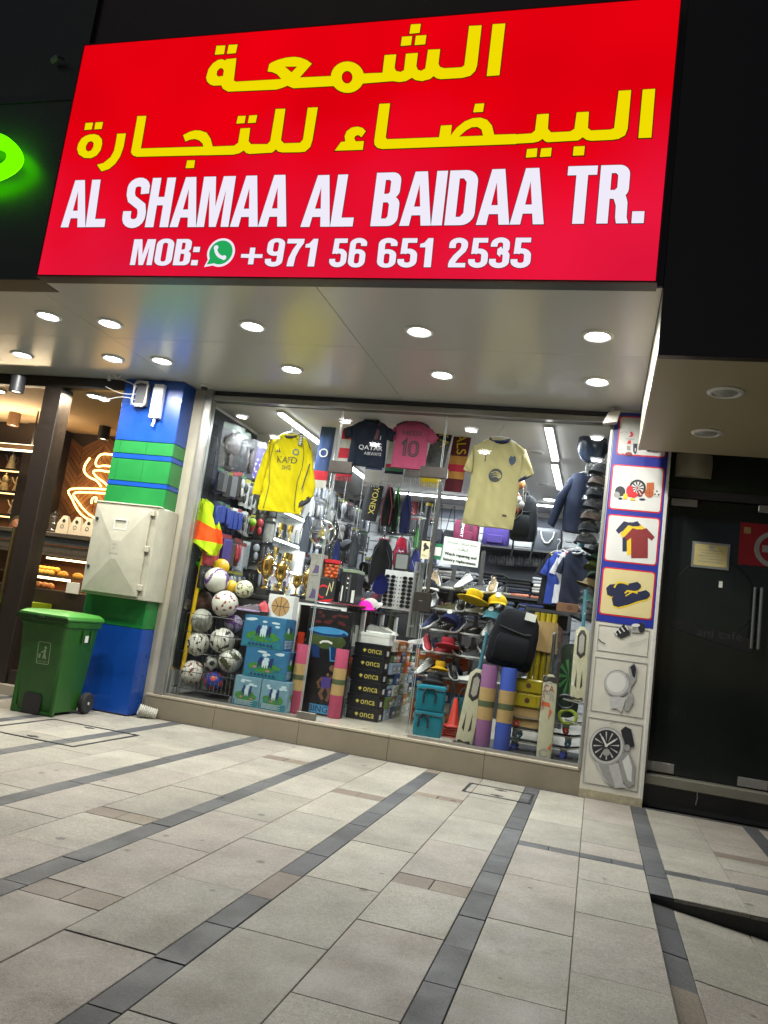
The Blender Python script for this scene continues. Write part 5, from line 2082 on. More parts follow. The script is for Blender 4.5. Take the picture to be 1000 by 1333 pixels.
mb.loft([[(x+a*1.0, 7.47+b, z+c) for a, b, c in ((-.06, -.03, -.05), (.03, -.04, -.055), (.06, .03, -.05), (-.03, .04, -.05))], [(x+a, 7.47+b, z+c) for a, b, c in ((-.075, -.035, .0), (.035, -.045, .0), (.065, .035, 0), (-.04, .04, 0))], [(x+a, 7.47+b, z+c) for a, b, c in ((-.05, -.03, .05), (.035, -.04, .055), (.06, .03, .05), (-.03, .04, .05))]])
tag(ob('packing_tape', mb, clear('clear tape', (.85, .83, .76), .25, .25, False), None, 20), 'band of clear packing tape holding the yellow flag poles together', 'tape')

# ---- wire cage of balls
cg = thing('ball_cage', 'silver wire cage on the window floor heaped with footballs', 'wire cage', (-3.68, 7.5, FZ))
zz = [at(223, 893, 7.45)[1]-FZ, at(226, 871, 7.45)[1]-FZ, at(231, 846, 7.45)[1]-FZ, at(238, 821, 7.45)[1]-FZ, at(240, 797, 7.45)[1]-FZ]
cx0, cx1 = at(223, 893, 7.45)[0]+3.68, at(303, 904, 7.45)[0]+3.68
for z in zz:
    mb = MB()
    mb.tube([(cx0, -.05, z), (cx1, -.05, z), (cx1, .5, z), (cx0, .5, z)], .0045, 5, closed=True)
    ob('rail_wire', mb, M_chrome, cg)
n = 17
for i in range(n):
    mb = MB()
    x = cx0+(cx1-cx0)*i/(n-1)
    mb.tube([(x, -.05, zz[0]), (x, -.05, zz[-1])], .0016, 4)
    ob('upright_wire', mb, M_chrome, cg)
for i in range(1, 8):
    for x in (cx0, cx1):
        mb = MB()
        mb.tube([(x, -.05+.55*i/8, zz[0]), (x, -.05+.55*i/8, zz[-1])], .0016, 4)
        ob('upright_wire', mb, M_chrome, cg)
for x in (cx0+.03, cx1-.03):
    for y in (-.02, .47):
        mb = MB()
        mb.lathe([(.012, 0), (.022, .006), (.022, .03), (.006, zz[0])], 10, c=(x, y, 0))
        ob('foot', mb, M_alu, cg)
BK = mat('black ball panel', (.02, .02, .02), .35)
BP = mat('purple ball panel', s2l('#57356f'), .35)
BRd = mat('dark red ball panel', s2l('#7a2a22'), .4)
BG = mat('bright green ball panel', s2l('#35c01e'), .35)
BY = mat('yellow ball panel', s2l('#d0a51c'), .35)
BGr = mat('grey ball panel', s2l('#77776f'), .4)
BB = mat('blue ball panel', s2l('#2a3a86'), .35)
BO = mat('olive ball panel', s2l('#4a4a30'), .4)
for i, (px, py, r, Y, st_, a, b, lb) in enumerate((
    (264.5, 734, 11, 7.62, 'classic', BG, BK, 'bright green ball with black patches topmost in the heap'),
    (288, 738, 11, 7.72, 'plain', BY, None, 'plain yellow ball behind the white and purple ball'),
    (276, 741, 10, 7.80, 'plain', BY, None, 'yellow ball wedged between the green and the purple ball'),
    (282, 755, 16.8, 7.6, 'swirl', M_ballw, BP, 'white football with purple curved bands near the top'),
    (257, 762, 10, 7.70, 'classic', BG, BK, 'small bright green ball with black patches lower by the poles'),
    (301, 764, 9, 7.72, 'plain', BY, None, 'yellow ball peeping out right of the purple banded ball'),
    (262, 783, 15.5, 7.76, 'ring', mat('shaded taupe ball leather', s2l('#6b5a4e'), .5), BRd, 'taupe ball with dark red marks behind the poles'),  # dull taupe is this ball's own colour
    (293, 786, 17.5, 7.6, 'ring', M_ballw, BRd, 'white football with broken red rings in the middle of the heap'),
    (318, 767, 12, 7.72, 'ring', mat('cream ball leather', s2l('#c2c1a0'), .4), BK, 'cream ball with black rings behind the red boot'),
    (262, 808, 15.8, 7.6, 'swirl', mat('grey white ball leather', s2l('#a8a89c'), .4), BGr, 'pale grey ball with soft blue grey bands at the cage rim'),
    (257, 838, 16, 7.6, 'ring', M_ballw, BK, 'white ball with black squiggles at the left of the cage'),
    (289.5, 834, 16.6, 7.58, 'patch', M_ballw, BK, 'white ball with black cloud shapes at the centre of the cage'),
    (250, 876, 16.5, 7.58, 'ring', M_ballw, BRd, 'white ball with red rings at the bottom left of the cage'),
    (276, 864, 10.5, 7.6, 'classic', mat('silver ball leather', s2l('#9b9b95'), .4), BK, 'small silver and black ball between the larger ones'),
    (300, 860, 15.5, 7.6, 'leaf', M_ballw, BO, 'white ball with dark olive ovals by the blue cartons'),
    (279, 887, 13, 7.6, 'dots', BB, mat('red ball panel', s2l('#c0392f'), .4), 'blue ball with red discs at the bottom of the cage'),
    (304, 812, 12, 7.74, 'swirl', mat('lilac grey ball leather', s2l('#8d84a0'), .4), BP, 'lilac and purple ball half hidden by the blue carton'),
    (297, 889, 12, 7.74, 'plain', mat('dark grey ball leather', s2l('#3b3b38'), .45), None, 'dark grey ball low in the cage behind the blue and red one'),
    (303, 836, 10, 7.86, 'plain', mat('dark brown ball leather', s2l('#3a2c24'), .45), None, 'dark brown ball deep in the cage at the right'))):
    x, z = at(px, py, Y)
    rr_ = r/(129*7.5/Y)*1.0
    ball(lb, x, Y, z, rr_, st_, a, b, i*7+3)

# ---- football boots on the cartons
def shoe(label, x, y, z, L, rz, mu, ms, mt=None, group=None, rx=0., ry=0., hi=False, cat='shoe', name='shoe'):
    t = thing(name, label, cat, (x, y, z), rz, group, rx=rx, ry=ry)
    w = L*.17
    mb = MB()
    S_ = [(-.5, .55, .10, .02), (-.44, .85, .34, 0), (-.3, .9, .40 if not hi else .62, 0), (-.14, .88, .36 if not hi else .5, 0), (.02, .92, .29, 0), (.2, 1.02, .22, 0), (.36, .95, .17, 0), (.46, .7, .13, .005), (.5, .3, .07, .01)]
    rings = []
    for u, ww, h, b in S_:
        hh = h*L*.72
        rings.append([(u*L, ww*w*math.cos(a)*(1 if math.sin(a) < .3 else (.75 if u > -.1 else .7)), .028*L+b*L+hh*max(0, math.sin(a)) if math.sin(a) > 0 else .028*L+b*L) for a in [PI*i/8 for i in range(9)]])
    mb.loft(rings)
    up_ = ob('upper', mb, mu, t, 50)
    mb = MB()
    o = [(u*L*1.02, ww*w*1.08) for u, ww, h, b in S_]
    lp = o+[(a, -b) for a, b in o[::-1]]
    vs, tr = tess([lp])
    n = len(lp)
    zb = [0 if abs(p[0]) < .42*L else .012*L for p in lp]
    mb.add([(p[0], p[1], zb[i]) for i, p in enumerate(lp)]+[(p[0], p[1], .05*L+zb[i]) for i, p in enumerate(lp)], [[i, (i+1) % n, n+(i+1) % n, n+i] for i in range(n)]+[list(q) for q in tr]+[[n+i for i in q] for q in tr])
    ob('sole', mb, ms, t, 30)
    mb = MB()
    for i in range(4):
        u = (-.06+.075*i)*L
        h = (.345-.045*i)*L*.72+.028*L
        mb.tube([(u, -w*.45, h-.02*L), (u+.01*L, 0, h+.012*L), (u, w*.45, h-.02*L)], .006*L+.001, 4)
    ob('laces', mb, mt or M_white, t)
    mb = MB()
    n = 12
    hh = (.40 if not hi else .62)*L*.72+.028*L
    mb.tube([(-.28*L+.15*L*math.cos(2*PI*i/n), w*.55*math.sin(2*PI*i/n), hh-.005*L-.05*L*math.cos(2*PI*i/n)*.6) for i in range(n)], .012*L, 5, closed=True)
    ob('ankle_opening', mb, M_black, t)
    return t


boxtop = at(340, 798, 7.45)[1]
M_redb = mat('red boot leather', s2l('#b5303a'), .4, 0, .1, 30)
x, z = at(335, 786, 7.52)
shoe('red and black football boot standing upright on the blue cartons', x, 7.52, boxtop, .27, R(190), M_redb, M_black, M_white, 'football boots on the cartons', hi=True, cat='boot')
x, z = at(322, 797, 7.5)
shoe('black and violet football boot lying below the red one', x+.03, 7.44, boxtop+.002, .25, R(200), mat('violet black boot leather', s2l('#3a2438'), .4, 0, .3, 40), mat('pale violet sole', s2l('#9a86a8'), .4), M_white, 'football boots on the cartons', cat='boot')

# ---- blue toy cartons
M_sky = mat('sky blue printed card', s2l('#33698f'), .35, 0, .18, 10)
M_sky2 = mat('pale blue printed card', s2l('#6b8fa0'), .35, 0, .2, 14)
TOYM = [mat('green print', s2l('#3f7a34'), .4, 0, .3, 60), mat('cloud white print', s2l('#b9ccd6'), .4), mat('indigo print', s2l('#24305e'), .4), mat('teal print', s2l('#2b6f7c'), .4, 0, .3, 40), mat('pink print', s2l('#b06a80'), .4)]
def toy(label, x0, x1, y0, y1, z0, z1, sd, narrow=False):
    t, w, d, h = carton('toy_carton', label, 'carton', x0, x1, y0, y1, z0, z1, M_sky if not narrow else M_sky2, 'blue toy cartons in the window')
    rg = random.Random(sd)
    mb = MB()
    yy = -d-.001
    def P(u, v):
        return ((-1+2*u)*w*.97, .004+v*(h-.008))
    def blob(cu, cv, ru, rv, m, n=14, wob=.15):
        pts = []
        for i in range(n):
            a = 2*PI*i/n
            q = 1+rg.uniform(-wob, wob)
            pts.append(P(min(.99, max(.01, cu+ru*math.cos(a)*q)), min(.99, max(.01, cv+rv*math.sin(a)*q))))
        mb.flat(pts, yy-.00012*len(mb.f)/8, m)
    mb.flat([P(.01, .01), P(.99, .01), P(.99, .26), P(.7, .2), P(.4, .28), P(.01, .2)], yy, 3)
    for i in range(5):
        blob(rg.uniform(.1, .9), rg.uniform(.72, .93), rg.uniform(.06, .12), rg.uniform(.03, .05), 1)
    blob(.48, .36, .42, .17, 0, 20, .1)
    for i in range(6):
        blob(rg.uniform(.15, .85), rg.uniform(.25, .36), .05, .035, rg.choice((3, 4, 0)))
    for cu, m in ((.36, 2), (.52, 1), (.63, 2), (.47, 1)):
        blob(cu, .53, .055, .1, m)
        blob(cu+.02, .66, .04, .07, m)
        blob(cu-.03, .42, .015, .07, m)
        blob(cu+.03, .42, .015, .07, m)
    if narrow:
        for i in range(5):
            a = .2-.035*i
            mb.flat([P(.08, a), P(.8-.1*(i % 2), a), P(.8-.1*(i % 2), a+.014), P(.08, a+.014)], yy-.004, 1)
    else:
        for i in range(7):
            blob(.2+.09*i, .11, .03, .035, 2)
    ob('front_print', mb, TOYM, t, 0)
    # print on the right hand end
    mb = MB()
    T = Matrix(((0, 1, 0, w), (1, 0, 0, 0), (0, 0, 1, 0), (0, 0, 0, 1)))
    def Q(u, v):
        return ((-1+2*u)*d*.97, .004+v*(h-.008))
    def blob2(cu, cv, ru, rv, m, n=12):
        mb.flat([Q(min(.99, max(.01, cu+ru*math.cos(2*PI*i/n)*(1+rg.uniform(-.15, .15)))), min(.99, max(.01, cv+rv*math.sin(2*PI*i/n)))) for i in range(n)], .0008+.0001*len(mb.f)/8, m, T)
    blob2(.5, .5, .42, .16, 0)
    blob2(.35, .64, .1, .1, 1)
    blob2(.6, .66, .1, .12, 2)
    for i in range(6):
        a = .3-.045*i
        mb.flat([Q(.08, a), Q(.9-.12*(i % 2), a), Q(.9-.12*(i % 2), a+.018), Q(.08, a+.018)], .003, 1, T)
    ob('end_print', mb, TOYM, t, 0)
    return t
x0, _ = at(313, 842, 7.42)
x1, _ = at(368, 842, 7.42)
zt, zm = at(313, 798, 7.42)[1], at(313, 840, 7.42)[1]
toy('blue toy carton with a printed green island, topmost of the stack', x0, x1, 7.42, 7.70, zm, zt, 1)
x0, _ = at(315, 882, 7.42)
x1, _ = at(371, 882, 7.42)
zb = at(315, 879, 7.42)[1]
toy('blue toy carton with a printed green island, second in the stack', x0, x1, 7.42, 7.70, zb, zm, 2)
x0, _ = at(301, 920, 7.4)
x1, _ = at(335, 924, 7.4)
toy('narrow pale blue toy carton at the foot of the stack beside the ball cage', x0, x1, 7.4, 7.8, FZ, zb, 3, True)
x0, _ = at(336, 924, 7.4)
x1, _ = at(371, 930, 7.4)
toy('narrow pale blue toy carton at the foot of the stack beside the pink mat', x0, x1, 7.4, 7.82, FZ, zb, 4, True)
# white ball carton
x0, z0 = at(349, 800, 7.6)
x1, z1 = at(386, 777, 7.6)
t, w, d, h = carton('ball_carton', 'white carton with a printed basketball on top of the blue cartons', 'carton', x0, x1, 7.56, 7.69, zt+.001, z1, M_wpr)
mb = MB()
mb.flat(circ(.0, h*.5, h*.42, 24), -d-.001, 0)
for q in ([(-h*.42, h*.5), (h*.42, h*.5)], [(0, h*.08), (0, h*.92)], [(-h*.3, h*.2), (-h*.12, h*.5), (-h*.3, h*.8)], [(h*.3, h*.2), (h*.12, h*.5), (h*.3, h*.8)]):
    mb.flat(stroke(q, .006), -d-.0018, 1)
ob('front_print', mb, [mat('tan print', s2l('#b08a58'), .5), M_pk], t, 0)

# ---- orange board behind
x, z0 = at(384, 884, 7.8)
_, z1 = at(384, 827, 7.8)
mb = MB()
mb.prism(rrect(-.035, 0, .035, z1-z0+.35, .02), -.02, .02)
tag(ob('training_board', mb, mat('orange plastic', s2l('#d9442a'), .4), None, 30, (x-.02, 7.86, FZ)), 'upright orange plastic board between the blue cartons and the hoop box', 'board')

# ---- basketball hoop carton
x0, _ = at(385, 920, 7.72)
x1, _ = at(443, 925, 7.72)
zt2 = at(390, 788, 7.72)[1]
t, w, d, h = carton('hoop_carton', 'tall dark carton printed with a basketball hoop leaning at the counter front', 'carton', x0, x1, 7.72, 7.8, FZ, zt2, mat('dark printed card', s2l('#17181c'), .3, 0, .3, 12))
PM = [mat('maroon crowd print', s2l('#4a1c1c'), .4, 0, .5, 60), mat('hoop blue print', s2l('#3f86b8'), .35, 0, .2, 12), mat('olive glow print', s2l('#3c4a26'), .4, 0, .3, 10), mat('court navy print', s2l('#16335c'), .35), M_pw, mat('violet kit print', s2l('#4a3a80'), .4), mat('pale court print', s2l('#86b8c8'), .4), mat('tan skin print', s2l('#6a4a38'), .5)]
mb = MB()
yy = -d-.001
E = lambda u, v: ((-1+2*u)*w, v*h)
def el(cu, cv, ru, rv, m, k, n=24):
    mb.flat([E(cu+ru*math.cos(2*PI*i/n), cv+rv*math.sin(2*PI*i/n)) for i in range(n)], yy-.0004*k, m)
rg = random.Random(4)
for i in range(16):
    el(rg.uniform(.06, .92), rg.uniform(.86, .97), .05, .016, 0, .2+.05*i, 9)
el(.5, .70, .42, .08, 2, 2)
el(.5, .785, .45, .045, 1, 3)
el(.5, .775, .42, .032, 3, 4)
el(.47, .79, .36, .026, 1, 5)
mb.flat(stroke([E(.34, .67), E(.4, .69), E(.52, .695), E(.62, .68)], .02), yy-.003, 4)
mb.flat([E(.12, .66), E(.34, .64), E(.38, .53), E(.22, .53)], yy-.003, 3)
mb.flat([E(.57, .655), E(.9, .63), E(.86, .52), E(.64, .52)], yy-.0032, 3)
mb.flat(stroke([E(.58, .645), E(.63, .52), E(.86, .52)], .012), yy-.0036, 1)
# leaping player, plain figure
el(.62, .385, .035, .016, 7, 9)
mb.flat([E(.48, .36), E(.7, .365), E(.72, .26), E(.5, .25)], yy-.0034, 5)
mb.flat(stroke([E(.68, .355), E(.82, .40), E(.74, .435)], .03), yy-.0038, 7)
mb.flat(stroke([E(.5, .35), E(.42, .30), E(.47, .25)], .028), yy-.0039, 7)
mb.flat(stroke([E(.56, .26), E(.5, .2), E(.58, .15)], .036), yy-.004, 7)
mb.flat(stroke([E(.66, .26), E(.72, .2), E(.66, .14)], .036), yy-.0041, 7)
mb.flat(circ(*E(.7, .45), .032, 14), yy-.0042, 7)
mb.flat([E(.3, .02), E(.75, .02), E(.75, .1), E(.3, .1)], yy-.003, 1)
ob('front_print', mb, PM, t, 0)
mb = MB()
text(mb, 'BING', -.1, .035, .2, .06, yy-.0045)
ob('front_lettering', mb, M_pk, t, 0)

# ---- rolled mats
M_pink = mat('rose foam', s2l('#a8405f'), .8, 0, .06, 40, .1, 200)
x, y = onz(399, 925, FZ)
mat_roll('rose pink rolled mat before the basketball hoop carton', x, 7.58, FZ, .066, .675, M_pink)
x, y = onz(447, 930, FZ)
mat_roll('rose pink rolled mat beside the stack of black shoe boxes', x+.03, 7.72, FZ, .066, .68, M_pink)
# ---- black shoe boxes
M_ob = mat('black shoe box card', s2l('#15161c'), .4, 0, .1, 20)
M_yp = mat('pale gold print', s2l('#c9bb5a'), .4)
bx1, by = onz(491, 935, FZ)
by = 7.92
bx1 = at(491, 935, by)[0]
for k in range(6):
    h_ = .128
    j = random.Random(k).uniform(-.006, .006)
    t, w, d, h = carton('shoe_box', 'black shoe box with gold lettering, %s from the top of its stack' % ORD[5-k], 'shoe box', bx1-.34+j, bx1+j, by, by+.22, FZ+k*h_, FZ+(k+1)*h_-.001, M_ob, 'black lettered shoe boxes', M_ob)
    mb = MB()
    text(mb, 'onca', -.02, .032, .15, .042, -d-.0015)
    mb.flat([(-.075, .06), (-.055, .075), (-.035, .06), (-.055, .036)], -d-.0015)
    ob('front_lettering', mb, M_yp, t, 0)
    mb = MB()
    T = Matrix(((0, 1, 0, w), (1, 0, 0, 0), (0, 0, 1, 0), (0, 0, 0, 1)))
    mb.flat([(-.06, .02), (.02, .02), (.02, .07), (-.06, .07)], .001, 0, T)
    ob('size_label', mb, M_wpr, t, 0)
zs = FZ+6*.128
t, w, d, h = carton('shoe_box', 'plain white shoe box on top of the black stack', 'shoe box', bx1-.29, bx1+.02, by+.01, by+.21, zs, zs+.11, M_wpr, None, M_wpr)
shoe('grey running shoe lying on the white shoe box', bx1-.12, by+.1, zs+.112, .27, R(15), mat('grey mesh', s2l('#6b6a66'), .7, 0, .2, 60), M_white, M_black, 'shoes around the box stack')
shoe('pale slip on shoe on the white shoe box behind the grey one', bx1-.05, by+.18, zs+.112, .25, R(-25), mat('pale canvas', s2l('#a7a49b'), .8), M_white, M_white, 'shoes around the box stack')
# ---- coloured shoe boxes in stacks going back along the counter
SB = [mat('shoe box card %d' % i, s2l(c), .45, 0, .1, 20) for i, c in enumerate(('#3f5a3a', '#b9bcb6', '#8fa3b8', '#c05a2a', '#22252b', '#a8b0a0', '#d8d4c8', '#6b7f4a', '#2f4a7a', '#b8742e'))]
SN = ['green', 'white', 'pale blue', 'orange', 'black', 'grey', 'cream', 'olive', 'navy', 'amber']
rg = random.Random(21)
zc_ = FZ
for col_ in range(6):
    y0 = by+.26+col_*.225
    nb = 7 if col_ < 4 else 6
    for k in range(nb):
        c = rg.randrange(len(SB))
        h_ = .118
        j = rg.uniform(-.012, .012)
        t, w, d, h = carton('shoe_box', '%s shoe box, %s from the floor, %s stack behind the black lettered boxes' % (SN[c], ORD[k], ORD[col_]), 'shoe box', bx1-.3+j, bx1+.01+j, y0, y0+.215, FZ+k*h_, FZ+(k+1)*h_-.001, SB[c], 'coloured shoe boxes along the counter', SB[(c+rg.choice((0, 0, 4))) % len(SB)])
        mb = MB()
        T = Matrix(((0, 1, 0, w), (1, 0, 0, 0), (0, 0, 1, 0), (0, 0, 0, 1)))
        a = rg.uniform(-.08, .0)
        mb.flat([(a, .015), (a+.08, .015), (a+.08, .07), (a, .07)], .001, 0, T)
        mb.flat([(a+.01, .025), (a+.06, .025), (a+.06, .04), (a+.01, .04)], .0015, 1, T)
        mb.flat([(a+.08, .03), (a+.13, .045), (a+.12, .075), (a+.09, .06)], .001, 1 if c in (1, 2, 5, 6) else 0, T)
        ob('size_label', mb, [M_wpr, M_pk], t, 0)

# ---- counters
zct = at(450, 788, 7.85)[1]
ctx1 = at(451, 792, 7.86)[0]
yend = onx(520, 804, ctx1)[0]
ct = thing('display_counter', 'long glazed display counter with a white frame running back from the window', 'counter', (0, 0, 0))
part('glass_top', [(ctx1-.55, ctx1, 7.84, yend, zct-.02, zct)], mat('dark counter glass', (.05, .05, .05), .1, 0, .1), ct, .003)
for y in (7.85, 8.6, 9.4, yend-.06):
    part('leg', [(ctx1-.05, ctx1-.005, y, y+.045, FZ, zct-.021)], M_white, ct, .003)
part('leg', [(ctx1-.55, ctx1-.505, 7.85, 7.895, FZ, zct-.021)], M_white, ct, .003)
part('front_rail', [(ctx1-.504, ctx1-.051, 7.85, 7.89, zct-.05, zct-.021)], M_white, ct)
for z in (FZ+.35, FZ+.7):
    part('shelf_board', [(ctx1-.53, ctx1-.06, 7.9, yend-.07, z, z+.02)], M_offw, ct)
part('back_panel', [(ctx1-.56, ctx1-.551, 7.9, yend, FZ, zct-.021)], M_dark, ct)
part('side_pane', [(ctx1-.03, ctx1-.024, 7.9, yend-.07, FZ+.05, zct-.05)], M_glass, ct)
cl = thing('display_counter', 'dark low counter under the trophies left of the hoop carton', 'counter', (0, 0, 0))
part('body', [(-3.9, ctx1-.58, 7.93, 8.42, FZ, zct-.05)], M_dark, cl, .004)
part('top', [(-3.92, ctx1-.57, 7.91, 8.44, zct-.049, zct-.01)], M_black, cl, .004)
# goods inside the counter
rg = random.Random(8)
for i in range(12):
    for j, z in enumerate((FZ+.372, FZ+.722)):
        y = 8.0+i*.17
        if y > yend-.3:
            continue
        c = rg.choice([3, 4, 5, 6, 9, 0])
        hh = rg.uniform(.12, .22)
        t, w, d, h = carton('goods_box', 'small %s box in the glazed counter, %s from the front on the %s shelf' % (SN[c], ORD[i], ['lower', 'upper'][j]), 'box', ctx1-.2-rg.uniform(0, .05), ctx1-.07, y, y+.14, z, z+hh, SB[c], 'boxes in the glazed counter')

# ---- things standing on the counters
zl = zct-.009
def trophy(label, x, y, z, h, wrap=False, lid=True, s=1., ribbon=False):
    t = thing('trophy', label, 'trophy', (x, y, z), 0, 'gold trophies on the counter')
    mb = MB()
    b = h*.16
    mb.box(-h*.13, h*.13, -h*.13, h*.13, 0, b, 0, .006)
    ob('plinth', mb, M_black, t)
    mb = MB()
    k = h
    mb.lathe([(.09*k, .16*k), (.09*k, .18*k), (.03*k, .22*k), (.022*k, .3*k), (.04*k, .34*k), (.03*k, .37*k), (.07*k, .41*k), (.125*k, .5*k), (.14*k, .62*k), (.135*k, .74*k), (.15*k, .77*k), (.15*k, .785*k), (.11*k, .785*k)], 20)
    ob('cup', mb, M_gold, t)
    if lid:
        mb = MB()
        mb.lathe([(.14*k, .787*k), (.12*k, .84*k), (.05*k, .89*k), (.02*k, .91*k), (.03*k, .94*k), (.015*k, .97*k), (.001, 1.0*k)], 16)
        ob('lid', mb, M_gold, t)
    for s_ in (-1, 1):
        mb = MB()
        mb.tube([(s_*.13*k, 0, .5*k), (s_*.2*k, 0, .52*k), (s_*.23*k, 0, .62*k), (s_*.21*k, 0, .72*k), (s_*.14*k, 0, .75*k)], .014*k, 8)
        ob('handle', mb, M_gold, t)
        if ribbon:
            mb = MB()
            mb.cloth([(s_*.21*k-.012, .3*k, s_*.21*k+.012, .3*k), (s_*.19*k-.01, .7*k, s_*.19*k+.014, .7*k)], 3, 5, .004, .006, sd=s_)
            ob('ribbon', mb, mat('white violet ribbon', s2l('#a9a0c0'), .5), t)
    if wrap:
        mb = MB()
        mb.lathe([(.12*k, .3*k), (.2*k, .5*k), (.24*k, .75*k), (.2*k, 1.0*k), (.1*k, 1.04*k)], 12)
        ob('clear_wrap', mb, M_film, t, 60)
    return t
for (px, py, h_, Y, kw, lb) in ((343, 770, .5, 8.12, dict(wrap=True), 'tall gold cup trophy wrapped in clear film left of the beribboned one'), (361, 777, .44, 8.0, dict(ribbon=True), 'large two handled gold cup trophy with white ribbons on the counter'),
                                (384, 777, .34, 8.02, dict(lid=False), 'squat gold trophy right of the beribboned cup'), (397, 778, .38, 8.14, dict(wrap=True), 'gold trophy in clear film beside the grey carton stack')):
    x, _ = at(px, py, Y)
    trophy(lb, x, Y, zl, h_, **kw)
M_gcard = mat('grey printed card', s2l('#8d8a82'), .5, 0, .25, 50)
x0 = at(398, 776, 7.95)[0]
for k in range(2):
    hz = at(400, 748-29*k, 7.95)[1]
    z0 = zct if k == 0 else at(400, 748, 7.95)[1]
    t, w, d, h = carton('goods_carton', ['lower grey carton with a violet figure on the counter front', 'upper grey carton with a violet figure stacked on its twin'][k], 'carton', x0, x0+.125, 7.95, 8.13, z0+.001, hz, M_gcard, 'grey cartons on the counter')
    mb = MB()
    mb.flat([(-.03, h*.1), (.045, h*.12), (.04, h*.45), (.0, h*.5), (-.01, h*.3)], -d-.001, 0)
    mb.flat(stroke([(-.045, h*.3), (-.03, h*.6), (.01, h*.7), (.03, h*.9)], .014), -d-.0014, 1)
    mb.flat(circ(-.02, h*.82, .014, 10), -d-.0016, 1)
    ob('front_print', mb, [mat('dull violet print', s2l('#54446a'), .5), M_pg], t, 0)
# jar of orange balls on a red gadget
x, z0 = at(430, 754, 8.05)
t, w, d, h = carton('gadget_box', 'red and black boxed gadget under the jar of orange balls', 'box', x-.1, x+.1, 7.97, 8.13, zct+.001, z0, M_black)
mb = MB()
mb.flat(stroke(circ(-.03, h*.45, h*.25, 14)[2:12], .02), -d-.001, 0)
mb.flat([(-.09, .01), (.06, .01), (.09, .05), (-.02, .03)], -d-.0014, 0)
mb.flat(stroke([(.01, h*.3), (.03, h*.8), (.06, h*.5), (.07, h*.9)], .012), -d-.0016, 1)
ob('front_print', mb, [M_redp, M_pc], t, 0)
jt = thing('ball_jar', 'clear plastic jar full of orange table tennis balls with a red lid', 'jar', (x, 8.05, z0+.001))
mb = MB()
mb.lathe([(.08, 0), (.09, .01), (.09, .15), (.075, .17)], 20)
ob('jar_body', mb, M_film, jt)
mb = MB()
mb.lathe([(.085, .165), (.09, .17), (.09, .205), (.001, .21)], 20)
ob('lid', mb, M_redp, jt)
rg = random.Random(2)
M_tt = mat('orange celluloid', s2l('#e8671c'), .4, 0, .04)
pi = []
for lay in range(4):
    for i in range(6):
        a = 2*PI*(i+.5*(lay % 2))/6
        mb = MB()
        mb.ell((.058*math.cos(a), .058*math.sin(a), .028+.037*lay), (.02, .02, .02), 10, 7)
        ob('table_tennis_ball', mb, M_tt, jt, 60)
# black carton
x0, z0 = at(441, 781, 7.95)
x1, z1 = at(466, 742, 7.95)
t, w, d, h = carton('goods_carton', 'black carton with grey stripes and a barcode next to the orange ball jar', 'carton', x0, x0+.17, 7.95, 8.2, zct+.02, z1, M_ob, None, mat('sage card', s2l('#7d8a74'), .5))
mb = MB()
for q, m_ in (((-.07, .02, -.055, h*.5), 1), ((-.03, .02, -.022, h*.85), 0), ((.0, .02, .02, h*.85), 0), ((.045, .015, .078, h*.4), 1)):
    mb.flat([(q[0], q[1]), (q[2], q[1]), (q[2], q[3]), (q[0], q[3])], -d-.001, m_)
for k in range(3):
    mb.flat(circ(-.012+.0*k, h*(.45+.14*k), .01, 8), -d-.0016, 1)
ob('front_print', mb, [mat('charcoal print', (.06, .06, .065), .5), M_wpr], t, 0)
mb = MB()
mb.box(-.2, .2, -.12, .12, 0, .018, 0, .004)
tag(ob('flat_case', mb, mat('crimson card', s2l('#6d1f30'), .5), None, 0, (x0+.1, 8.07, zct+.001)), 'flat crimson case lying on the counter under the black carton', 'case')

# caps and hats
def cap(label, x, y, z, r, rz, m, mb_=None, group=None, rx=0., ry=0., front=None):
    t = thing('cap', label, 'cap', (x, y, z), rz, group, rx=rx, ry=ry)
    mb = MB()
    mb.ell((0, 0, 0), (r, r*1.08, r*.95), 18, 6, lo=0)
    ob('crown', mb, m, t, 60)
    mb = MB()
    n = 10
    V = []
    for i in range(n+1):
        a = PI+PI*i/n
        for q, dz in ((.98, .012), (1.0, .0)):
            V.append((r*q*math.cos(a)*.98, r*1.06*q*math.sin(a), .006+dz*0))
        V.append((r*1.0*math.cos(a)*.9, r*1.06*math.sin(a)-r*.78*abs(math.sin(a))**.6, -.01+.018*abs(math.sin(a))*0-.012*abs(math.cos(a))))
    Fm = []
    for i in range(n):
        a = i*3
        Fm.append((a+1, a+2, a+5, a+4))
    mb.add(V, Fm)
    mb.add([(v[0], v[1], v[2]-.004) for v in V], Fm)
    ob('peak', mb, mb_ or m, t, 60)
    mb = MB()
    mb.ell((0, 0, r*.95), (r*.1, r*.1, r*.06), 8, 4)
    ob('button', mb, m, t, 60)
    if front:
        mb = MB()
        T = Matrix.Rotation(R(-28), 4, 'X')
        mb.flat(circ(0, r*.28, r*.3, 16), -r*1.12, 0, T)
        ob('badge', mb, front, t)
    return t


def hat(label, x, y, z, r, rz, m, group=None, rx=0., ry=0.):
    t = thing('sun_hat', label, 'hat', (x, y, z), rz, group, rx=rx, ry=ry)
    mb = MB()
    mb.lathe([(r*.52, .0), (r*.5, r*.35), (r*.42, r*.5), (r*.2, r*.56), (.001, r*.57)], 20)
    ob('crown', mb, m, t, 50)
    mb = MB()
    mb.lathe([(r*.5, .012), (r*.53, .004), (r*1.0, -.02), (r*1.01, -.026), (r*.5, -.008)], 26)
    ob('brim', mb, m, t, 50)
    mb = MB()
    mb.lathe([(r*.528, .02), (r*.53, .022), (r*.525, .06), (r*.52, .062)], 20)
    ob('hat_band', mb, m, t, 50)
    return t


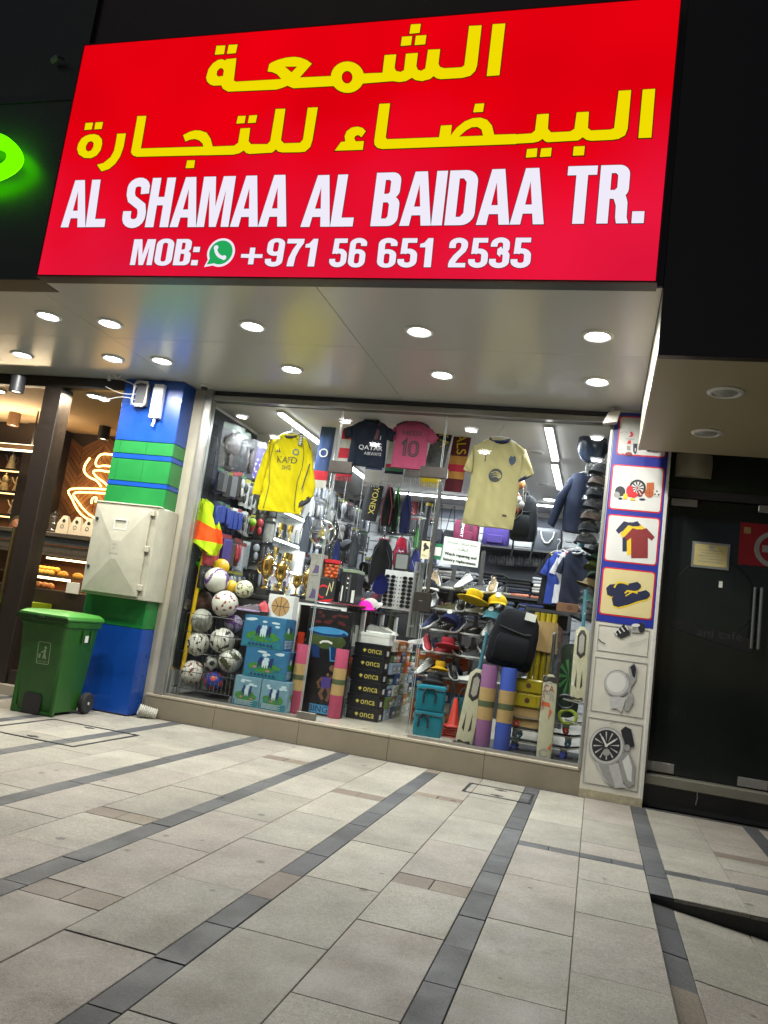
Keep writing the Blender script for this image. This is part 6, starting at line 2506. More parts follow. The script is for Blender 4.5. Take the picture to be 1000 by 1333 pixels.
F_white, F_pinkh, F_red = fabric('white cotton', '#b8b4ac'), fabric('hot pink cotton', '#d61fa0'), fabric('red cotton', '#8e2230')
F_blue = fabric('royal blue cotton', '#22307e')
x = at(476, 784, 8.3)[0]
cap('white cap with a dark crest lying among caps on the counter', x+.06, 8.28, zct+.03, .095, R(150), F_white, None, 'caps on the counter', rx=R(-25))
cap('hot pink peaked cap lying flat at the counter edge', x+.08, 8.05, zct+.006, .08, R(60), F_pinkh, None, 'caps on the counter')
cap('red cap half hidden behind the white one on the counter', x-.06, 8.42, zct+.03, .09, R(200), F_red, None, 'caps on the counter')
cap('royal blue cap under the white cap on the counter', x-.07, 8.2, zct+.01, .085, R(130), F_blue, None, 'caps on the counter')

# sunglasses spinner
def glasses_mesh():
    fm, ln = MB(), MB()
    for s_ in (-1, 1):
        fm.tube([(s_*(.034+.026*math.cos(2*PI*i/10)), 0, .019*math.sin(2*PI*i/10)) for i in range(10)], .003, 4, closed=True)
        fm.tube([(s_*.06, 0, .006), (s_*.064, .03, .004), (s_*.06, .09, -.004)], .0025, 4)
        ln.flat([(s_*(.034+.025*math.cos(2*PI*i/10)), .0005*s_+.001) if False else (s_*(.034+.025*math.cos(2*PI*i/10)), .018*math.sin(2*PI*i/10)) for i in range(10)], .001)
    fm.tube([(-.01, 0, .006), (.01, 0, .006)], .003, 4)
    return fm, ln
fm, ln = glasses_mesh()
M_lensd = mat('dark sunglass lens', (.012, .012, .016), .08)
SG = thing('sunglasses', 'dark sunglasses on the spinner', 'sunglasses', (0, 0, -5), 0, 'sunglasses on the spinner')
ob('spectacle_frame', fm, M_black, SG)
ob('lens_pair', ln, M_lensd, SG, 0)
sxp = at(515, 795, 8.7)[0]
szb = zct
szt = at(520, 741, 8.7)[1]
sp = thing('sunglasses_spinner', 'white upright spinner rack of dark sunglasses with a mirror on top standing on the counter', 'display rack', (sxp, 8.7, szb))
hh = szt-szb
part('board', [(-.175, .175, -.006, .006, .04, hh-.02)], M_white, sp, .003)
part('side_board', [(-.006, .006, .007, .15, .04, hh-.02)], M_white, sp, .003)
mb = MB()
mb.lathe([(.001, 0), (.12, 0), (.12, .015), (.02, .03), (.015, .04)], 16)
ob('base', mb, M_black, sp)
part('mirror', [(-.07, .07, -.012, .004, hh+.005, hh+.17)], mat('pale mirror', (.55, .57, .58), .1, .6, .03), sp, .003)
part('mirror_frame', [(-.085, .085, .006, .02, hh-.012, hh+.185), (-.082, -.071, -.014, .005, hh, hh+.175), (.071, .082, -.014, .005, hh, hh+.175), (-.07, .07, -.014, .005, hh+.171, hh+.182)], M_black, sp)
mb = MB()
for i in range(8):
    for s_ in (-.004, ):
        for dx in (-.03, .012):
            mb.flat(circ(dx, .09+i*(hh-.14)/8, .008, 8), -.0075)
ob('peg_hole', mb, M_black, sp, 0)['kind'] = 'stuff'
first = True
for i in range(8):
    for c in range(2):
        loc = (sxp+(-.105 if c == 0 else .1), 8.68, szb+.09+i*(hh-.14)/8)
        lb = 'dark sunglasses in the %s column of the spinner, %s pair from its foot' % (['left', 'right'][c], ORD[i])
        if first:
            SG.location = loc
            SG['label'] = lb
            first = False
        else:
            dup(SG, loc, R(random.uniform(-4, 4)), lb)

# ================================================================== HANGING JERSEYS
M_jy = fabric('yellow jersey knit', '#c9b804', 90, .06)
M_jn = fabric('navy jersey knit', '#141b2c', 90)
M_jp = fabric('rose jersey knit', '#a04463', 90, .06)
M_jc = fabric('cream jersey knit', '#9d946a', 90, .06)
M_ink = mat('jersey black print', (.025, .025, .03), .6)
Y1 = 7.56
x, z = at(379, 566, Y1)
rows = [(-.22, -.83, .215, -.83), (-.225, -.8, .22, -.8), (-.205, -.5, .205, -.5), (-.2, -.28, .2, -.28), (-.215, -.09, .215, -.09), (-.16, -.03, .16, -.03), (-.085, 0, .085, 0)]
sl = [(-.215, -.075, -.195, -.27), (-.27, -.3, -.19, -.36), (-.31, -.55, -.215, -.56), (-.315, -.67, -.235, -.68)]
sr = [(.215, -.075, .195, -.27), (.275, -.3, .19, -.36), (.335, -.53, .215, -.6), (.33, -.63, .205, -.72)]
t = jersey('long sleeved yellow jersey with black lettering hanging by the window', x, Y1, z, 1., M_jy, rows, sl, sr, M_ink, 0, .024)
jprint(t, 'chest_lettering', [('KAFD', .015, -.315, .22, .068), ('SHG', .02, -.385, .11, .048)], M_ink)
jprint(t, 'club_crest', [[circ(.1, -.19, .035, 18), circ(.1, -.19, .022, 14)]], mat('grey blue print', s2l('#5f7078'), .5))
jprint(t, 'maker_mark', [[[(-.13, -.205), (-.115, -.205), (-.125, -.185)]], [[(-.112, -.205), (-.095, -.205), (-.115, -.165)]], [[(-.09, -.205), (-.068, -.205), (-.098, -.15)]]], M_ink)
mb = MB()
for s_ in (-1, 1):
    pl = spl([(s_*.08, -.045), (s_*.17, -.12), (s_*.185, -.3), (s_*.15, -.55), (s_*.17, -.81)], 6)
    mb.tube([(p.x, 0, p.y) for p in pl], .003, 4)
drape(t, mb, 0)
for s_ in (-1, 1):
    for k in range(3):
        mb.tube([(s_*(.12+.012*k), -.012-.004*k, -.012-.012*k), (s_*(.2+.008*k), -.014, -.055-.012*k), (s_*(.235+.008*k), -.014, -.13-.01*k)], .004, 4)
mb.tube([(.27, -.03, -.3), (.225, -.035, -.58)], .006, 4)
ob('piping', mb, M_ink, t)
for s_ in (sl, sr):
    a, b = s_[-1], s_[-2]
    mb = MB()
    dx, dz = (.0, -.055)
    sg = 1 if a[0] > 0 else -1
    mb.cloth([(a[0]-.0, a[1]-.05, a[2], a[3]-.05), (a[0], a[1]+.004, a[2], a[3]+.004)], 6, 3, .055, .003)
    ob('cuff', mb, M_ink, t, 60)
mb = MB()
mb.box(-.02, .02, -.055, -.052, -.12, .01)
q = ob('swing_tag', mb, M_dark, t)
q.location = (.14, 0, 0)
mb = MB()
for k in range(6):
    mb.box(-.015, .015, -.0565, -.0555, -.11+.018*k, -.1+.018*k)
q2 = ob('tag_print', mb, M_wpr, q)

# navy
Y2 = 7.62
x, z = at(484, 548, Y2)
kid = [(-.19, -.48, .19, -.485), (-.19, -.45, .19, -.45), (-.18, -.2, .18, -.2), (-.19, -.07, .19, -.07), (-.13, -.02, .13, -.02), (-.07, 0, .07, 0)]
ksl = [(-.19, -.06, -.175, -.19), (-.26, -.1, -.235, -.21)]
ksr = [(.19, -.06, .175, -.19), (.26, -.1, .235, -.21)]
t = jersey('navy jersey with white lettering and a red stripe hanging left of the pink one', x, Y2, z, 1., M_jn, kid, ksl, ksr, M_jn, 0, .01, 4.)
jprint(t, 'chest_lettering', [('QATAR', .04, -.325, .25, .055), ('AIRWAYS', .07, -.372, .18, .035)], mat('white flock', (.6, .6, .62), .6))
mb = MB()
mb.flat([(.06, -.2), (.1, -.2), (.12, -.02), (.085, -.02)], -.046)
drape(t, mb, -.046)
ob('red_stripe', mb, mat('maroon stripe', s2l('#521a26'), .6), t)
mb = MB()
mb.flat([(.125, -.2), (.131, -.2), (.141, -.02), (.135, -.02)], -.047)
drape(t, mb, -.047)
ob('white_stripe', mb, M_white, t)
# rose
x, z = at(539, 549, Y2)
kid2 = [(-.17, -.49, .17, -.495), (-.165, -.46, .165, -.46), (-.16, -.2, .16, -.2), (-.18, -.07, .18, -.07), (-.13, -.02, .13, -.02), (-.07, 0, .07, 0)]
t = jersey('rose pink jersey with a large number ten hanging in the door bay', x, Y2, z, 1., M_jp, kid2, [(-.18, -.06, -.155, -.2), (-.25, -.17, -.19, -.22)], [(.18, -.06, .155, -.2), (.255, -.15, .2, -.22)], M_jp, 0, .01, 7.)
jprint(t, 'name_lettering', [('MESSI', .0, -.155, .19, .048)], M_ink)
g10 = [stroke([(-.085, -.25), (-.05, -.215), (-.05, -.36)], .034)]
jprint(t, 'number', [[stroke([(-.085, -.25), (-.052, -.215), (-.052, -.37)], .034)], [rrect(-.02, -.375, .095, -.205, .055, 5), rrect(.012, -.345, .063, -.235, .025, 4)]], M_ink)
mb = MB()
mb.tube([(-.048, -.054, -.23), (-.052, -.054, -.365)], .004, 4)
lo_ = rrect(-.004, -.36, .079, -.22, .04, 4)
mb.tube([(a, -.054, b) for a, b in lo_], .0035, 4, closed=True)
drape(t, mb, -.0515)
ob('number_inline', mb, M_jp, t)
mb = MB()
for s_ in (-1, 1):
    for k in range(2):
        mb.tube([(s_*(.08+.012*k), -.02, -.004-.012*k), (s_*(.17+.006*k), -.02, -.045-.012*k)], .004, 4)
ob('shoulder_stripe', mb, M_ink, t)
# cream
Y3 = 7.5
x, z = at(651, 572, Y3)
ad = [(-.25, -.86, .2, -.875), (-.25, -.83, .205, -.84), (-.225, -.5, .215, -.5), (-.22, -.28, .22, -.28), (-.235, -.09, .235, -.09), (-.16, -.03, .16, -.03), (-.09, 0, .09, 0)]
t = jersey('cream short sleeved jersey with navy collar hanging above the repair sign', x, Y3, z, 1., M_jc, ad, [(-.235, -.075, -.215, -.27), (-.28, -.27, -.21, -.33), (-.3, -.33, -.22, -.36)], [(.235, -.075, .215, -.27), (.31, -.25, .2, -.38), (.335, -.32, .21, -.40)], fabric('navy rib', '#23284a'), 0, .022, 9., M_white)
jprint(t, 'sponsor_disc', [[circ(.0, -.365, .068, 24)]], M_ink, 1, -.05)
mb = MB()
for k in range(3):
    w_ = .046-.007*k
    mb.tube([(w_*u, -.052, -.345-.022*k-.003*u+.013*(1-u*u)) for u in (-1, -.6, -.2, .2, .6, 1)], .0052, 4)
drape(t, mb, -.0455)
ob('disc_bars', mb, M_jc, t)
jprint(t, 'club_crest', [[[(.11, -.2), (.125, -.16), (.145, -.172), (.165, -.16), (.18, -.2), (.17, -.235), (.145, -.26), (.12, -.235)]]], mat('navy crest print', s2l('#2a3a50'), .6), 1, -.05)
jprint(t, 'maker_mark', [[[(-.135, -.16), (-.118, -.19), (-.122, -.235), (-.108, -.235), (-.112, -.19), (-.095, -.16), (-.115, -.18)]]], M_ink, 1, -.05)
jprint(t, 'hem_tag', [[[(.11, -.76), (.15, -.762), (.15, -.742), (.11, -.74)]]], mat('maroon tag', s2l('#3a1a22'), .6), 1, -.05)
mb = MB()
mb.cloth([(.34, -.335, .212, -.415), (.335, -.315, .21, -.395)], 6, 2, .062, .003)
ob('cuff', mb, fabric('navy rib', '#23284a'), t, 60)

# ---- scarves
def scarf(label, top, bot, wpx, Y, bands, words=(), fringe=None, sd=0):
    xt, zt_ = at(*top, Y)
    xb, zb_ = at(*bot, Y)
    w = wpx/125*Y/7.5
    t = thing('scarf', label, 'scarf', ((xt+xb)/2, Y, zt_), 0, 'football scarves hanging from the ceiling')
    H = zt_-zb_
    for (v0, v1, m_) in bands:
        mb = MB()
        sh = (xb-xt)
        f_ = lambda v: sh*(v-.5)
        mb.cloth([(f_(v1)-w/2, -v1*H, f_(v1)+w/2, -v1*H), (f_(v0)-w/2, -v0*H, f_(v0)+w/2, -v0*H)], 6, 4, .012, .01, sd=sd, freq=14)
        ob('band', mb, m_, t, 60)
    if fringe:
        for i in range(9):
            mb = MB()
            xx = sh*.5-w/2+w*(i+.5)/9
            mb.tube([(xx, 0, -H), (xx+random.uniform(-.006, .006), random.uniform(-.01, .01), -H-.05)], .006, 4)
            ob('fringe', mb, fringe, t)
    for (s_, v, hgt, m_, rot) in words:
        mb = MB()
        T = Matrix.Translation((sh*(v-.5), 0, -v*H)) @ Matrix.Rotation(R(rot), 4, 'Y')
        text(mb, s_, 0, -hgt/2, None, hgt, -.022, 0, 0, T, True)
        ob('lettering', mb, m_, t, 0)
    mb = MB()
    mb.tube([(xt-(xt+xb)/2, 0, 0), (xt-(xt+xb)/2, 0, max(.02, CZ-zt_))], .002, 4)
    ob('string', mb, M_white, t)
    return t
Kb, Kr, Kw, Kn, Ky, Km, Kg = (fabric('scarf '+n, c, 150, .15) for n, c in (('blue', '#30406a'), ('red', '#a8283a'), ('white', '#b0aeb0'), ('navy', '#1c2030'), ('yellow', '#c4ac1c'), ('maroon', '#531c26'), ('gold', '#a8783a')))
YSc = 8.05
scarf('slate blue scarf with a round crest left of the red striped one', (432, 536), (414, 635), 20, YSc, [(0, .78, Kb), (.78, .9, Kr), (.9, 1, Kw)], [('O', .55, .1, Kw, 0)], None, 1)
scarf('red and white striped scarf behind the navy jersey', (461, 538), (447, 620), 22, YSc, [(0, .12, Kr), (.12, .28, Kw), (.28, .42, Kr), (.42, .56, Kw), (.56, .72, Kr), (.72, .86, Kw), (.86, 1, Kr)], [('2', .06, .07, Kw, 30)], Kr, 2)
scarf('blue and white scarf end above the navy jersey', (499, 537), (484, 628), 22, YSc+.1, [(0, .2, Kb), (.2, .75, Kw), (.75, .82, Kb), (.82, 1, Kw)], [('E', .08, .1, Kw, 90)], Kw, 3)
scarf('red, green and white scarf behind the rose jersey', (524, 538), (511, 628), 24, YSc+.1, [(0, .3, Kr), (.3, .74, Kw), (.74, .79, Kr), (.79, .84, mat('scarf green', s2l('#2e6a4a'), .8)), (.84, .88, Kn), (.88, 1, Kw)], [('A', .1, .08, Kw, 45)], Kw, 4)
scarf('white fringed scarf with a red edge right of the rose jersey', (552, 548), (536, 622), 20, YSc+.16, [(0, .75, Kw), (.75, .82, Kr), (.82, 1, Kw)], [], Kw, 5)
scarf('navy and grey scarf with yellow zigzag lettering and yellow end', (583, 540), (560, 628), 25, YSc, [(0, .4, Kn), (.4, .78, mat('scarf diamond grey', s2l('#5a5c60'), .8, 0, .5, 30)), (.78, .9, Ky), (.9, 1, Ky)], [('VISTA', .24, .1, Ky, 78)], Ky, 6)
scarf('maroon and gold scarf beside the cream jersey', (606, 548), (589, 640), 22, YSc+.05, [(0, .5, Km), (.5, .62, Kg), (.62, .72, Kr), (.72, .82, Kg), (.82, 1, Km)], [('KALS', .28, .1, Ky, 84)], None, 7)
scarf('short blue scarf end with white letters above the cream jersey', (628, 540), (624, 566), 22, YSc, [(0, 1, Kb)], [('ad', .5, .1, Kw, 90)], None, 8)

# ================================================================== RIGHT BAY OF THE WINDOW
def bag(name, label, cat, x, y, z, w, d, h, m, handles=1, group=None, rz=0., pocket=True, hm=None, r=.25):
    t = thing(name, label, cat, (x, y, z), rz, group)
    mb = MB()
    def rg_(k, z_):
        return [(a, b, z_) for a, b in rrect(-w/2*k, -d/2*k, w/2*k, d/2*k, min(w, d)*r*k, 4)]
    mb.loft([rg_(.9, .0), rg_(.99, h*.06), rg_(1.02, h*.4), rg_(1., h*.8), rg_(.93, h*.95), rg_(.8, h)])
    ob('bag_body', mb, m, t, 50)
    for k in range(handles):
        yy = -d/2-.01 if k == 0 else d/2+.01
        mb = MB()
        mb.tube([(-w*.22, yy, h*.55), (-w*.2, yy-.01, h*.9), (-w*.1, yy*.8, h*1.22), (0, yy*.7, h*1.28), (w*.1, yy*.8, h*1.22), (w*.2, yy-.01, h*.9), (w*.22, yy, h*.55)], .008+.01*w, 6)
        ob('handle', mb, hm or M_blackm, t, 60)
    if pocket:
        mb = MB()
        mb.box(-w*.32, w*.32, -d/2-.02, -d/2+.01, h*.12, h*.5, 0, .012)
        ob('front_pocket', mb, m, t, 40)
    mb = MB()
    mb.tube([(-w*.45, -d*.1, h*.975), (w*.45, -d*.1, h*.975)], .005, 5)
    ob('zip', mb, M_dark, t)
    return t
M_teal = fabric('teal cool bag fabric', '#1a6c7e', 60, .1)
for k, (px, py, py2) in enumerate(((556, 955, 926), (559, 925, 898))):
    x, z0 = at(px, py, 7.62)
    h_ = .23
    z0 = FZ if k == 0 else FZ+.235
    t = thing('cool_bag', ['teal square cool bag standing on the window floor', 'teal square cool bag stacked on another one'][k], 'bag', (x, 7.62, z0), R(8), 'teal cool bags')
    mb = MB()
    def rg_(q, z_):
        return [(a, b, z_) for a, b in rrect(-.135*q, -.1*q, .135*q, .1*q, .03, 3)]
    mb.loft([rg_(.96, 0), rg_(1.0, .02), rg_(1.02, .12), rg_(1, .195)])
    ob('bag_body', mb, M_teal, t, 50)
    mb = MB()
    mb.loft([rg_(1.03, .197), rg_(1.03, .215), rg_(.97, .228)])
    ob('lid', mb, M_teal, t, 50)
    mb = MB()
    mb.tube([(-.06, -.112, .07), (-.065, -.115, .15), (-.04, -.12, .2), (.03, -.12, .205), (.055, -.115, .15), (.05, -.112, .08)] if k else [(-.09, -.112, .08), (-.09, -.116, .16), (-.06, -.12, .2), (-.02, -.12, .2), (.0, -.115, .15), (.0, -.112, .08)], .009, 6)
    ob('handle', mb, M_blackm, t, 60)
    mb = MB()
    mb.tube([(-.13, -.106, .196), (.13, -.106, .196)], .004, 5)
    ob('zip', mb, M_black, t)
x, _ = at(590, 955, 7.8)
M_cone = mat('orange red cone plastic', s2l('#c8321e'), .45, 0, .06, 20)
for k in range(5):
    t = thing('training_cone', 'orange red training cone beside the teal bags, %s up from the floor' % ORD[k], 'cone', (x-.02, 7.85, FZ+.024*k), R(8*k), 'nested training cones')
    mb = MB()
    mb.lathe([(.075, .008), (.055, .03), (.018, .26), (.014, .27), (.012, .26)], 18)
    ob('cone_body', mb, M_cone, t)
    mb = MB()
    mb.box(-.105, .105, -.105, .105, 0, .008, 0, .003)
    ob('base', mb, M_cone, t)
x, _ = at(601, 950, 7.95)
bag('cool_bag', 'dark teal carrier bag with black strap behind the cones', 'bag', x-.02, 8.05, FZ, .24, .18, .36, fabric('dark teal fabric', '#1d4a50'), 1, None, R(-5), False)

def deco_a(bl, w):
    return [([(-w*.5, bl*.62), (0, bl*.56), (w*.5, bl*.62), (w*.5, bl*.88), (w*.2, bl*.95), (-w*.2, bl*.95), (-w*.5, bl*.88)], 1),
            ([(-w*.3, bl*.66), (0, bl*.62), (w*.3, bl*.66), (w*.3, bl*.86), (0, bl*.9), (-w*.3, bl*.86)], 3),
            ([(-w*.12, bl*.66), (w*.15, bl*.7), (w*.1, bl*.85), (-w*.14, bl*.84)], 0),
            ([(-w*.45, bl*.2), (-w*.2, bl*.16), (-w*.3, bl*.42)], 1), ([(w*.45, bl*.2), (w*.2, bl*.16), (w*.3, bl*.42)], 1),
            ([(-w*.7, .01), (-w*.5, .035), (0, .02), (w*.5, .035), (w*.7, .01)], 1)]
def deco_b(bl, w):
    return [([(-w*.85, bl*.9), (w*.85, bl*.9), (w*.8, bl*.97), (-w*.8, bl*.97)], 1),
            (stroke(arc(-w*.05, bl*.83, w*.5, bl*.07, 60, 300, 9), .022), 3),
            (stroke([(w*.1, bl*.68), (w*.28, bl*.78), (w*.5, bl*.68)], .02), 3),
            ([(-w*.8, bl*.62), (w*.3, bl*.6), (w*.1, bl*.66), (-w*.7, bl*.66)], 2),
            ([(w*.1, bl*.45), (w*.5, bl*.55), (w*.2, bl*.6)], 2),
            ([(w*.3, bl*.12), (w*.8, bl*.2), (w*.6, bl*.1)], 2),
            (stroke(arc(-w*.05, bl*.06, w*.45, bl*.045, 30, 330, 9), .016), 3)]
M_grip = mat('teal rubber grip', s2l('#2a6a7c'), .6, 0, .2, 60)
x, z = at(604, 963, 7.45)
bat('cricket bat with a dark shield sticker in clear film leaning left of the purple mat', x, 7.45, FZ, 1.05, R(4.5), 0, M_grip, deco_a, True, w=.095)
x, z = at(708, 984, 7.42)
bat('cricket bat with orange lettering standing before the skateboards', x, 7.40, FZ, 1.12, R(-1), 0, M_black, deco_b, True, (('SMASH', -.035, .42, .16, .03), ('CA', -.05, .58, .09, .06)))
x, z = at(752, 905, 7.55)
bat('cricket bat in clear film standing upright by the right window jamb', x, 7.52, z-.05, 1.02, R(-1), 0, M_grip, deco_a, True)

x, _ = at(627, 970, 7.5)
mat_roll('mauve rolled mat between the cricket bat and the blue mat', x, 7.5, FZ, .073, .74, mat('mauve foam', s2l('#7d4f78'), .8, 0, .06, 40, .1, 200))
x, _ = at(651, 974, 7.5)
mat_roll('royal blue rolled mat right of the mauve one', x+.01, 7.5, FZ, .073, .74, mat('royal blue foam', s2l('#2e469c'), .8, 0, .06, 40, .1, 200))

# big backpack resting on the mats
def backpack(label, x, y, z, w, d, h, m, rz=0., group=None, straps=True, ry=0.):
    t = thing('backpack', label, 'backpack', (x, y, z), rz, group, ry=ry)
    def rg_(k, kd, z_, o=0.):
        return [(a, b+o, z_) for a, b in rrect(-w/2*k, -d/2*kd, w/2*k, d/2*kd, min(w*k, d*kd)*.35, 4)]
    mb = MB()
    mb.loft([rg_(.86, .8, 0), rg_(.98, 1, h*.05), rg_(1.02, 1.05, h*.3), rg_(1, .95, h*.6), rg_(.9, .8, h*.82), rg_(.7, .6, h*.95), rg_(.4, .35, h)])
    ob('bag_body', mb, m, t, 50)
    mb = MB()
    def rp2(k, z_, o):
        return [(a, b-d/2*.9-o, z_) for a, b in rrect(-w/2*k, -.02, w/2*k, .05, .02, 3)]
    mb.loft([rp2(.62, h*.08, .0), rp2(.74, h*.12, .02), rp2(.76, h*.4, .025), rp2(.7, h*.52, .01), rp2(.62, h*.55, .0)])
    ob('front_pocket', mb, m, t, 50)
    mb = MB()
    mb.tube([(-w*.36, -d*.52, h*.66), (-w*.2, -d*.53, h*.64), (w*.2, -d*.53, h*.6), (w*.33, -d*.52, h*.63)], .008, 5)
    mb.tube([(-w*.42, -d*.3, h*.5), (-w*.4, -d*.3, h*.75), (-w*.25, -d*.28, h*.9), (.0, -d*.24, h*.955), (w*.25, -d*.28, h*.9), (w*.4, -d*.3, h*.75), (w*.42, -d*.3, h*.5)], .007, 5)
    ob('zip', mb, M_blackm, t)
    mb = MB()
    mb.tube([(-w*.1, 0, h*.97), (-w*.08, 0, h*1.07), (w*.06, 0, h*1.08), (w*.1, 0, h*.97)], .012, 6)
    ob('handle', mb, M_blackm, t, 60)
    if straps:
        for s_ in (-1, 1):
            mb = MB()
            mb.tube([(s_*w*.2, d*.4, h*.92), (s_*w*.4, d*.55, h*.6), (s_*w*.46, d*.5, h*.2), (s_*w*.42, d*.3, -.06), (s_*w*.4, d*.1, -.18)], .014, 6, taper=.6)
            ob('shoulder_strap', mb, M_blackm, t, 60)
    return t
x, z = at(658, 872, 7.56)
t = backpack('large dark navy backpack resting on top of the rolled mats', x+.01, 7.56, FZ+.735, .43, .2, .55, fabric('dark navy fabric', '#060a14', 80, .15), R(5), None, False, ry=R(8))
mb = MB()
mb.box(-.05, .05, -.115, -.112, 0, .07)
q = ob('price_tag', mb, M_wpr, t)
q.location = (.1, 0, .47)

# yellow wicket set
x0, z0 = at(683, 935, 7.5)
wk = thing('wicket_set', 'yellow plastic wicket set with kraft paper wrap behind the lettered bat', 'wicket set', (x0, 7.62, FZ))
M_yw = mat('mustard plastic', s2l('#9c8a12'), .4, 0, .06, 14)
zt_ = at(700, 797, 7.72)[1]-FZ
for k in range(4):
    mb = MB()
    xx = .0+.055*k
    mb.tube([(xx-.02, .12, .5), (xx-.0, .14, zt_)], .026, 12)
    ob('stump', mb, M_yw, wk)
mb = MB()
mb.cloth([(-.07, zt_-.35, .215, -.02+zt_-.35), (-.02, zt_-.08, .2, zt_-.08)], 8, 4, .1, .008, sd=3)
q = ob('paper_wrap', mb, M_kraft, wk, 50)
q.location = (0, .13, 0)
for k in range(2):
    mb = MB()
    z_ = .5-.19*0+(.0 if k == 0 else .2)
    mb.box(-.15, .13, -.05, .03, .52+.135*k-.12, .645+.135*k-.12, 0, .012)
    mb.box(-.1, -.085, -.058, -.05, .53+.135*k-.12, .635+.135*k-.12, 0, .003)
    mb.box(.07, .085, -.058, -.05, .53+.135*k-.12, .635+.135*k-.12, 0, .003)
    b = ob('base_block', mb, M_yw, wk)
    mb = MB()
    mb.flat(circ(.0, .585+.135*k-.12, .024, 16), -.0515)
    ob('base_badge', mb, mat('brown badge', s2l('#4a2a16'), .5), b)
mb = MB()
mb.box(-.155, .135, -.03, .03, .22, .398, 0, .004)
ob('card_sleeve', mb, M_kraft, wk)
# skateboards
def skate(label, x, y, z, L, rz, deckm, wm, group='stacked skateboards', up_=False):
    t = thing('skateboard', label, 'skateboard', (x, y, z), rz, group)
    mb = MB()
    rings = []
    for i in range(13):
        u = -1+2*i/12
        w = .1*math.sqrt(max(.02, 1-abs(u)**7))
        zz_ = .085+.05*max(0, abs(u)-.62)**1.3*2.6
        rings.append([(u*L/2, -w, zz_), (u*L/2, w, zz_), (u*L/2, w, zz_+.011), (u*L/2, -w, zz_+.011)])
    mb.loft(rings)
    d_ = ob('deck', mb, deckm, t, 40)
    mb = MB()
    mb.tube([((-1+2*i/12)*L/2*.995, -.1*math.sqrt(max(.02, 1-abs(-1+2*i/12)**7))-.002, .09+.05*max(0, abs(-1+2*i/12)-.62)**1.3*2.6) for i in range(13)], .004, 5)
    ob('edge_ply', mb, mat('pale maple ply', s2l('#8f8a7a'), .5), d_, 50)
    for s_ in (-1, 1):
        mb = MB()
        mb.box(s_*L*.28-.03, s_*L*.28+.03, -.03, .03, .045, .085, 0, .006)
        mb.tube([(s_*L*.28, -.08, .035), (s_*L*.28, .08, .035)], .009, 6)
        ob('truck', mb, M_alu, t)
        for q in (-1, 1):
            mb = MB()
            T = Matrix.Translation((s_*L*.28, q*.085, .03)) @ Matrix.Rotation(R(90), 4, 'X')
            mb.lathe([(.01, -.018), (.026, -.018), (.03, -.01), (.03, .01), (.026, .018), (.01, .018)], 14, T=T)
            w_ = ob('wheel', mb, wm, t)
            mb = MB()
            mb.lathe([(.001, -.019), (.009, -.019), (.009, .019), (.001, .019)], 8, T=T)
            ob('bearing', mb, M_steel, w_)
    return t
x, z = at(700, 984, 7.62)
WM = [mat('blue wheel urethane', s2l('#2c3c9a'), .4), mat('teal wheel urethane', s2l('#28485a'), .4), mat('red wheel urethane', s2l('#a02a26'), .4)]
for k in range(3):
    skate('black skateboard with %s wheels, %s from the floor in the stack by the bat' % (['blue', 'dark teal', 'red'][k], ORD[k]), x+.03*(k % 2), 7.68, FZ+.108*k, .80, R(3*(k-1)), mat('black grip deck', (.02, .02, .021), .7, 0, .3, 60), WM[k])
# upright decks
def deck_up(label, px0, px1, py0, py1, Y, m, deco=None):
    xa, zt__ = at((px0+px1)/2+2, py0, Y)
    xb, zb__ = at((px0+px1)/2-2, py1, Y)
    w = (px1-px0)/140*Y/7.6
    h = zt__-zb__
    t = thing('board_deck', label, 'skateboard deck', (xa, Y, zb__), 0, 'upright boards by the right jamb', rx=R(-4))
    mb = MB()
    mb.prism(rrect(-w/2, 0, w/2, h, w*.48, 8), -.012, .0)
    b = ob('deck', mb, m, t, 40)
    if deco:
        deco(t, w, h)
    return t
def rays(t, w, h):
    mb = MB()
    for i in range(7):
        a0 = R(100+i*36)
        a1 = a0+R(16)
        mb.flat([(0, h*.55), (w*.46*math.cos(a0), h*.55+w*.75*math.sin(a0)), (w*.46*math.cos(a1), h*.55+w*.75*math.sin(a1))], -.0135)
    ob('ray_print', mb, mat('bright green print', s2l('#3a7a3c'), .5), t, 0)
deck_up('brown topped board standing behind the lettered bat', 708, 732, 812, 940, 7.85, mat('maroon brown deck', s2l('#3d2522'), .45, 0, .2, 10))
deck_up('slate board in clear film leaning on the brown one', 703, 727, 835, 930, 7.75, mat('slate deck', s2l('#39414c'), .4, 0, .2, 10))
deck_up('dark round topped board with green rays by the right window jamb', 728, 758, 838, 935, 7.9, mat('dark green deck', s2l('#1a2c1e'), .45, 0, .2, 12), rays)
# exercise rings
for k, (px, py, m_, lb) in enumerate(((736, 914, M_black, 'black exercise ring with a chrome bar by the right jamb'), (739, 933, mat('lime plastic', s2l('#8a9a34'), .4), 'lime green exercise ring below the black one'))):
    x, z = at(px, py, 7.52)
    t = thing('exercise_ring', lb, 'exercise ring', (x, 7.52, z), 0, 'exercise rings by the right jamb')
    mb = MB()
    mb.tube([(.075*math.cos(2*PI*i/20), 0, .06*math.sin(2*PI*i/20)) for i in range(20)], .016, 8, closed=True)
    ob('ring', mb, m_, t, 60)
    mb = MB()
    mb.tube([(-.02, -.015, .03-.06*k), (.19, .0, .0-.06*k)], .009, 8)
    ob('bar', mb, M_steel, t)
    mb = MB()
    mb.tube([(.16, 0, 0-.06*k), (.2, 0, -.002-.06*k)], .02, 8)
    ob('hand_grip', mb, m_, t)

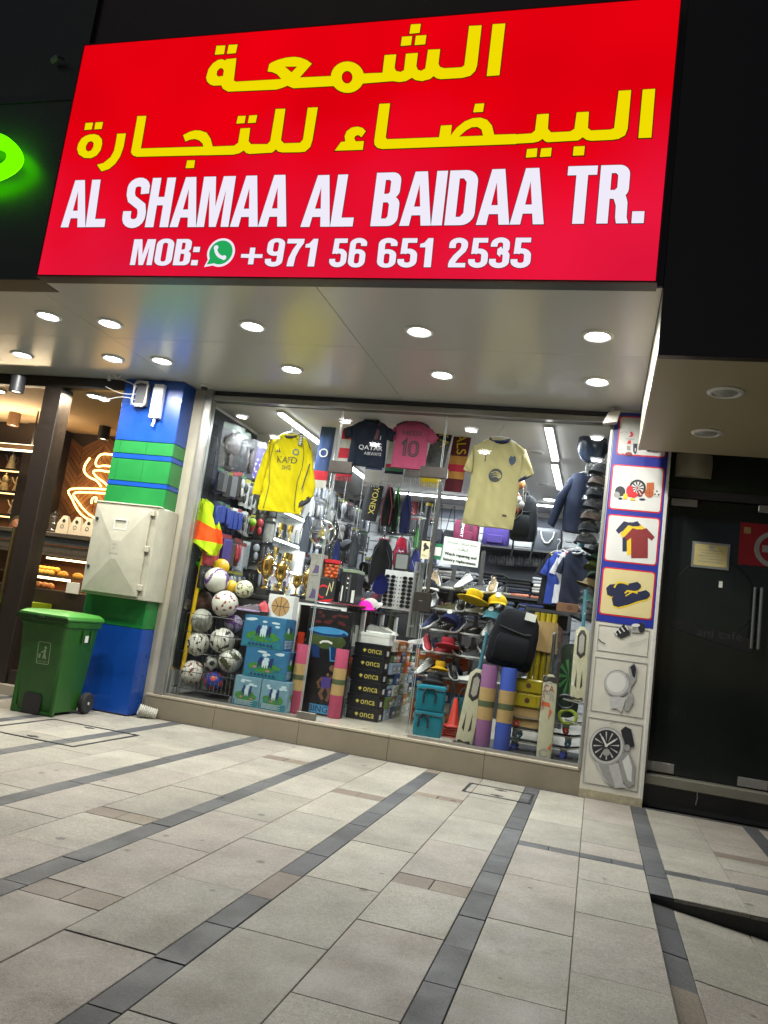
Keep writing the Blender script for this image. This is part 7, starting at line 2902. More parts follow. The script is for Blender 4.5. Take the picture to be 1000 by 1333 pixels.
# dark sheets added to darken the window floor
for lb, x0, x1, y1 in (('dark rubber mat under the mats, bats and skateboards in the right of the window', -1.2, -.07, 8.15), ('dark rubber mat under the ball cage in the left of the window', -4.1, -3.2, 8.2)):
    mb = MB()
    mb.box(x0, x1, 7.33, y1, FZ+.0005, FZ+.006, 0, .002)
    tag(ob('dark_floor_sheet', mb, mat('black floor sheet', (.02, .02, .021), .7, 0, .2, 30), None, 0), lb, 'floor mat')

# ================================================================== INSIDE THE SHOP
M_tube = emit('lit tube', (.96, .98, 1.), 16)


def tube_light(label, p0, p1, watts, w=.06):
    a, b = Vector(p0), Vector(p1)
    L = (b-a).length
    t = thing('tube_light', label, 'ceiling light', (a+b)/2, math.atan2((b-a).y, (b-a).x), 'lit tube lights in the shop')
    mb = MB()
    mb.box(-L/2-.02, L/2+.02, -w/2-.012, w/2+.012, .012, .035)
    ob('housing', mb, M_white, t)
    mb = MB()
    mb.box(-L/2, L/2, -w/2, w/2, -.004, .0115)
    ob('lit_tube', mb, M_tube, t)
    lamp('tube_bulb', (0, 0, -.012), 'RECTANGLE', L, w, watts, (.88, .95, 1.), t)
    return t
tz = CZ-.037
tube_light('lit white tube light along the right side of the shop ceiling nearest the window', (-.63, 7.45, tz), (-.63, 8.75, tz), 62)
tube_light('second lit tube light behind the first on the right of the ceiling', (-.65, 9.0, tz), (-.65, 10.35, tz), 58)
tube_light('lit tube light above the yellow jersey along the left of the ceiling', (-3.42, 7.5, tz), (-3.42, 8.75, tz), 62)
tube_light('lit tube light crossing the back of the ceiling', (-3.2, 11.7, tz), (-.75, 11.7, tz), 85)
tube_light('lit tube light along the left of the ceiling behind the white cabinet', (-3.42, 9.6, tz), (-3.42, 10.9, tz), 55)
for (px, py, lb) in ((697, 588, 'unlit round ceiling lamp left of the front tube light'), (706, 630, 'unlit round ceiling lamp left of the second tube light')):
    x, y = onz(px, py, CZ)
    downlight(lb, x, y, CZ, lit=False, r=.08, group='unlit round lamps in the shop ceiling')
x, y = onz(716, 652, CZ)
downlight('small lit round lamp in the shop ceiling by the back tube light', x, min(y, 11.3), CZ, 10, group='lit round lamps in the shop ceiling')

# ---- hanging packs
def pack(label, x, y, z, w, h, d, card, prod, style, rz, group, film=True, name='hanging_pack', cat='hanging pack'):
    """z is the top of the pack"""
    t = thing(name, label, cat, (x, y, z), rz, group)
    mb = MB()
    mb.box(-w/2, w/2, -.002, .002, -h, 0, 0, .0)
    ob('backing_card', mb, card, t, 0)
    mb = MB()
    if style == 'paddle':
        mb.ell((0, -d/2, -h*.45), (w*.36, d*.4, h*.26), 12, 6)
        mb.box(-w*.07, w*.07, -d*.7, -d*.3, -h*.92, -h*.65, 0, .004)
        mb.ell((w*.22, -d*.5, -h*.2), (w*.12, d*.3, w*.12), 8, 5)
    elif style == 'insole':
        mb.ell((0, -d/2, -h*.35), (w*.3, d*.4, h*.2), 12, 5)
        mb.ell((w*.03, -d/2, -h*.7), (w*.22, d*.4, h*.2), 12, 5)
    elif style == 'box':
        mb.box(-w*.42, w*.42, -d, -.003, -h*.95, -h*.18, 0, .004)
    elif style == 'guards':
        mb.ell((-w*.2, -d*.5, -h*.55), (w*.17, d*.5, h*.34), 10, 6)
        mb.ell((w*.2, -d*.5, -h*.55), (w*.17, d*.5, h*.34), 10, 6)
    elif style == 'bag':
        mb.cloth([(-w*.4, -h*.95, w*.4, -h*.93), (-w*.45, -h*.5, w*.45, -h*.5), (-w*.35, -h*.15, w*.35, -h*.14)], 7, 3, d, .01, sd=y*5+z)
    else:
        mb.lathe([(w*.05, -h*.9), (w*.22, -h*.85), (w*.22, -h*.4), (w*.1, -h*.28), (w*.1, -h*.2)], 10, c=(0, -d*.5, 0), sy=d/w)
    ob('product', mb, prod, t, 40)
    mb = MB()
    mb.box(-w*.5, w*.5, -.0035, -.0022, -h*.13, -.004)
    ob('printed_header', mb, random.choice(HEAD), t, 0)
    if film:
        mb = MB()
        mb.cloth([(-w*.49, -h*.99, w*.49, -h*.99), (-w*.5, -h*.5, w*.5, -h*.5), (-w*.47, -h*.02, w*.47, -h*.02)], 6, 3, d*2.3, .008, sd=y*3+z)
        ob('clear_film', mb, M_film, t, 60)
    return t
HEAD = [mat('header %d' % i, s2l(c), .4) for i, c in enumerate(('#b8b8b4', '#22263a', '#7a2a2a', '#3a5a3c', '#8a8a30', '#2a2a2a'))]
PC = {k: mat(k+' pack card', s2l(c), .4, 0, .15, 20) for k, c in dict(dark='#131418', grey='#3a3c40', white='#8f8f8c', navy='#162250', red='#8a2030', green='#38503a', violet='#3f2f66', brown='#4a2c2a', silver='#5c6066', sky='#7fa6b8').items()}
PP = {k: mat(k+' product', s2l(c), .45, 0, .2, 30) for k, c in dict(black='#151517', grey='#4c4d50', white='#8e8e8a', pinkgrey='#3c3436', red='#a02a34', lime='#7aa02a', blue='#1c2f78', violet='#3c3070', skin='#a08470', silver='#9a9ea4').items()}
gr = 'packs hanging on the left wall by the window'
grd = thing('display_grid', 'dark wire display grid on the left wall behind the flag poles', 'display rack', (-4.12, 0, 0))
part('backing_board', [(-.036, -.02, 7.38, 8.52, .5, 3.24)], mat('dark navy board', (.02, .024, .035), .6, 0, .2, 10), grd)
for i in range(19):
    mb = MB()
    z = .7+i*.14
    mb.tube([(0, 7.4, z), (0, 8.5, z)], .003, 4)
    ob('grid_wire', mb, M_dark, grd)
for i in range(9):
    mb = MB()
    y = 7.42+i*.13
    mb.tube([(-.006, y, .6), (-.006, y, 3.2)], .003, 4)
    ob('grid_wire', mb, M_dark, grd)
XW = -4.03
rows_ = [('top', 3.13, .26, .47, .05, [('dark', 'pinkgrey', 'paddle'), ('dark', 'grey', 'paddle'), ('grey', 'pinkgrey', 'guards'), ('dark', 'violet', 'bag')]),
         ('second', 2.66, .11, .30, .03, [('navy', 'black', 'box'), ('dark', 'grey', 'box'), ('dark', 'black', 'box'), ('navy', 'grey', 'box'), ('dark', 'black', 'box'), ('red', 'white', 'insole'), ('dark', 'white', 'insole'), ('white', 'black', 'insole'), ('green', 'white', 'insole'), ('white', 'grey', 'insole'), ('white', 'black', 'insole'), ('green', 'white', 'insole')]),
         ('third', 2.28, .07, .24, .04, [('navy', 'blue', 'box')]*7+[('white', 'blue', 'box'), ('dark', 'black', 'bag'), ('white', 'grey', 'insole'), ('white', 'black', 'insole'), ('white', 'pinkgrey', 'guards'), ('grey', 'red', 'guards')]),
         ('fourth', 1.95, .14, .32, .05, [('red', 'red', 'bag'), ('white', 'red', 'bag'), ('violet', 'violet', 'box'), ('grey', 'pinkgrey', 'box'), ('brown', 'red', 'guards'), ('white', 'silver', 'bag'), ('sky', 'white', 'bag')]),
         ('fifth', 1.6, .16, .26, .06, [('dark', 'black', 'bag'), ('red', 'black', 'bag'), ('green', 'black', 'bag'), ('dark', 'silver', 'guards'), ('silver', 'white', 'guards'), ('dark', 'grey', 'paddle')])]
for nm_, z, w, h, d, L in rows_:
    n = len(L)
    for i, (c, p, s_) in enumerate(L):
        y = 7.48+1.0*(i+.5)/n
        pack('%s packet with %s contents, %s from the window, %s row of left wall' % (c, p.replace('pinkgrey', 'pinkish'), ORD[i], nm_), XW+.05*random.random(), y, z-random.uniform(0, .04), w*random.uniform(.95, 1.15), h*random.uniform(.9, 1.08), d, PC[c], PP[p], s_, R(90-random.uniform(5, 38)), gr, film=(s_ != 'box'))
for r_ in range(5):
    for i in range(3):
        c = random.choice(['dark', 'grey', 'dark', 'silver'])
        pack('%s packet on the white cabinet end, %s from the wall, %s row down' % (c, ORD[i], ORD[r_]), -4.06+.13*i, 8.53, 2.86-r_*.3+random.uniform(-.03, .03), .13, .27, .05, PC[c], PP[random.choice(['black', 'grey', 'silver', 'white', 'red'])], random.choice(['guards', 'bag', 'insole', 'tube']), R(random.uniform(0, 30)), 'packets on the end of the white cabinet')
# fluorescent glove pair and little green thing among them
mb = MB()
mb.ell((0, 0, 0), (.05, .03, .05), 10, 6)
tag(ob('foam_ball', mb, PP['lime'], None, 60, (-3.9, 8.25, at(315, 678, 8.2)[1])), 'lime green foam ball hanging low among the wall packets', 'ball')

# ---- white cabinet with lit shelves
wc = thing('trophy_cabinet', 'tall white open cabinet with lit glass shelves on the left wall behind the yellow jersey', 'cabinet', (0, 0, 0))
ya, yb = 8.58, 9.78
part('side_panel', [(-4.158, -3.8, ya, ya+.05, FZ, CZ-.001)], M_white, wc)
part('side_panel', [(-4.158, -3.8, yb-.05, yb, FZ, CZ-.001)], M_white, wc)
part('top_panel', [(-4.157, -3.8, ya+.051, yb-.051, CZ-.3, CZ-.002)], M_white, wc)
part('back_panel', [(-4.157, -4.14, ya+.051, yb-.051, FZ, CZ-.301)], M_white, wc)
rg = random.Random(6)
for k, z in enumerate((1.35, 1.72, 2.06, 2.42)):
    q = part('glass_shelf', [(-4.139, -3.82, ya+.051, yb-.051, z, z+.012)], mat('frosted shelf glass', (.4, .45, .45), .2), wc)
    part('light_strip', [(-3.85, -3.825, ya+.06, yb-.06, z-.022, z-.001)], emit('white shelf light', (.95, .98, 1), 7), q)
    lamp('shelf_light', (-3.9, (ya+yb)/2, z-.03), 'RECTANGLE', .04, 1., 4, (.95, .98, 1.), q)
    for i in range(12):
        y = ya+.12+(i % 6)*.185+(.09 if i > 5 else 0)
        hh_ = rg.uniform(.17, .25)
        kind = rg.choice(['cup', 'cup', 'figure', 'plaque'])
        t = thing('small_trophy', '%s trophy on the %s shelf of the white cabinet, %s from the front' % ({'cup': 'little gold cup', 'figure': 'dark figurine', 'plaque': 'silver plaque'}[kind], ['lowest', 'second', 'third', 'top'][k], ORD[i]), 'trophy', (-3.92+rg.uniform(-.03, .03)-(.13 if i > 5 else 0), y, z+.0125), R(90), 'small trophies in the white cabinet')
        mb = MB()
        mb.box(-.035, .035, -.035, .035, 0, .03, 0, .003)
        ob('plinth', mb, M_black if k else M_white, t)
        mb = MB()
        if kind == 'cup':
            mb.lathe([(.02, .031), (.008, .06), (.01, hh_*.5), (.035, hh_*.62), (.04, hh_), (.034, hh_)], 10)
            mb.tube([(-.036, 0, hh_*.65), (-.06, 0, hh_*.75), (-.04, 0, hh_*.95)], .005, 5)
            mb.tube([(.036, 0, hh_*.65), (.06, 0, hh_*.75), (.04, 0, hh_*.95)], .005, 5)
        elif kind == 'figure':
            mb.lathe([(.022, .031), (.014, hh_*.3), (.028, hh_*.55), (.01, hh_*.72), (.02, hh_*.85), (.001, hh_)], 8)
        else:
            mb.prism(rrect(-.05, .031, .05, hh_, .03), -.008, .008)
        ob('award', mb, M_gold if kind == 'cup' else (PP['black'] if kind == 'figure' else M_steel), t)

M_post2 = mat('black steel tube', (.03, .03, .03), .4, .5)
# ---- left wall further back: packets and sunglasses
gr2 = 'small packets on the far left wall'
for r_ in range(6):
    for i in range(12):
        if r_ in (2, 3) and i > 8:
            continue
        c = random.choice(['grey', 'silver', 'dark', 'white', 'silver', 'grey'])
        p = random.choice(['grey', 'black', 'silver', 'white'])
        pack('%s packet of %s goods, %s from the front, %s row down the far left wall' % (c, p, ORD[i], ORD[r_]), -4.07+random.uniform(0, .06), 9.95+i*.2, 3.12-r_*.27+random.uniform(-.02, .02), .19, .28, .06, PC[c], PP[p], random.choice(['guards', 'bag', 'insole', 'tube']), R(75), gr2)
ps_ = thing('packet_stand', 'upright wire stand of grey packets standing behind the chrome plaque', 'display rack', (-3.5, 10.5, FZ))
for y in (-.62, 0, .62):
    mb = MB()
    mb.tube([(0, y, 0), (0, y, 2.6)], .012, 6)
    ob('post', mb, M_post2, ps_)
for r_ in range(6):
    mb = MB()
    mb.tube([(.02, -.65, 2.56-.29*r_), (.02, .65, 2.56-.29*r_)], .006, 5)
    ob('rail', mb, M_alu, ps_)
    for i in range(7):
        c = random.choice(['grey', 'dark', 'silver', 'dark', 'grey', 'white'])
        pack('%s packet on the wire stand, %s from the front, %s row down' % (c, ORD[i], ORD[r_]), -3.44+random.uniform(0, .05), 9.93+i*.19, FZ+2.55-.29*r_, .18, .27, .05, PC[c], PP[random.choice(['grey', 'black', 'silver', 'black', 'white'])], random.choice(['guards', 'bag', 'insole', 'tube', 'paddle']), R(60+random.uniform(-15, 15)), 'packets on the wire stand')
sb = thing('sunglasses_board', 'white wall board with rows of dark sunglasses in the far left corner', 'display rack', (-4.12, 12.05, 2.2))
part('board', [(0, .02, -.4, .42, 0, .72)], M_white, sb, .003)
for r_ in range(6):
    for i in range(5):
        dup(SG, (-4.085, 11.74+i*.16, 2.26+r_*.12), R(90), 'dark sunglasses on the corner board, %s row up, %s from the front' % (ORD[r_], ORD[i]), 'sunglasses on the corner wall board')

# ---- chrome openwork disc and other things hung at mid depth
x, z = at(420, 695, 8.7)
cd = thing('chrome_plaque', 'round openwork chrome and gold plaque hanging above the grey cartons', 'plaque', (x, 8.7, z))
mb = MB()
mb.tube([(.15*math.cos(2*PI*i/28), 0, .15*math.sin(2*PI*i/28)) for i in range(28)], .014, 8, closed=True)
ob('rim', mb, M_steel, cd, 60)
for i in range(5):
    a = 2*PI*i/5
    mb = MB()
    mb.tube([(.05*math.cos(a), -.01, .05*math.sin(a)), (.09*math.cos(a+.5), -.02, .09*math.sin(a+.5)), (.145*math.cos(a+.55), 0, .145*math.sin(a+.55))], .018, 6, taper=.6)
    ob('spoke', mb, M_steel, cd, 60)
mb = MB()
mb.lathe([(.001, -.03), (.045, -.025), (.055, 0), (.045, .02), (.001, .02)], 18, T=Matrix.Rotation(R(90), 4, 'X'))
ob('hub', mb, mat('pale gold metal', (.7, .62, .35), .25, 1., .05), cd, 60)
mb = MB()
mb.tube([(0, 0, .16), (0, 0, max(.2, CZ-z))], .002, 4)
ob('string', mb, M_white, cd)

def sack(label, px, py0, py1, wpx, Y, m, cords=None, group='drawstring sacks and bags hung in mid shop'):
    xt, zt_ = at(px, py0, Y)
    xb, zb_ = at(px-(py1-py0)*.13, py1, Y)
    H = zt_-zb_
    w = wpx/125*Y/7.5
    t = thing('hanging_sack', label, 'bag', (xb, Y, zb_), 0, group)
    mb = MB()
    sh = xt-xb
    mb.cloth([(-w*.4, 0, w*.4, 0), (-w*.5, H*.15, w*.5, H*.15), (-w*.45, H*.5, w*.48, H*.5), (sh*.9-w*.38, H*.82, sh*.9+w*.38, H*.82), (sh-w*.2, H, sh+w*.2, H)], 10, 4, w*.45, .02, sd=px*.3)
    ob('bag_body', mb, m, t, 60)
    for s_ in (-1, 1):
        mb = MB()
        mb.tube([(s_*w*.35, -w*.2, .02), (s_*w*.45+sh*.3, -w*.24, H*.5), (sh+s_*w*.1, -.04, H*.95), (sh, 0, H*1.12)], .006, 5)
        ob('cord', mb, cords or M_blackm, t, 60)
    mb = MB()
    mb.tube([(sh, 0, H), (sh, 0, max(H+.03, min(CZ-zb_, H+.9)))], .002, 4)
    ob('string', mb, M_white, t)
    return t
fk = lambda n, c: fabric(n+' nylon', c, 80, .2)
rb_ = thing('racket_bag', 'long black racket bag with yellow vertical lettering hanging below the navy jersey', 'bag', (at(490, 632, 8.6)[0], 8.6, at(490, 632, 8.6)[1]), R(0))
H = at(490, 632, 8.6)[1]-at(484, 677, 8.6)[1]
mb = MB()
mb.cloth([(-.13, -H, .05, -H-.02), (-.13, -H*.5, .08, -H*.5), (-.08, 0, .09, 0)], 8, 4, .07, .008)
ob('bag_body', mb, M_blackm, rb_, 60)
mb = MB()
T = Matrix.Translation((.03, 0, -.03)) @ Matrix.Rotation(R(96), 4, 'Y')
text(mb, 'YONEX', .0, -.04, H*.78, .07, -.045, 0, 0, T)
ob('lettering', mb, M_yp, rb_, 0)
mb = MB()
mb.tube([(.0, 0, 0), (.0, 0, CZ-at(490, 632, 8.6)[1])], .002, 4)
ob('string', mb, M_white, rb_)
sack('black drawstring sack hanging right of the racket bag', 508, 634, 685, 15, 8.7, fk('black', '#141416'), mat('red cord', s2l('#8a2a3a'), .6))
sack('dark sack with a bright green cord hanging mid shop', 519, 640, 692, 9, 8.75, fk('charcoal', '#1c1d20'), mat('green cord', s2l('#3aa03a'), .6))
sack('navy and blue sack hanging nearest the door edge', 532, 645, 694, 14, 8.7, fk('navy', '#1d2450'))
sack('large black rucksack hanging over the counter left of the spinner', 500, 703, 762, 30, 8.95, fk('deep black', '#0d0e11'))
sack('grey sack hanging left of the large black rucksack', 463, 698, 738, 13, 9.2, fk('grey', '#3a3b3e'))
sack('royal blue cloth bag hanging below the cream hand sticker', 542, 716, 742, 12, 9.6, fk('royal', '#3a3f7c'))
sack('green pennant bag hanging by the door edge', 545, 686, 714, 8, 10., fk('leaf', '#4f8a4a'))
x, z = at(522, 700, 10.)
t = sack('red pennant bag with a blue and white round crest on the back wall', 524, 700, 738, 18, 10., fk('scarlet', '#a8203a'))
mb = MB()
mb.flat(circ(.02, .2, .06, 18), -.16, 0)
mb.flat(circ(.02, .2, .04, 16), -.162, 1)
mb.flat([(-.012, .195), (.055, .195), (.055, .212), (-.012, .212)], -.164, 0)
drape(t, mb, -.162, 'bag_body')
ob('crest', mb, [M_white, mat('crest blue', s2l('#2a4a9a'), .5)], t, 0)
x, z = at(495, 764, 8.6)
cap('royal blue cap with a white mark hung below the black rucksack', x, 8.6, z, .09, R(20), F_blue, None, 'caps on the counter', rx=R(-60))
x, z = at(402, 700, 8.9)
sack('clear bag of bottles beside the white cabinet', 402, 672, 718, 16, 9.0, fk('slate', '#4a4e58'))
sack('dark blue kit bag beside the chrome plaque', 440, 704, 734, 9, 8.9, fk('ink blue', '#22306a'))
# display stair stand of boxes
x, z = at(468, 742, 8.9)
for k in range(4):
    t, w, d, h = carton('goods_box', 'pale yellow and black small box, %s step of the stair display behind the black carton' % ORD[k], 'box', x-.07+.045*k, x+.03+.045*k, 8.85+.05*k, 8.95+.05*k, zct+.1+.075*k, zct+.17+.075*k, PC['white'] if k % 2 else PC['dark'], 'boxes of the stair display')
part('stand_body', [(x-.1, x+.2, 8.84, 9.2, zct, zct+.098)], M_black, thing('stair_stand', 'low black stand carrying the stepped small boxes on the counter', 'display rack', (0, 0, 0)))

# ---- back wall goods
YB = 12.15
def bk(px, py):
    return at(px, py, YB)
xs0, zs_ = bk(585, 706)
xs1, _ = bk(735, 722)
shf = thing('wall_shelf', 'long dark wall shelf at the back holding bags', 'shelf', (0, 0, 0))
part('shelf_board', [(xs0, -.05, 11.95, 12.51, zs_-.03, zs_)], M_dark, shf)
part('back_board', [(xs0, -.05, 12.49, 12.515, zs_-.8, zs_-.031)], mat('dark blue grey panel', (.07, .08, .1), .6), shf)
x, _ = bk(607, 700)
t = bag('holdall', 'crimson holdall with white lettering on the back shelf', 'bag', x, 12.1, zs_, .38, .2, .36, fabric('crimson nylon', '#531a30', 60), 1, 'bags on the back shelf')
mb = MB()
T = Matrix.Translation((-.04, 0, .3)) @ Matrix.Rotation(R(92), 4, 'Y')
text(mb, 'SPORT', 0, -.02, .22, .04, -.125, 0, 0, T)
ob('lettering', mb, M_white, t, 0)
x, _ = bk(646, 704)
bag('holdall', 'violet shoulder bag on the back shelf', 'bag', x, 12.1, zs_, .40, .2, .34, fabric('violet nylon', '#2f2358', 60), 0, 'bags on the back shelf')
x, _ = bk(712, 712)
q = bag('briefcase', 'black briefcase bag with white handles on the back shelf', 'bag', x, 12.1, zs_, .44, .14, .36, mat('black leatherette', (.035, .04, .05), .45, 0, .15, 40), 0, 'bags on the back shelf', 0, False)
mb = MB()
mb.tube([(-.1, -.085, .3), (-.08, -.09, .2), (-.03, -.092, .13), (.03, -.092, .13), (.08, -.09, .2), (.1, -.085, .3)], .012, 6)
ob('handle', mb, mat('white webbing', (.4, .4, .4), .6), q, 60)
for k in range(8):
    px = 640+k*11.5
    x, z = bk(px, 734+.6*k)
    bag('purse', '%s purse hanging under the back shelf, %s from the violet bag' % (['black', 'charcoal', 'grey'][k % 3], ORD[k]), 'purse', x, 12.25, z, .13, .07, .14, mat(['black leatherette', 'charcoal hide', 'grey hide'][k % 3], [(.035, .04, .05), (.05, .05, .055), (.11, .11, .115)][k % 3], .45, 0, .15, 40), 1, 'small purses under the back shelf', 0, True)
x, z = bk(728, 740)
bag('purse', 'small red purse under the back shelf by the striped jerseys', 'purse', x, 12.2, z, .13, .07, .14, mat('red hide', s2l('#8a1c2c'), .45), 0, 'small purses under the back shelf')
for k, (px, py) in enumerate(((563, 706), (580, 708), (553, 700))):
    x, z = bk(px, py)
    t = bag('purse', '%s camera pouch with a long strap on the back wall' % ['black', 'charcoal', 'grey'][k], 'pouch', x, 12.4, z, .2, .1, .24, M_blackm if k == 0 else fk('pouch %d' % k, ['#141416', '#26272b', '#4a4b50'][k]), 0, 'pouches on the back wall')
    mb = MB()
    mb.tube([(-.07, 0, .22), (-.02, 0, .6), (.03, 0, .65), (.06, 0, .22)], .007, 5)
    ob('strap', mb, M_blackm, t)
# long tube with a yellow cap
x, z = at(548, 702, 11.)
_, z2 = at(555, 655, 11.)
t = thing('bat_cover', 'long dark tube with a yellow cap standing at the back by the door edge', 'tube', (x, 11., z))
mb = MB()
mb.tube([(0, 0, -.3), (.06, 0, z2-z-.04)], .05, 12)
ob('tube_body', mb, M_black, t)
mb = MB()
mb.tube([(.06, 0, z2-z-.039), (.064, 0, z2-z)], .054, 12)
ob('cap', mb, mat('yellow cap plastic', s2l('#c0a81c'), .4), t)
mb = MB()
mb.tube([(.035, 0, (z2-z)*.55), (.037, 0, (z2-z)*.58)], .052, 12)
ob('white_band', mb, M_white, t)
# boxed packs on the back wall left
gr3 = 'packets on the slatted back wall'
for r_ in range(3):
    for i in range(6):
        c = random.choice(['white', 'silver', 'red', 'grey'])
        x, z = at(500+i*13, 650+r_*24, 12.45)
        pack('%s packet on the slatted back wall, %s from the left, %s row' % (c, ORD[i], ORD[r_]), x, 12.46, z, .16, .26, .06, PC[c], PP[random.choice(['red', 'white', 'grey', 'black'])], random.choice(['box', 'guards', 'bag']), 0, gr3)
for r_ in range(2):
    for i in range(7):
        c = random.choice(['dark', 'grey', 'silver', 'navy'])
        x, z = at(440+i*20, 725+r_*28, 12.4)
        pack('%s packet low on the back wall, %s from the corner, %s row' % (c, ORD[i], ['upper', 'lower'][r_]), x, 12.46, z, .2, .28, .07, PC[c], PP[random.choice(['grey', 'black', 'silver'])], random.choice(['guards', 'bag', 'paddle']), 0, gr3)

# ---- clothes table and folded garments
GM = [fabric('garment %d' % i, c, 60, .2) for i, c in enumerate(('#17181c', '#26272c', '#1c2233', '#3a3c42', '#8d8f92', '#b0aca6', '#55281f', '#2a2f3f', '#c07a62', '#1a1a1a'))]
GN = ['black', 'charcoal', 'navy', 'grey', 'silver', 'cream', 'rust', 'slate', 'salmon', 'jet']
tb = thing('clothes_table', 'two tier dark shelf unit of folded clothes at the back right', 'shelf', (0, 0, 0))
YT2 = 10.6
ta = at(620, 772, YT2)
tb1 = at(735, 784, YT2)
za1 = (ta[1]+tb1[1])/2
za2 = at(680, 815, YT2)[1]
part('upper_board', [(-2.6, tb1[0]+.1, YT2-.2, YT2+.35, za1-.03, za1)], M_dark, tb)
part('lower_board', [(-2.6, tb1[0]+.1, YT2-.3, YT2+.35, za2-.03, za2)], M_dark, tb)
part('back_panel', [(-2.6, tb1[0]+.1, YT2+.36, YT2+.38, FZ, za1-.031)], M_black, tb)
part('front_panel', [(-2.6, tb1[0]+.1, YT2-.28, YT2-.26, FZ, za2-.031)], M_dark, tb)
part('upright', [(-2.6, -2.57, YT2-.2, YT2+.35, FZ, za1-.031)], M_dark, tb)
part('upright', [(tb1[0]+.07, tb1[0]+.1, YT2-.2, YT2+.35, FZ, za1-.031)], M_dark, tb)
rg = random.Random(14)
def garment(label, x, y, z, w, d, h, m, film, group):
    mb = MB()
    n = 5
    rings = []
    for i in range(n+1):
        zz_ = h*i/n
        k = 1-.05*(2*i/n-1)**2-.02*rg.random()
        rings.append([(a+rg.uniform(-.004, .004), b, zz_) for a, b in rrect(-w/2*k, -d/2*k, w/2*k, d/2*k, .03, 3)])
    mb.loft(rings)
    t = ob('folded_garment', mb, m, None, 50, (x, y, z))
    tag(t, label, 'garment', group)
    t.rotation_euler = (0, 0, R(rg.uniform(-5, 5)))
    if film:
        mb = MB()
        mb.cloth([(-w*.5, -.002, w*.5, -.002), (-w*.52, h*.6, w*.52, h*.6), (-w*.5, h*1.15, w*.5, h*1.15)], 6, 3, d*1.06, .008, sd=z*9)
        ob('clear_bag', mb, M_film, t, 60)
    return t
for s_, (px, n, film) in enumerate(((585, 7, 0), (606, 6, 0), (642, 7, 0), (677, 6, 0), (710, 7, 0))):
    x = at(px, 765, YT2)[0]
    z = za1
    for k in range(n):
        c = rg.randrange(len(GM)) if s_ not in (0, 1) else rg.choice((4, 5, 3, 0))
        if k == 0 and s_ >= 2:
            c = 8
        elif s_ == 2 or s_ == 3:
            c = rg.choice((0, 1, 2, 9, 3))
        elif s_ == 4:
            c = rg.choice((5, 4, 0, 5, 6))
        h_ = rg.uniform(.03, .046)
        garment('%s folded garment, %s up in the %s stack on the upper clothes shelf' % (GN[c], ORD[k], ORD[s_]), x, YT2+.02, z+.0005, .32, .4, h_, GM[c], False, 'folded garments on the upper clothes shelf')
        z += h_+.001
GP = [fabric('packed '+n_, c, 60, .2) for n_, c in (('navy', '#2a3560'), ('crimson', '#7a2a3c'), ('ink', '#22284a'), ('slate', '#3c4450'), ('black', '#1d1e24'))]
GPn = ['navy', 'crimson', 'ink blue', 'slate', 'black']
for s_, (px, n) in enumerate(((610, 4), (653, 5), (692, 5))):
    x = at(px, 808, YT2)[0]
    z = za2
    for k in range(n):
        c = (0, 2, 1, 0, 2)[k] if s_ == 2 else rg.choice((3, 4, 3))
        h_ = rg.uniform(.045, .06)
        garment('%s folded shirt in a clear bag, %s up, %s stack on the lower shelf' % (GPn[c], ORD[k], ORD[s_]), x, YT2-.05, z+.0005, .33, .4, h_, GP[c], True, 'bagged shirts on the lower clothes shelf')
        z += h_+.004

# ---- shoe stand
YS2 = 8.35
M_post = mat('gunmetal post', (.12, .12, .125), .4, .6, .1, 30)
stn = thing('shoe_stand', 'grey metal stand with tiers of shoes behind the repair sign', 'shoe rack', (0, 0, 0))
for (a, b) in (((590, 738), (572, 870)), ((609, 740), (589, 870)), ((632, 716), (606, 870))):
    mb = MB()
    x0, z0 = at(*a, YS2)
    x1, z1 = at(*b, YS2)
    xm = (x0+x1)/2
    mb.box(xm-.02, xm+.02, YS2+.1, YS2+.14, FZ, z0)
    ob('post', mb, M_post, stn, 0)
sx0 = at(552, 820, YS2)[0]
sx1 = at(640, 820, YS2)[0]
lev = [at(600, y_, YS2)[1] for y_ in (770, 799, 827, 856, 888)]
for z in lev:
    for dy in (-.1, .0, .09):
        mb = MB()
        mb.tube([(sx0, YS2+dy, z), (sx1, YS2+dy, z)], .004, 5)
        ob('shelf_wire', mb, M_post, stn)
shc = [('white', M_white), ('black', PP['black']), ('grey', PP['grey']), ('tan', mat('tan suede', s2l('#a08a68'), .8, 0, .15, 40)), ('red', mat('red canvas', s2l('#9a2030'), .7)), ('navy', mat('navy canvas', s2l('#232c50'), .7)), ('olive', mat('olive canvas', s2l('#5c5a3a'), .7))]
PLAN = [[3, 2, 0, 2, 3], [0, 6, 1, 0, 6], [5, 1, 5, 1, 0], [4, 4, 1, 2, 1], [0, 1, 1, 0, 2]]
used_l = set()
for r_, z in enumerate(lev):
    for i in range(5):
        x = sx0+.06+(sx1-sx0-.1)*i/4
        c, m = shc[PLAN[r_][i]]
        shoe('%s shoe, %s from the left on the %s tier of the shoe stand' % (c, ORD[i], ['top', 'second', 'third', 'fourth', 'lowest'][r_]), x, YS2-.02, z+(.012 if i % 2 else .075), .29, R(200+rg.uniform(-25, 25)) if i % 2 else R(-90+rg.uniform(-35, 35)), m, M_white if c != 'white' else PP['grey'], M_white if c == 'black' else M_black, 'shoes on the shoe stand', ry=0 if i % 2 else R(26))
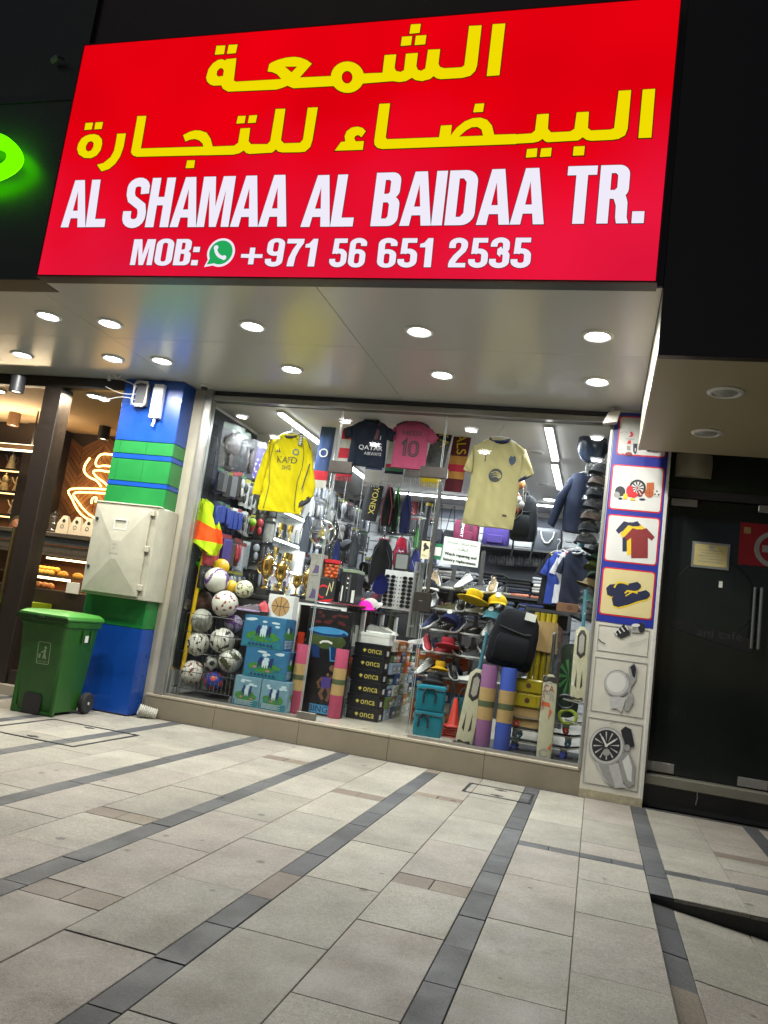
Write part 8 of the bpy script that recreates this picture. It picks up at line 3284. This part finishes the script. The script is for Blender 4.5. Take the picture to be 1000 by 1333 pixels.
for r_, z in enumerate(lev):
    for i in range(6):
        x = sx0+.02+(sx1-sx0)*i/5
        c, m = shc[[1, 2, 5, 1, 0, 3, 1][(i*2+r_*3) % 7]]
        shoe('%s shoe, %s from the left in the back row of the %s tier' % (c, ORD[i], ['top', 'second', 'third', 'fourth', 'lowest'][r_]), x, YS2+.2, z+.03, .29, R(150+rg.uniform(-35, 35)), m, M_white if i % 2 else M_black, M_white if c in ('black', 'navy') else M_black, 'shoes on the shoe stand', hi=(i+r_) % 3 == 0)
    mb = MB()
    mb.tube([(sx0-.05, YS2+.24, z+.02), (sx1+.05, YS2+.24, z+.02)], .008, 5)
    ob('shelf_wire', mb, M_alu, stn)
    part('shelf_board', [(sx0-.05, sx1+.05, YS2+.12, YS2+.32, z+.01, z+.026)], M_post, stn)
# dark jackets on a rail deep in the shop
rl = thing('garment_rail', 'low chrome garment rail deep in the shop behind the counter', 'clothes rail', (-2.9, 11.3, FZ))
mb = MB()
mb.tube([(-.75, 0, 0), (-.75, 0, 1.45), (.75, 0, 1.45), (.75, 0, 0)], .016, 8)
ob('rail', mb, M_steel, rl)
mb = MB()
for s_ in (-.75, .75):
    mb.tube([(s_, -.25, .02), (s_, .25, .02)], .016, 8)
ob('foot', mb, M_steel, rl)
for k in range(11):
    c = ['black', 'ink', 'grey', 'maroon', 'black', 'slate', 'olive', 'black', 'navy', 'grey', 'black'][k]
    cm = fabric('rail %s' % c, dict(black='#141417', ink='#1a2140', grey='#4a4b50', maroon='#4c1c26', slate='#2c3644', olive='#40422c', navy='#1a2246')[c], 60, .2)
    t = thing('jacket', '%s garment on the low rail deep in the shop, %s from the left' % (c, ORD[k]), 'jacket', (-3.55+.13*k, 11.3, FZ+1.42), R(rg.uniform(50, 75)), 'garments on the low rail')
    mb = MB()
    mb.cloth([(-.25, -.75, .25, -.75), (-.24, -.4, .24, -.4), (-.23, -.12, .23, -.12), (-.1, 0, .1, 0)], 10, 4, .09, .02, sd=k*2.)
    ob('body', mb, cm, t, 60)
    for s_ in (-1, 1):
        mb = MB()
        mb.cloth([(s_*.25-.05, -.62, s_*.25+.05, -.62), (s_*.22-.06, -.14, s_*.22+.05, -.16)], 6, 4, .07, .01, sd=k)
        ob('sleeve', mb, cm, t, 60)
    hanger(t, .12, .02)
# more headwear and bits along the counter
for k, (px, py, Y, c, lb) in enumerate(((478, 742, 9.3, '#1c1d22', 'black cap on a peg above the counter left of the spinner'), (470, 765, 9.0, '#2a2b30', 'charcoal cap lower left of the spinner'), (543, 752, 9.6, '#26336a', 'blue cap right of the spinner'), (452, 712, 9.6, '#3a3b40', 'grey cap hung above the black carton'),
        (546, 770, 9.4, '#22242a', 'dark cap behind the door handle'), (535, 790, 9.3, '#5a5d60', 'grey cap lower behind the door handle'), (558, 742, 10.2, '#1a1a1e', 'black cap hung left of the repair sign'), (560, 790, 9.2, '#7a2230', 'dark red cap behind the door lock'))):
    x, z = at(px, py, Y)
    t = cap(lb, x, Y, z, .1, R(20*k), fabric('peg cap %d' % k, c, 80, .2), None, 'caps on pegs in mid shop', rx=R(-30))
    mb = MB()
    mb.tube([(0, .05, .08), (0, .05, .6)], .002, 4)
    ob('string', mb, M_offw, t)
# hats and caps round the stand
M_yh = fabric('yellow cotton', '#c9a814')
M_tc = fabric('teal cotton', '#4f8594')
M_nc = fabric('navy cotton', '#1c2450')
x, z = at(617, 779, YS2-.15)
hat('yellow wide brimmed hat hanging on the front of the shoe stand', x, YS2-.17, z, .17, 0, M_yh, 'hats at the shoe stand', rx=R(-12), ry=R(9))
x, z = at(648, 782, YS2-.1)
cap('yellow cap with a pale badge right of the yellow hat', x, YS2-.1, z-.02, .1, R(8), M_yh, None, 'caps at the shoe stand', front=M_wpr)
x, z = at(641, 800, YS2-.12)
cap('teal blue cap with a white badge below the yellow cap', x, YS2-.12, z-.02, .095, R(-6), M_tc, None, 'caps at the shoe stand', front=M_wpr)
x, z = at(587, 806, YS2-.16)
cap('deep blue cap with a white mark hung on the shoe stand', x, YS2-.18, z-.02, .095, R(-4), M_nc, None, 'caps at the shoe stand', front=M_wpr, rx=R(-15))
x, z = at(562, 764, YS2-.05)
cap('black cap with a white peak at the left of the shoe stand', x, YS2-.1, z-.02, .1, R(10), fabric('black cotton', '#1a1c24'), F_white, 'caps at the shoe stand')
x, z = at(583, 839, YS2-.16)
hat('dark red brimmed hat on the left of the shoe stand', x, YS2-.17, z, .13, 0, F_red, 'hats at the shoe stand', rx=R(-14))
x, z = at(573, 869, YS2-.16)
hat('small mustard hat low on the left of the shoe stand', x, YS2-.17, z, .10, 0, fabric('mustard cotton', '#b88f1c'), 'hats at the shoe stand', rx=R(-10))
x, z = at(565, 886, YS2-.18)
hat('black flat brimmed hat above the teal cool bags', x, YS2-.18, z, .14, 0, M_blackm, 'hats at the shoe stand', rx=R(-10))
# orange and white shoe boxes behind the teal bags
for k in range(7):
    z0 = FZ+k*.115
    for j in range(2):
        c = ['orange', 'amber', 'white', 'navy', 'orange', 'amber', 'orange'][(k+j) % 7]
        mm = {'orange': SB[3], 'amber': SB[9], 'white': SB[1], 'navy': SB[8]}[c]
        x0 = at(552, 890, 8.75)[0]-.12+.3*j
        t, w, d, h = carton('shoe_box', '%s shoe box, %s from the floor, %s column behind the teal cool bags' % (c, ORD[k], ['left', 'right'][j]), 'shoe box', x0, x0+.29, 8.72, 8.95, z0, z0+.114, mm, 'shoe boxes behind the teal bags', mm)
        mb = MB()
        mb.flat([(-.1, .02), (-.04, .02), (-.04, .08), (-.1, .08)], -d-.001)
        ob('size_label', mb, M_wpr, t, 0)
shoe('white running shoe on top of the boxes behind the lock', at(548, 815, 8.8)[0], 8.82, FZ+7*.115+.001, .28, R(170), M_white, M_white, M_black, 'shoes around the box stack')

# ---- right hand end: packed caps, jacket, jerseys
XR = -.12
for k in range(7):
    px, py = 783-3.2*k, 608+15*k
    x, z = at(px, py, 7.75)
    t = cap('dark cap in clear film, %s from the top of the hanging column at the right' % ORD[k], x, 7.75, z-.06, .1, R(-25+7*(k % 3)), fabric('packed cap %d' % (k % 3), ['#2a2a2e', '#4a3f3a', '#1d2026'][k % 3]), None, 'film wrapped caps at the right of the window')
    mb = MB()
    mb.ell((0, -.02, .04), (.13, .15, .085), 12, 8)
    ob('clear_film', mb, M_film, t, 60)
x, z = at(773, 580, 7.85)
t = thing('bin_bag', 'bulky dark blue wrapped bundle hung at the top right of the window', 'bundle', (x, 7.85, z))
mb = MB()
mb.ell((0, 0, 0), (.15, .14, .19), 16, 10)
for i, v in enumerate(mb.v):
    mb.v[i] = v*(1+.18*noise.noise(v*9))
ob('bundle_body', mb, mat('dark blue plastic film', s2l('#1f2c40'), .25, 0, .3, 12, .4, 20), t, 60)
mb = MB()
mb.tube([(0, 0, .17), (0, 0, CZ-z)], .004, 4)
ob('string', mb, M_white, t)
x, z = at(762, 618, 7.95)
t = thing('jacket', 'long slate blue jacket hanging behind the film wrapped caps', 'jacket', (x, 7.95, z))
mb = MB()
mb.cloth([(-.17, -.58, .06, -.6), (-.18, -.4, .1, -.4), (-.16, -.15, .15, -.15), (-.12, 0, .14, 0)], 12, 5, .12, .02, sd=4)
M_jk = fabric('slate blue cloth', '#161d30', 60, .2)
ob('body', mb, M_jk, t, 60)
mb = MB()
mb.cloth([(-.32, -.52, -.25, -.56), (-.26, -.25, -.16, -.28), (-.14, -.03, -.06, -.1)], 6, 5, .08, .014, sd=8)
ob('sleeve', mb, M_jk, t, 60)
mb = MB()
mb.cloth([(.06, -.5, .13, -.5), (.1, -.25, .2, -.25), (.06, -.05, .15, -.04)], 6, 5, .08, .014, sd=9)
ob('sleeve', mb, M_jk, t, 60)
hanger(t, .1, .03)
# rainbow windsock
ws = thing('rainbow_windsock', 'rainbow striped twisted windsock hanging beside the packed caps', 'windsock', (at(757, 664, 8.1)[0], 8.1, at(757, 664, 8.1)[1]))
cl_ = ['#c83a7a', '#c8282a', '#d8842a', '#c9b02a', '#6a9a2a', '#3a7a8a']
p0, p1 = Vector(at(757, 666, 8.1)), Vector(at(756, 712, 8.1))
for k, c in enumerate(cl_):
    a = p0+(p1-p0)*(k/6)-Vector((ws.location.x, ws.location.z))
    b = p0+(p1-p0)*((k+1)/6)-Vector((ws.location.x, ws.location.z))
    mb = MB()
    mb.tube([(a.x+.012*(k % 2), 0, a.y), ((a.x+b.x)/2+.012, 0, (a.y+b.y)/2), (b.x+.012*((k+1) % 2), 0, b.y)], .028 if k else .045, 8)
    ob('colour_band', mb, mat('windsock '+c, s2l(c), .5), ws, 60)
# jerseys on the rail
for k, (px, m, n_, tr) in enumerate(((752, Kn, 'navy', Kw), (744, fabric('white jersey knit', '#b5b3b6'), 'white', mat('crimson trim', s2l('#a02040'), .6)), (732, fabric('cobalt jersey knit', '#2c3f8c'), 'cobalt blue', Kw), (724, fabric('jet jersey knit', '#1a1a20'), 'black', Ky))):
    x, z = at(px, 718, 8.55)
    sh = .06
    jersey('%s jersey hanging in the side rail at the right, %s from the caps' % (n_, ORD[k]), x, 8.5+.07*k, z, .62, m, [(-.24, -.9, .2, -.9), (-.22, -.5, .22, -.5), (-.22, -.15, .24, -.15), (-.16, -.03, .16, -.03), (-.09, 0, .09, 0)], [(-.22, -.1, -.2, -.28), (-.34, -.38, -.22, -.42)], [(.22, -.1, .2, -.28), (.34, -.36, .22, -.4)], tr, R(-20), .016, k*3.)
    C.objects[-1]
for k in range(9):
    px, py = 779-1.8*k+(k % 2)*4, 715+11*k
    x, z = at(px, py, 8.2)
    cap('%s cap in the leaning column at the right, %s from its top' % (['black', 'dark green', 'olive', 'grey green', 'tan', 'black', 'bottle green', 'charcoal', 'black'][k], ORD[k]), x, 8.2, z-.03, .1, R(-60+18*(k % 4)), fabric('stack cap %d' % k, ['#17181a', '#25402a', '#55602a', '#5a6a5e', '#6a5a3c', '#1a1a1c', '#1f5a4a', '#303236', '#141416'][k]), None, 'caps in the column at the right', rx=R(-12))
x0, z0 = at(724, 795, 8.3)
t, w, d, h = carton('shoe_carton', 'brown carton with a round mark below the striped jerseys', 'carton', x0, x0+.22, 8.3, 8.5, z0, z0+.09, mat('brown card', s2l('#7a5236'), .6), None, None)
mb = MB()
mb.flat([circ(.02, h*.5, .022, 14), circ(.02, h*.5, .015, 12)], -d-.001)
ob('front_print', mb, M_black, t, 0)
shoe('black boot with a pale tongue on the brown carton', x0+.3, 8.4, z0+.02, .27, R(190), PP['black'], M_black, M_white, 'shoes around the box stack', hi=True, cat='boot')
rk = thing('low_rack', 'dark low rack under the striped jerseys behind the bats', 'shelf', (0, 0, 0))
part('shelf_board', [(x0-.3, .0, 8.22, 8.6, z0-.03, z0-.001)], M_dark, rk)
part('lower_board', [(x0-.3, .0, 8.22, 8.6, .8, .83)], M_dark, rk)
part('upright', [(x0-.3, x0-.27, 8.22, 8.6, FZ, z0-.031)], M_dark, rk)
part('upright', [(-.03, .0, 8.22, 8.6, FZ, z0-.031)], M_dark, rk)
for k in range(4):
    x = x0-.2+.19*k
    shoe('%s clog on the low rack behind the bats, %s from the left' % (['white', 'black', 'grey', 'dark'][k], ORD[k]), x, 8.34, .832, .25, R(190), [M_white, PP['black'], PP['grey'], PP['black']][k], [M_white, M_black, M_white, M_black][k], M_black, 'clogs on the low rack')

# ---- backpack and net of balls hanging over the cream jersey's right
x, z = at(679, 704, 7.95)
backpack('black backpack with dangling straps hanging right of the cream jersey', x, 7.95, z, .25, .16, .46, fabric('graphite fabric', '#1d2024', 80, .2), R(-15), 'hanging backpacks')
nb = thing('ball_net', 'net of small orange and violet balls hanging beside the cream jersey', 'net bag', (at(672, 645, 7.85)[0], 7.85, at(672, 645, 7.85)[1]))
for i in range(9):
    mb = MB()
    mb.ell((random.uniform(-.05, .05), random.uniform(-.04, .04), -.18+.042*i), (.05, .05, .05), 12, 8)
    ob('net_ball', mb, random.choice([mat('amber ball', s2l('#b06a2a'), .5), PP['violet'], mat('rust ball', s2l('#8a3c22'), .5), PP['white']]), nb, 60)
mb = MB()
for k in range(8):
    a = 2*PI*k/8
    mb.tube([(.0, 0, .3), (.09*math.cos(a), .09*math.sin(a), .1), (.095*math.cos(a+.3), .095*math.sin(a+.3), -.05), (.08*math.cos(a+.6), .08*math.sin(a+.6), -.18), (0, 0, -.25)], .002, 4)
ob('net', mb, M_offw, nb)

# fine print and lettering too small to pick apart
for o in list(C.objects):
    if o.type == 'MESH' and o.parent and o.name.split('.')[0] in ('print', 'door_lettering', 'label_print', 'printed_shirts', 'printed_sports_gear'):
        o['kind'] = 'stuff'
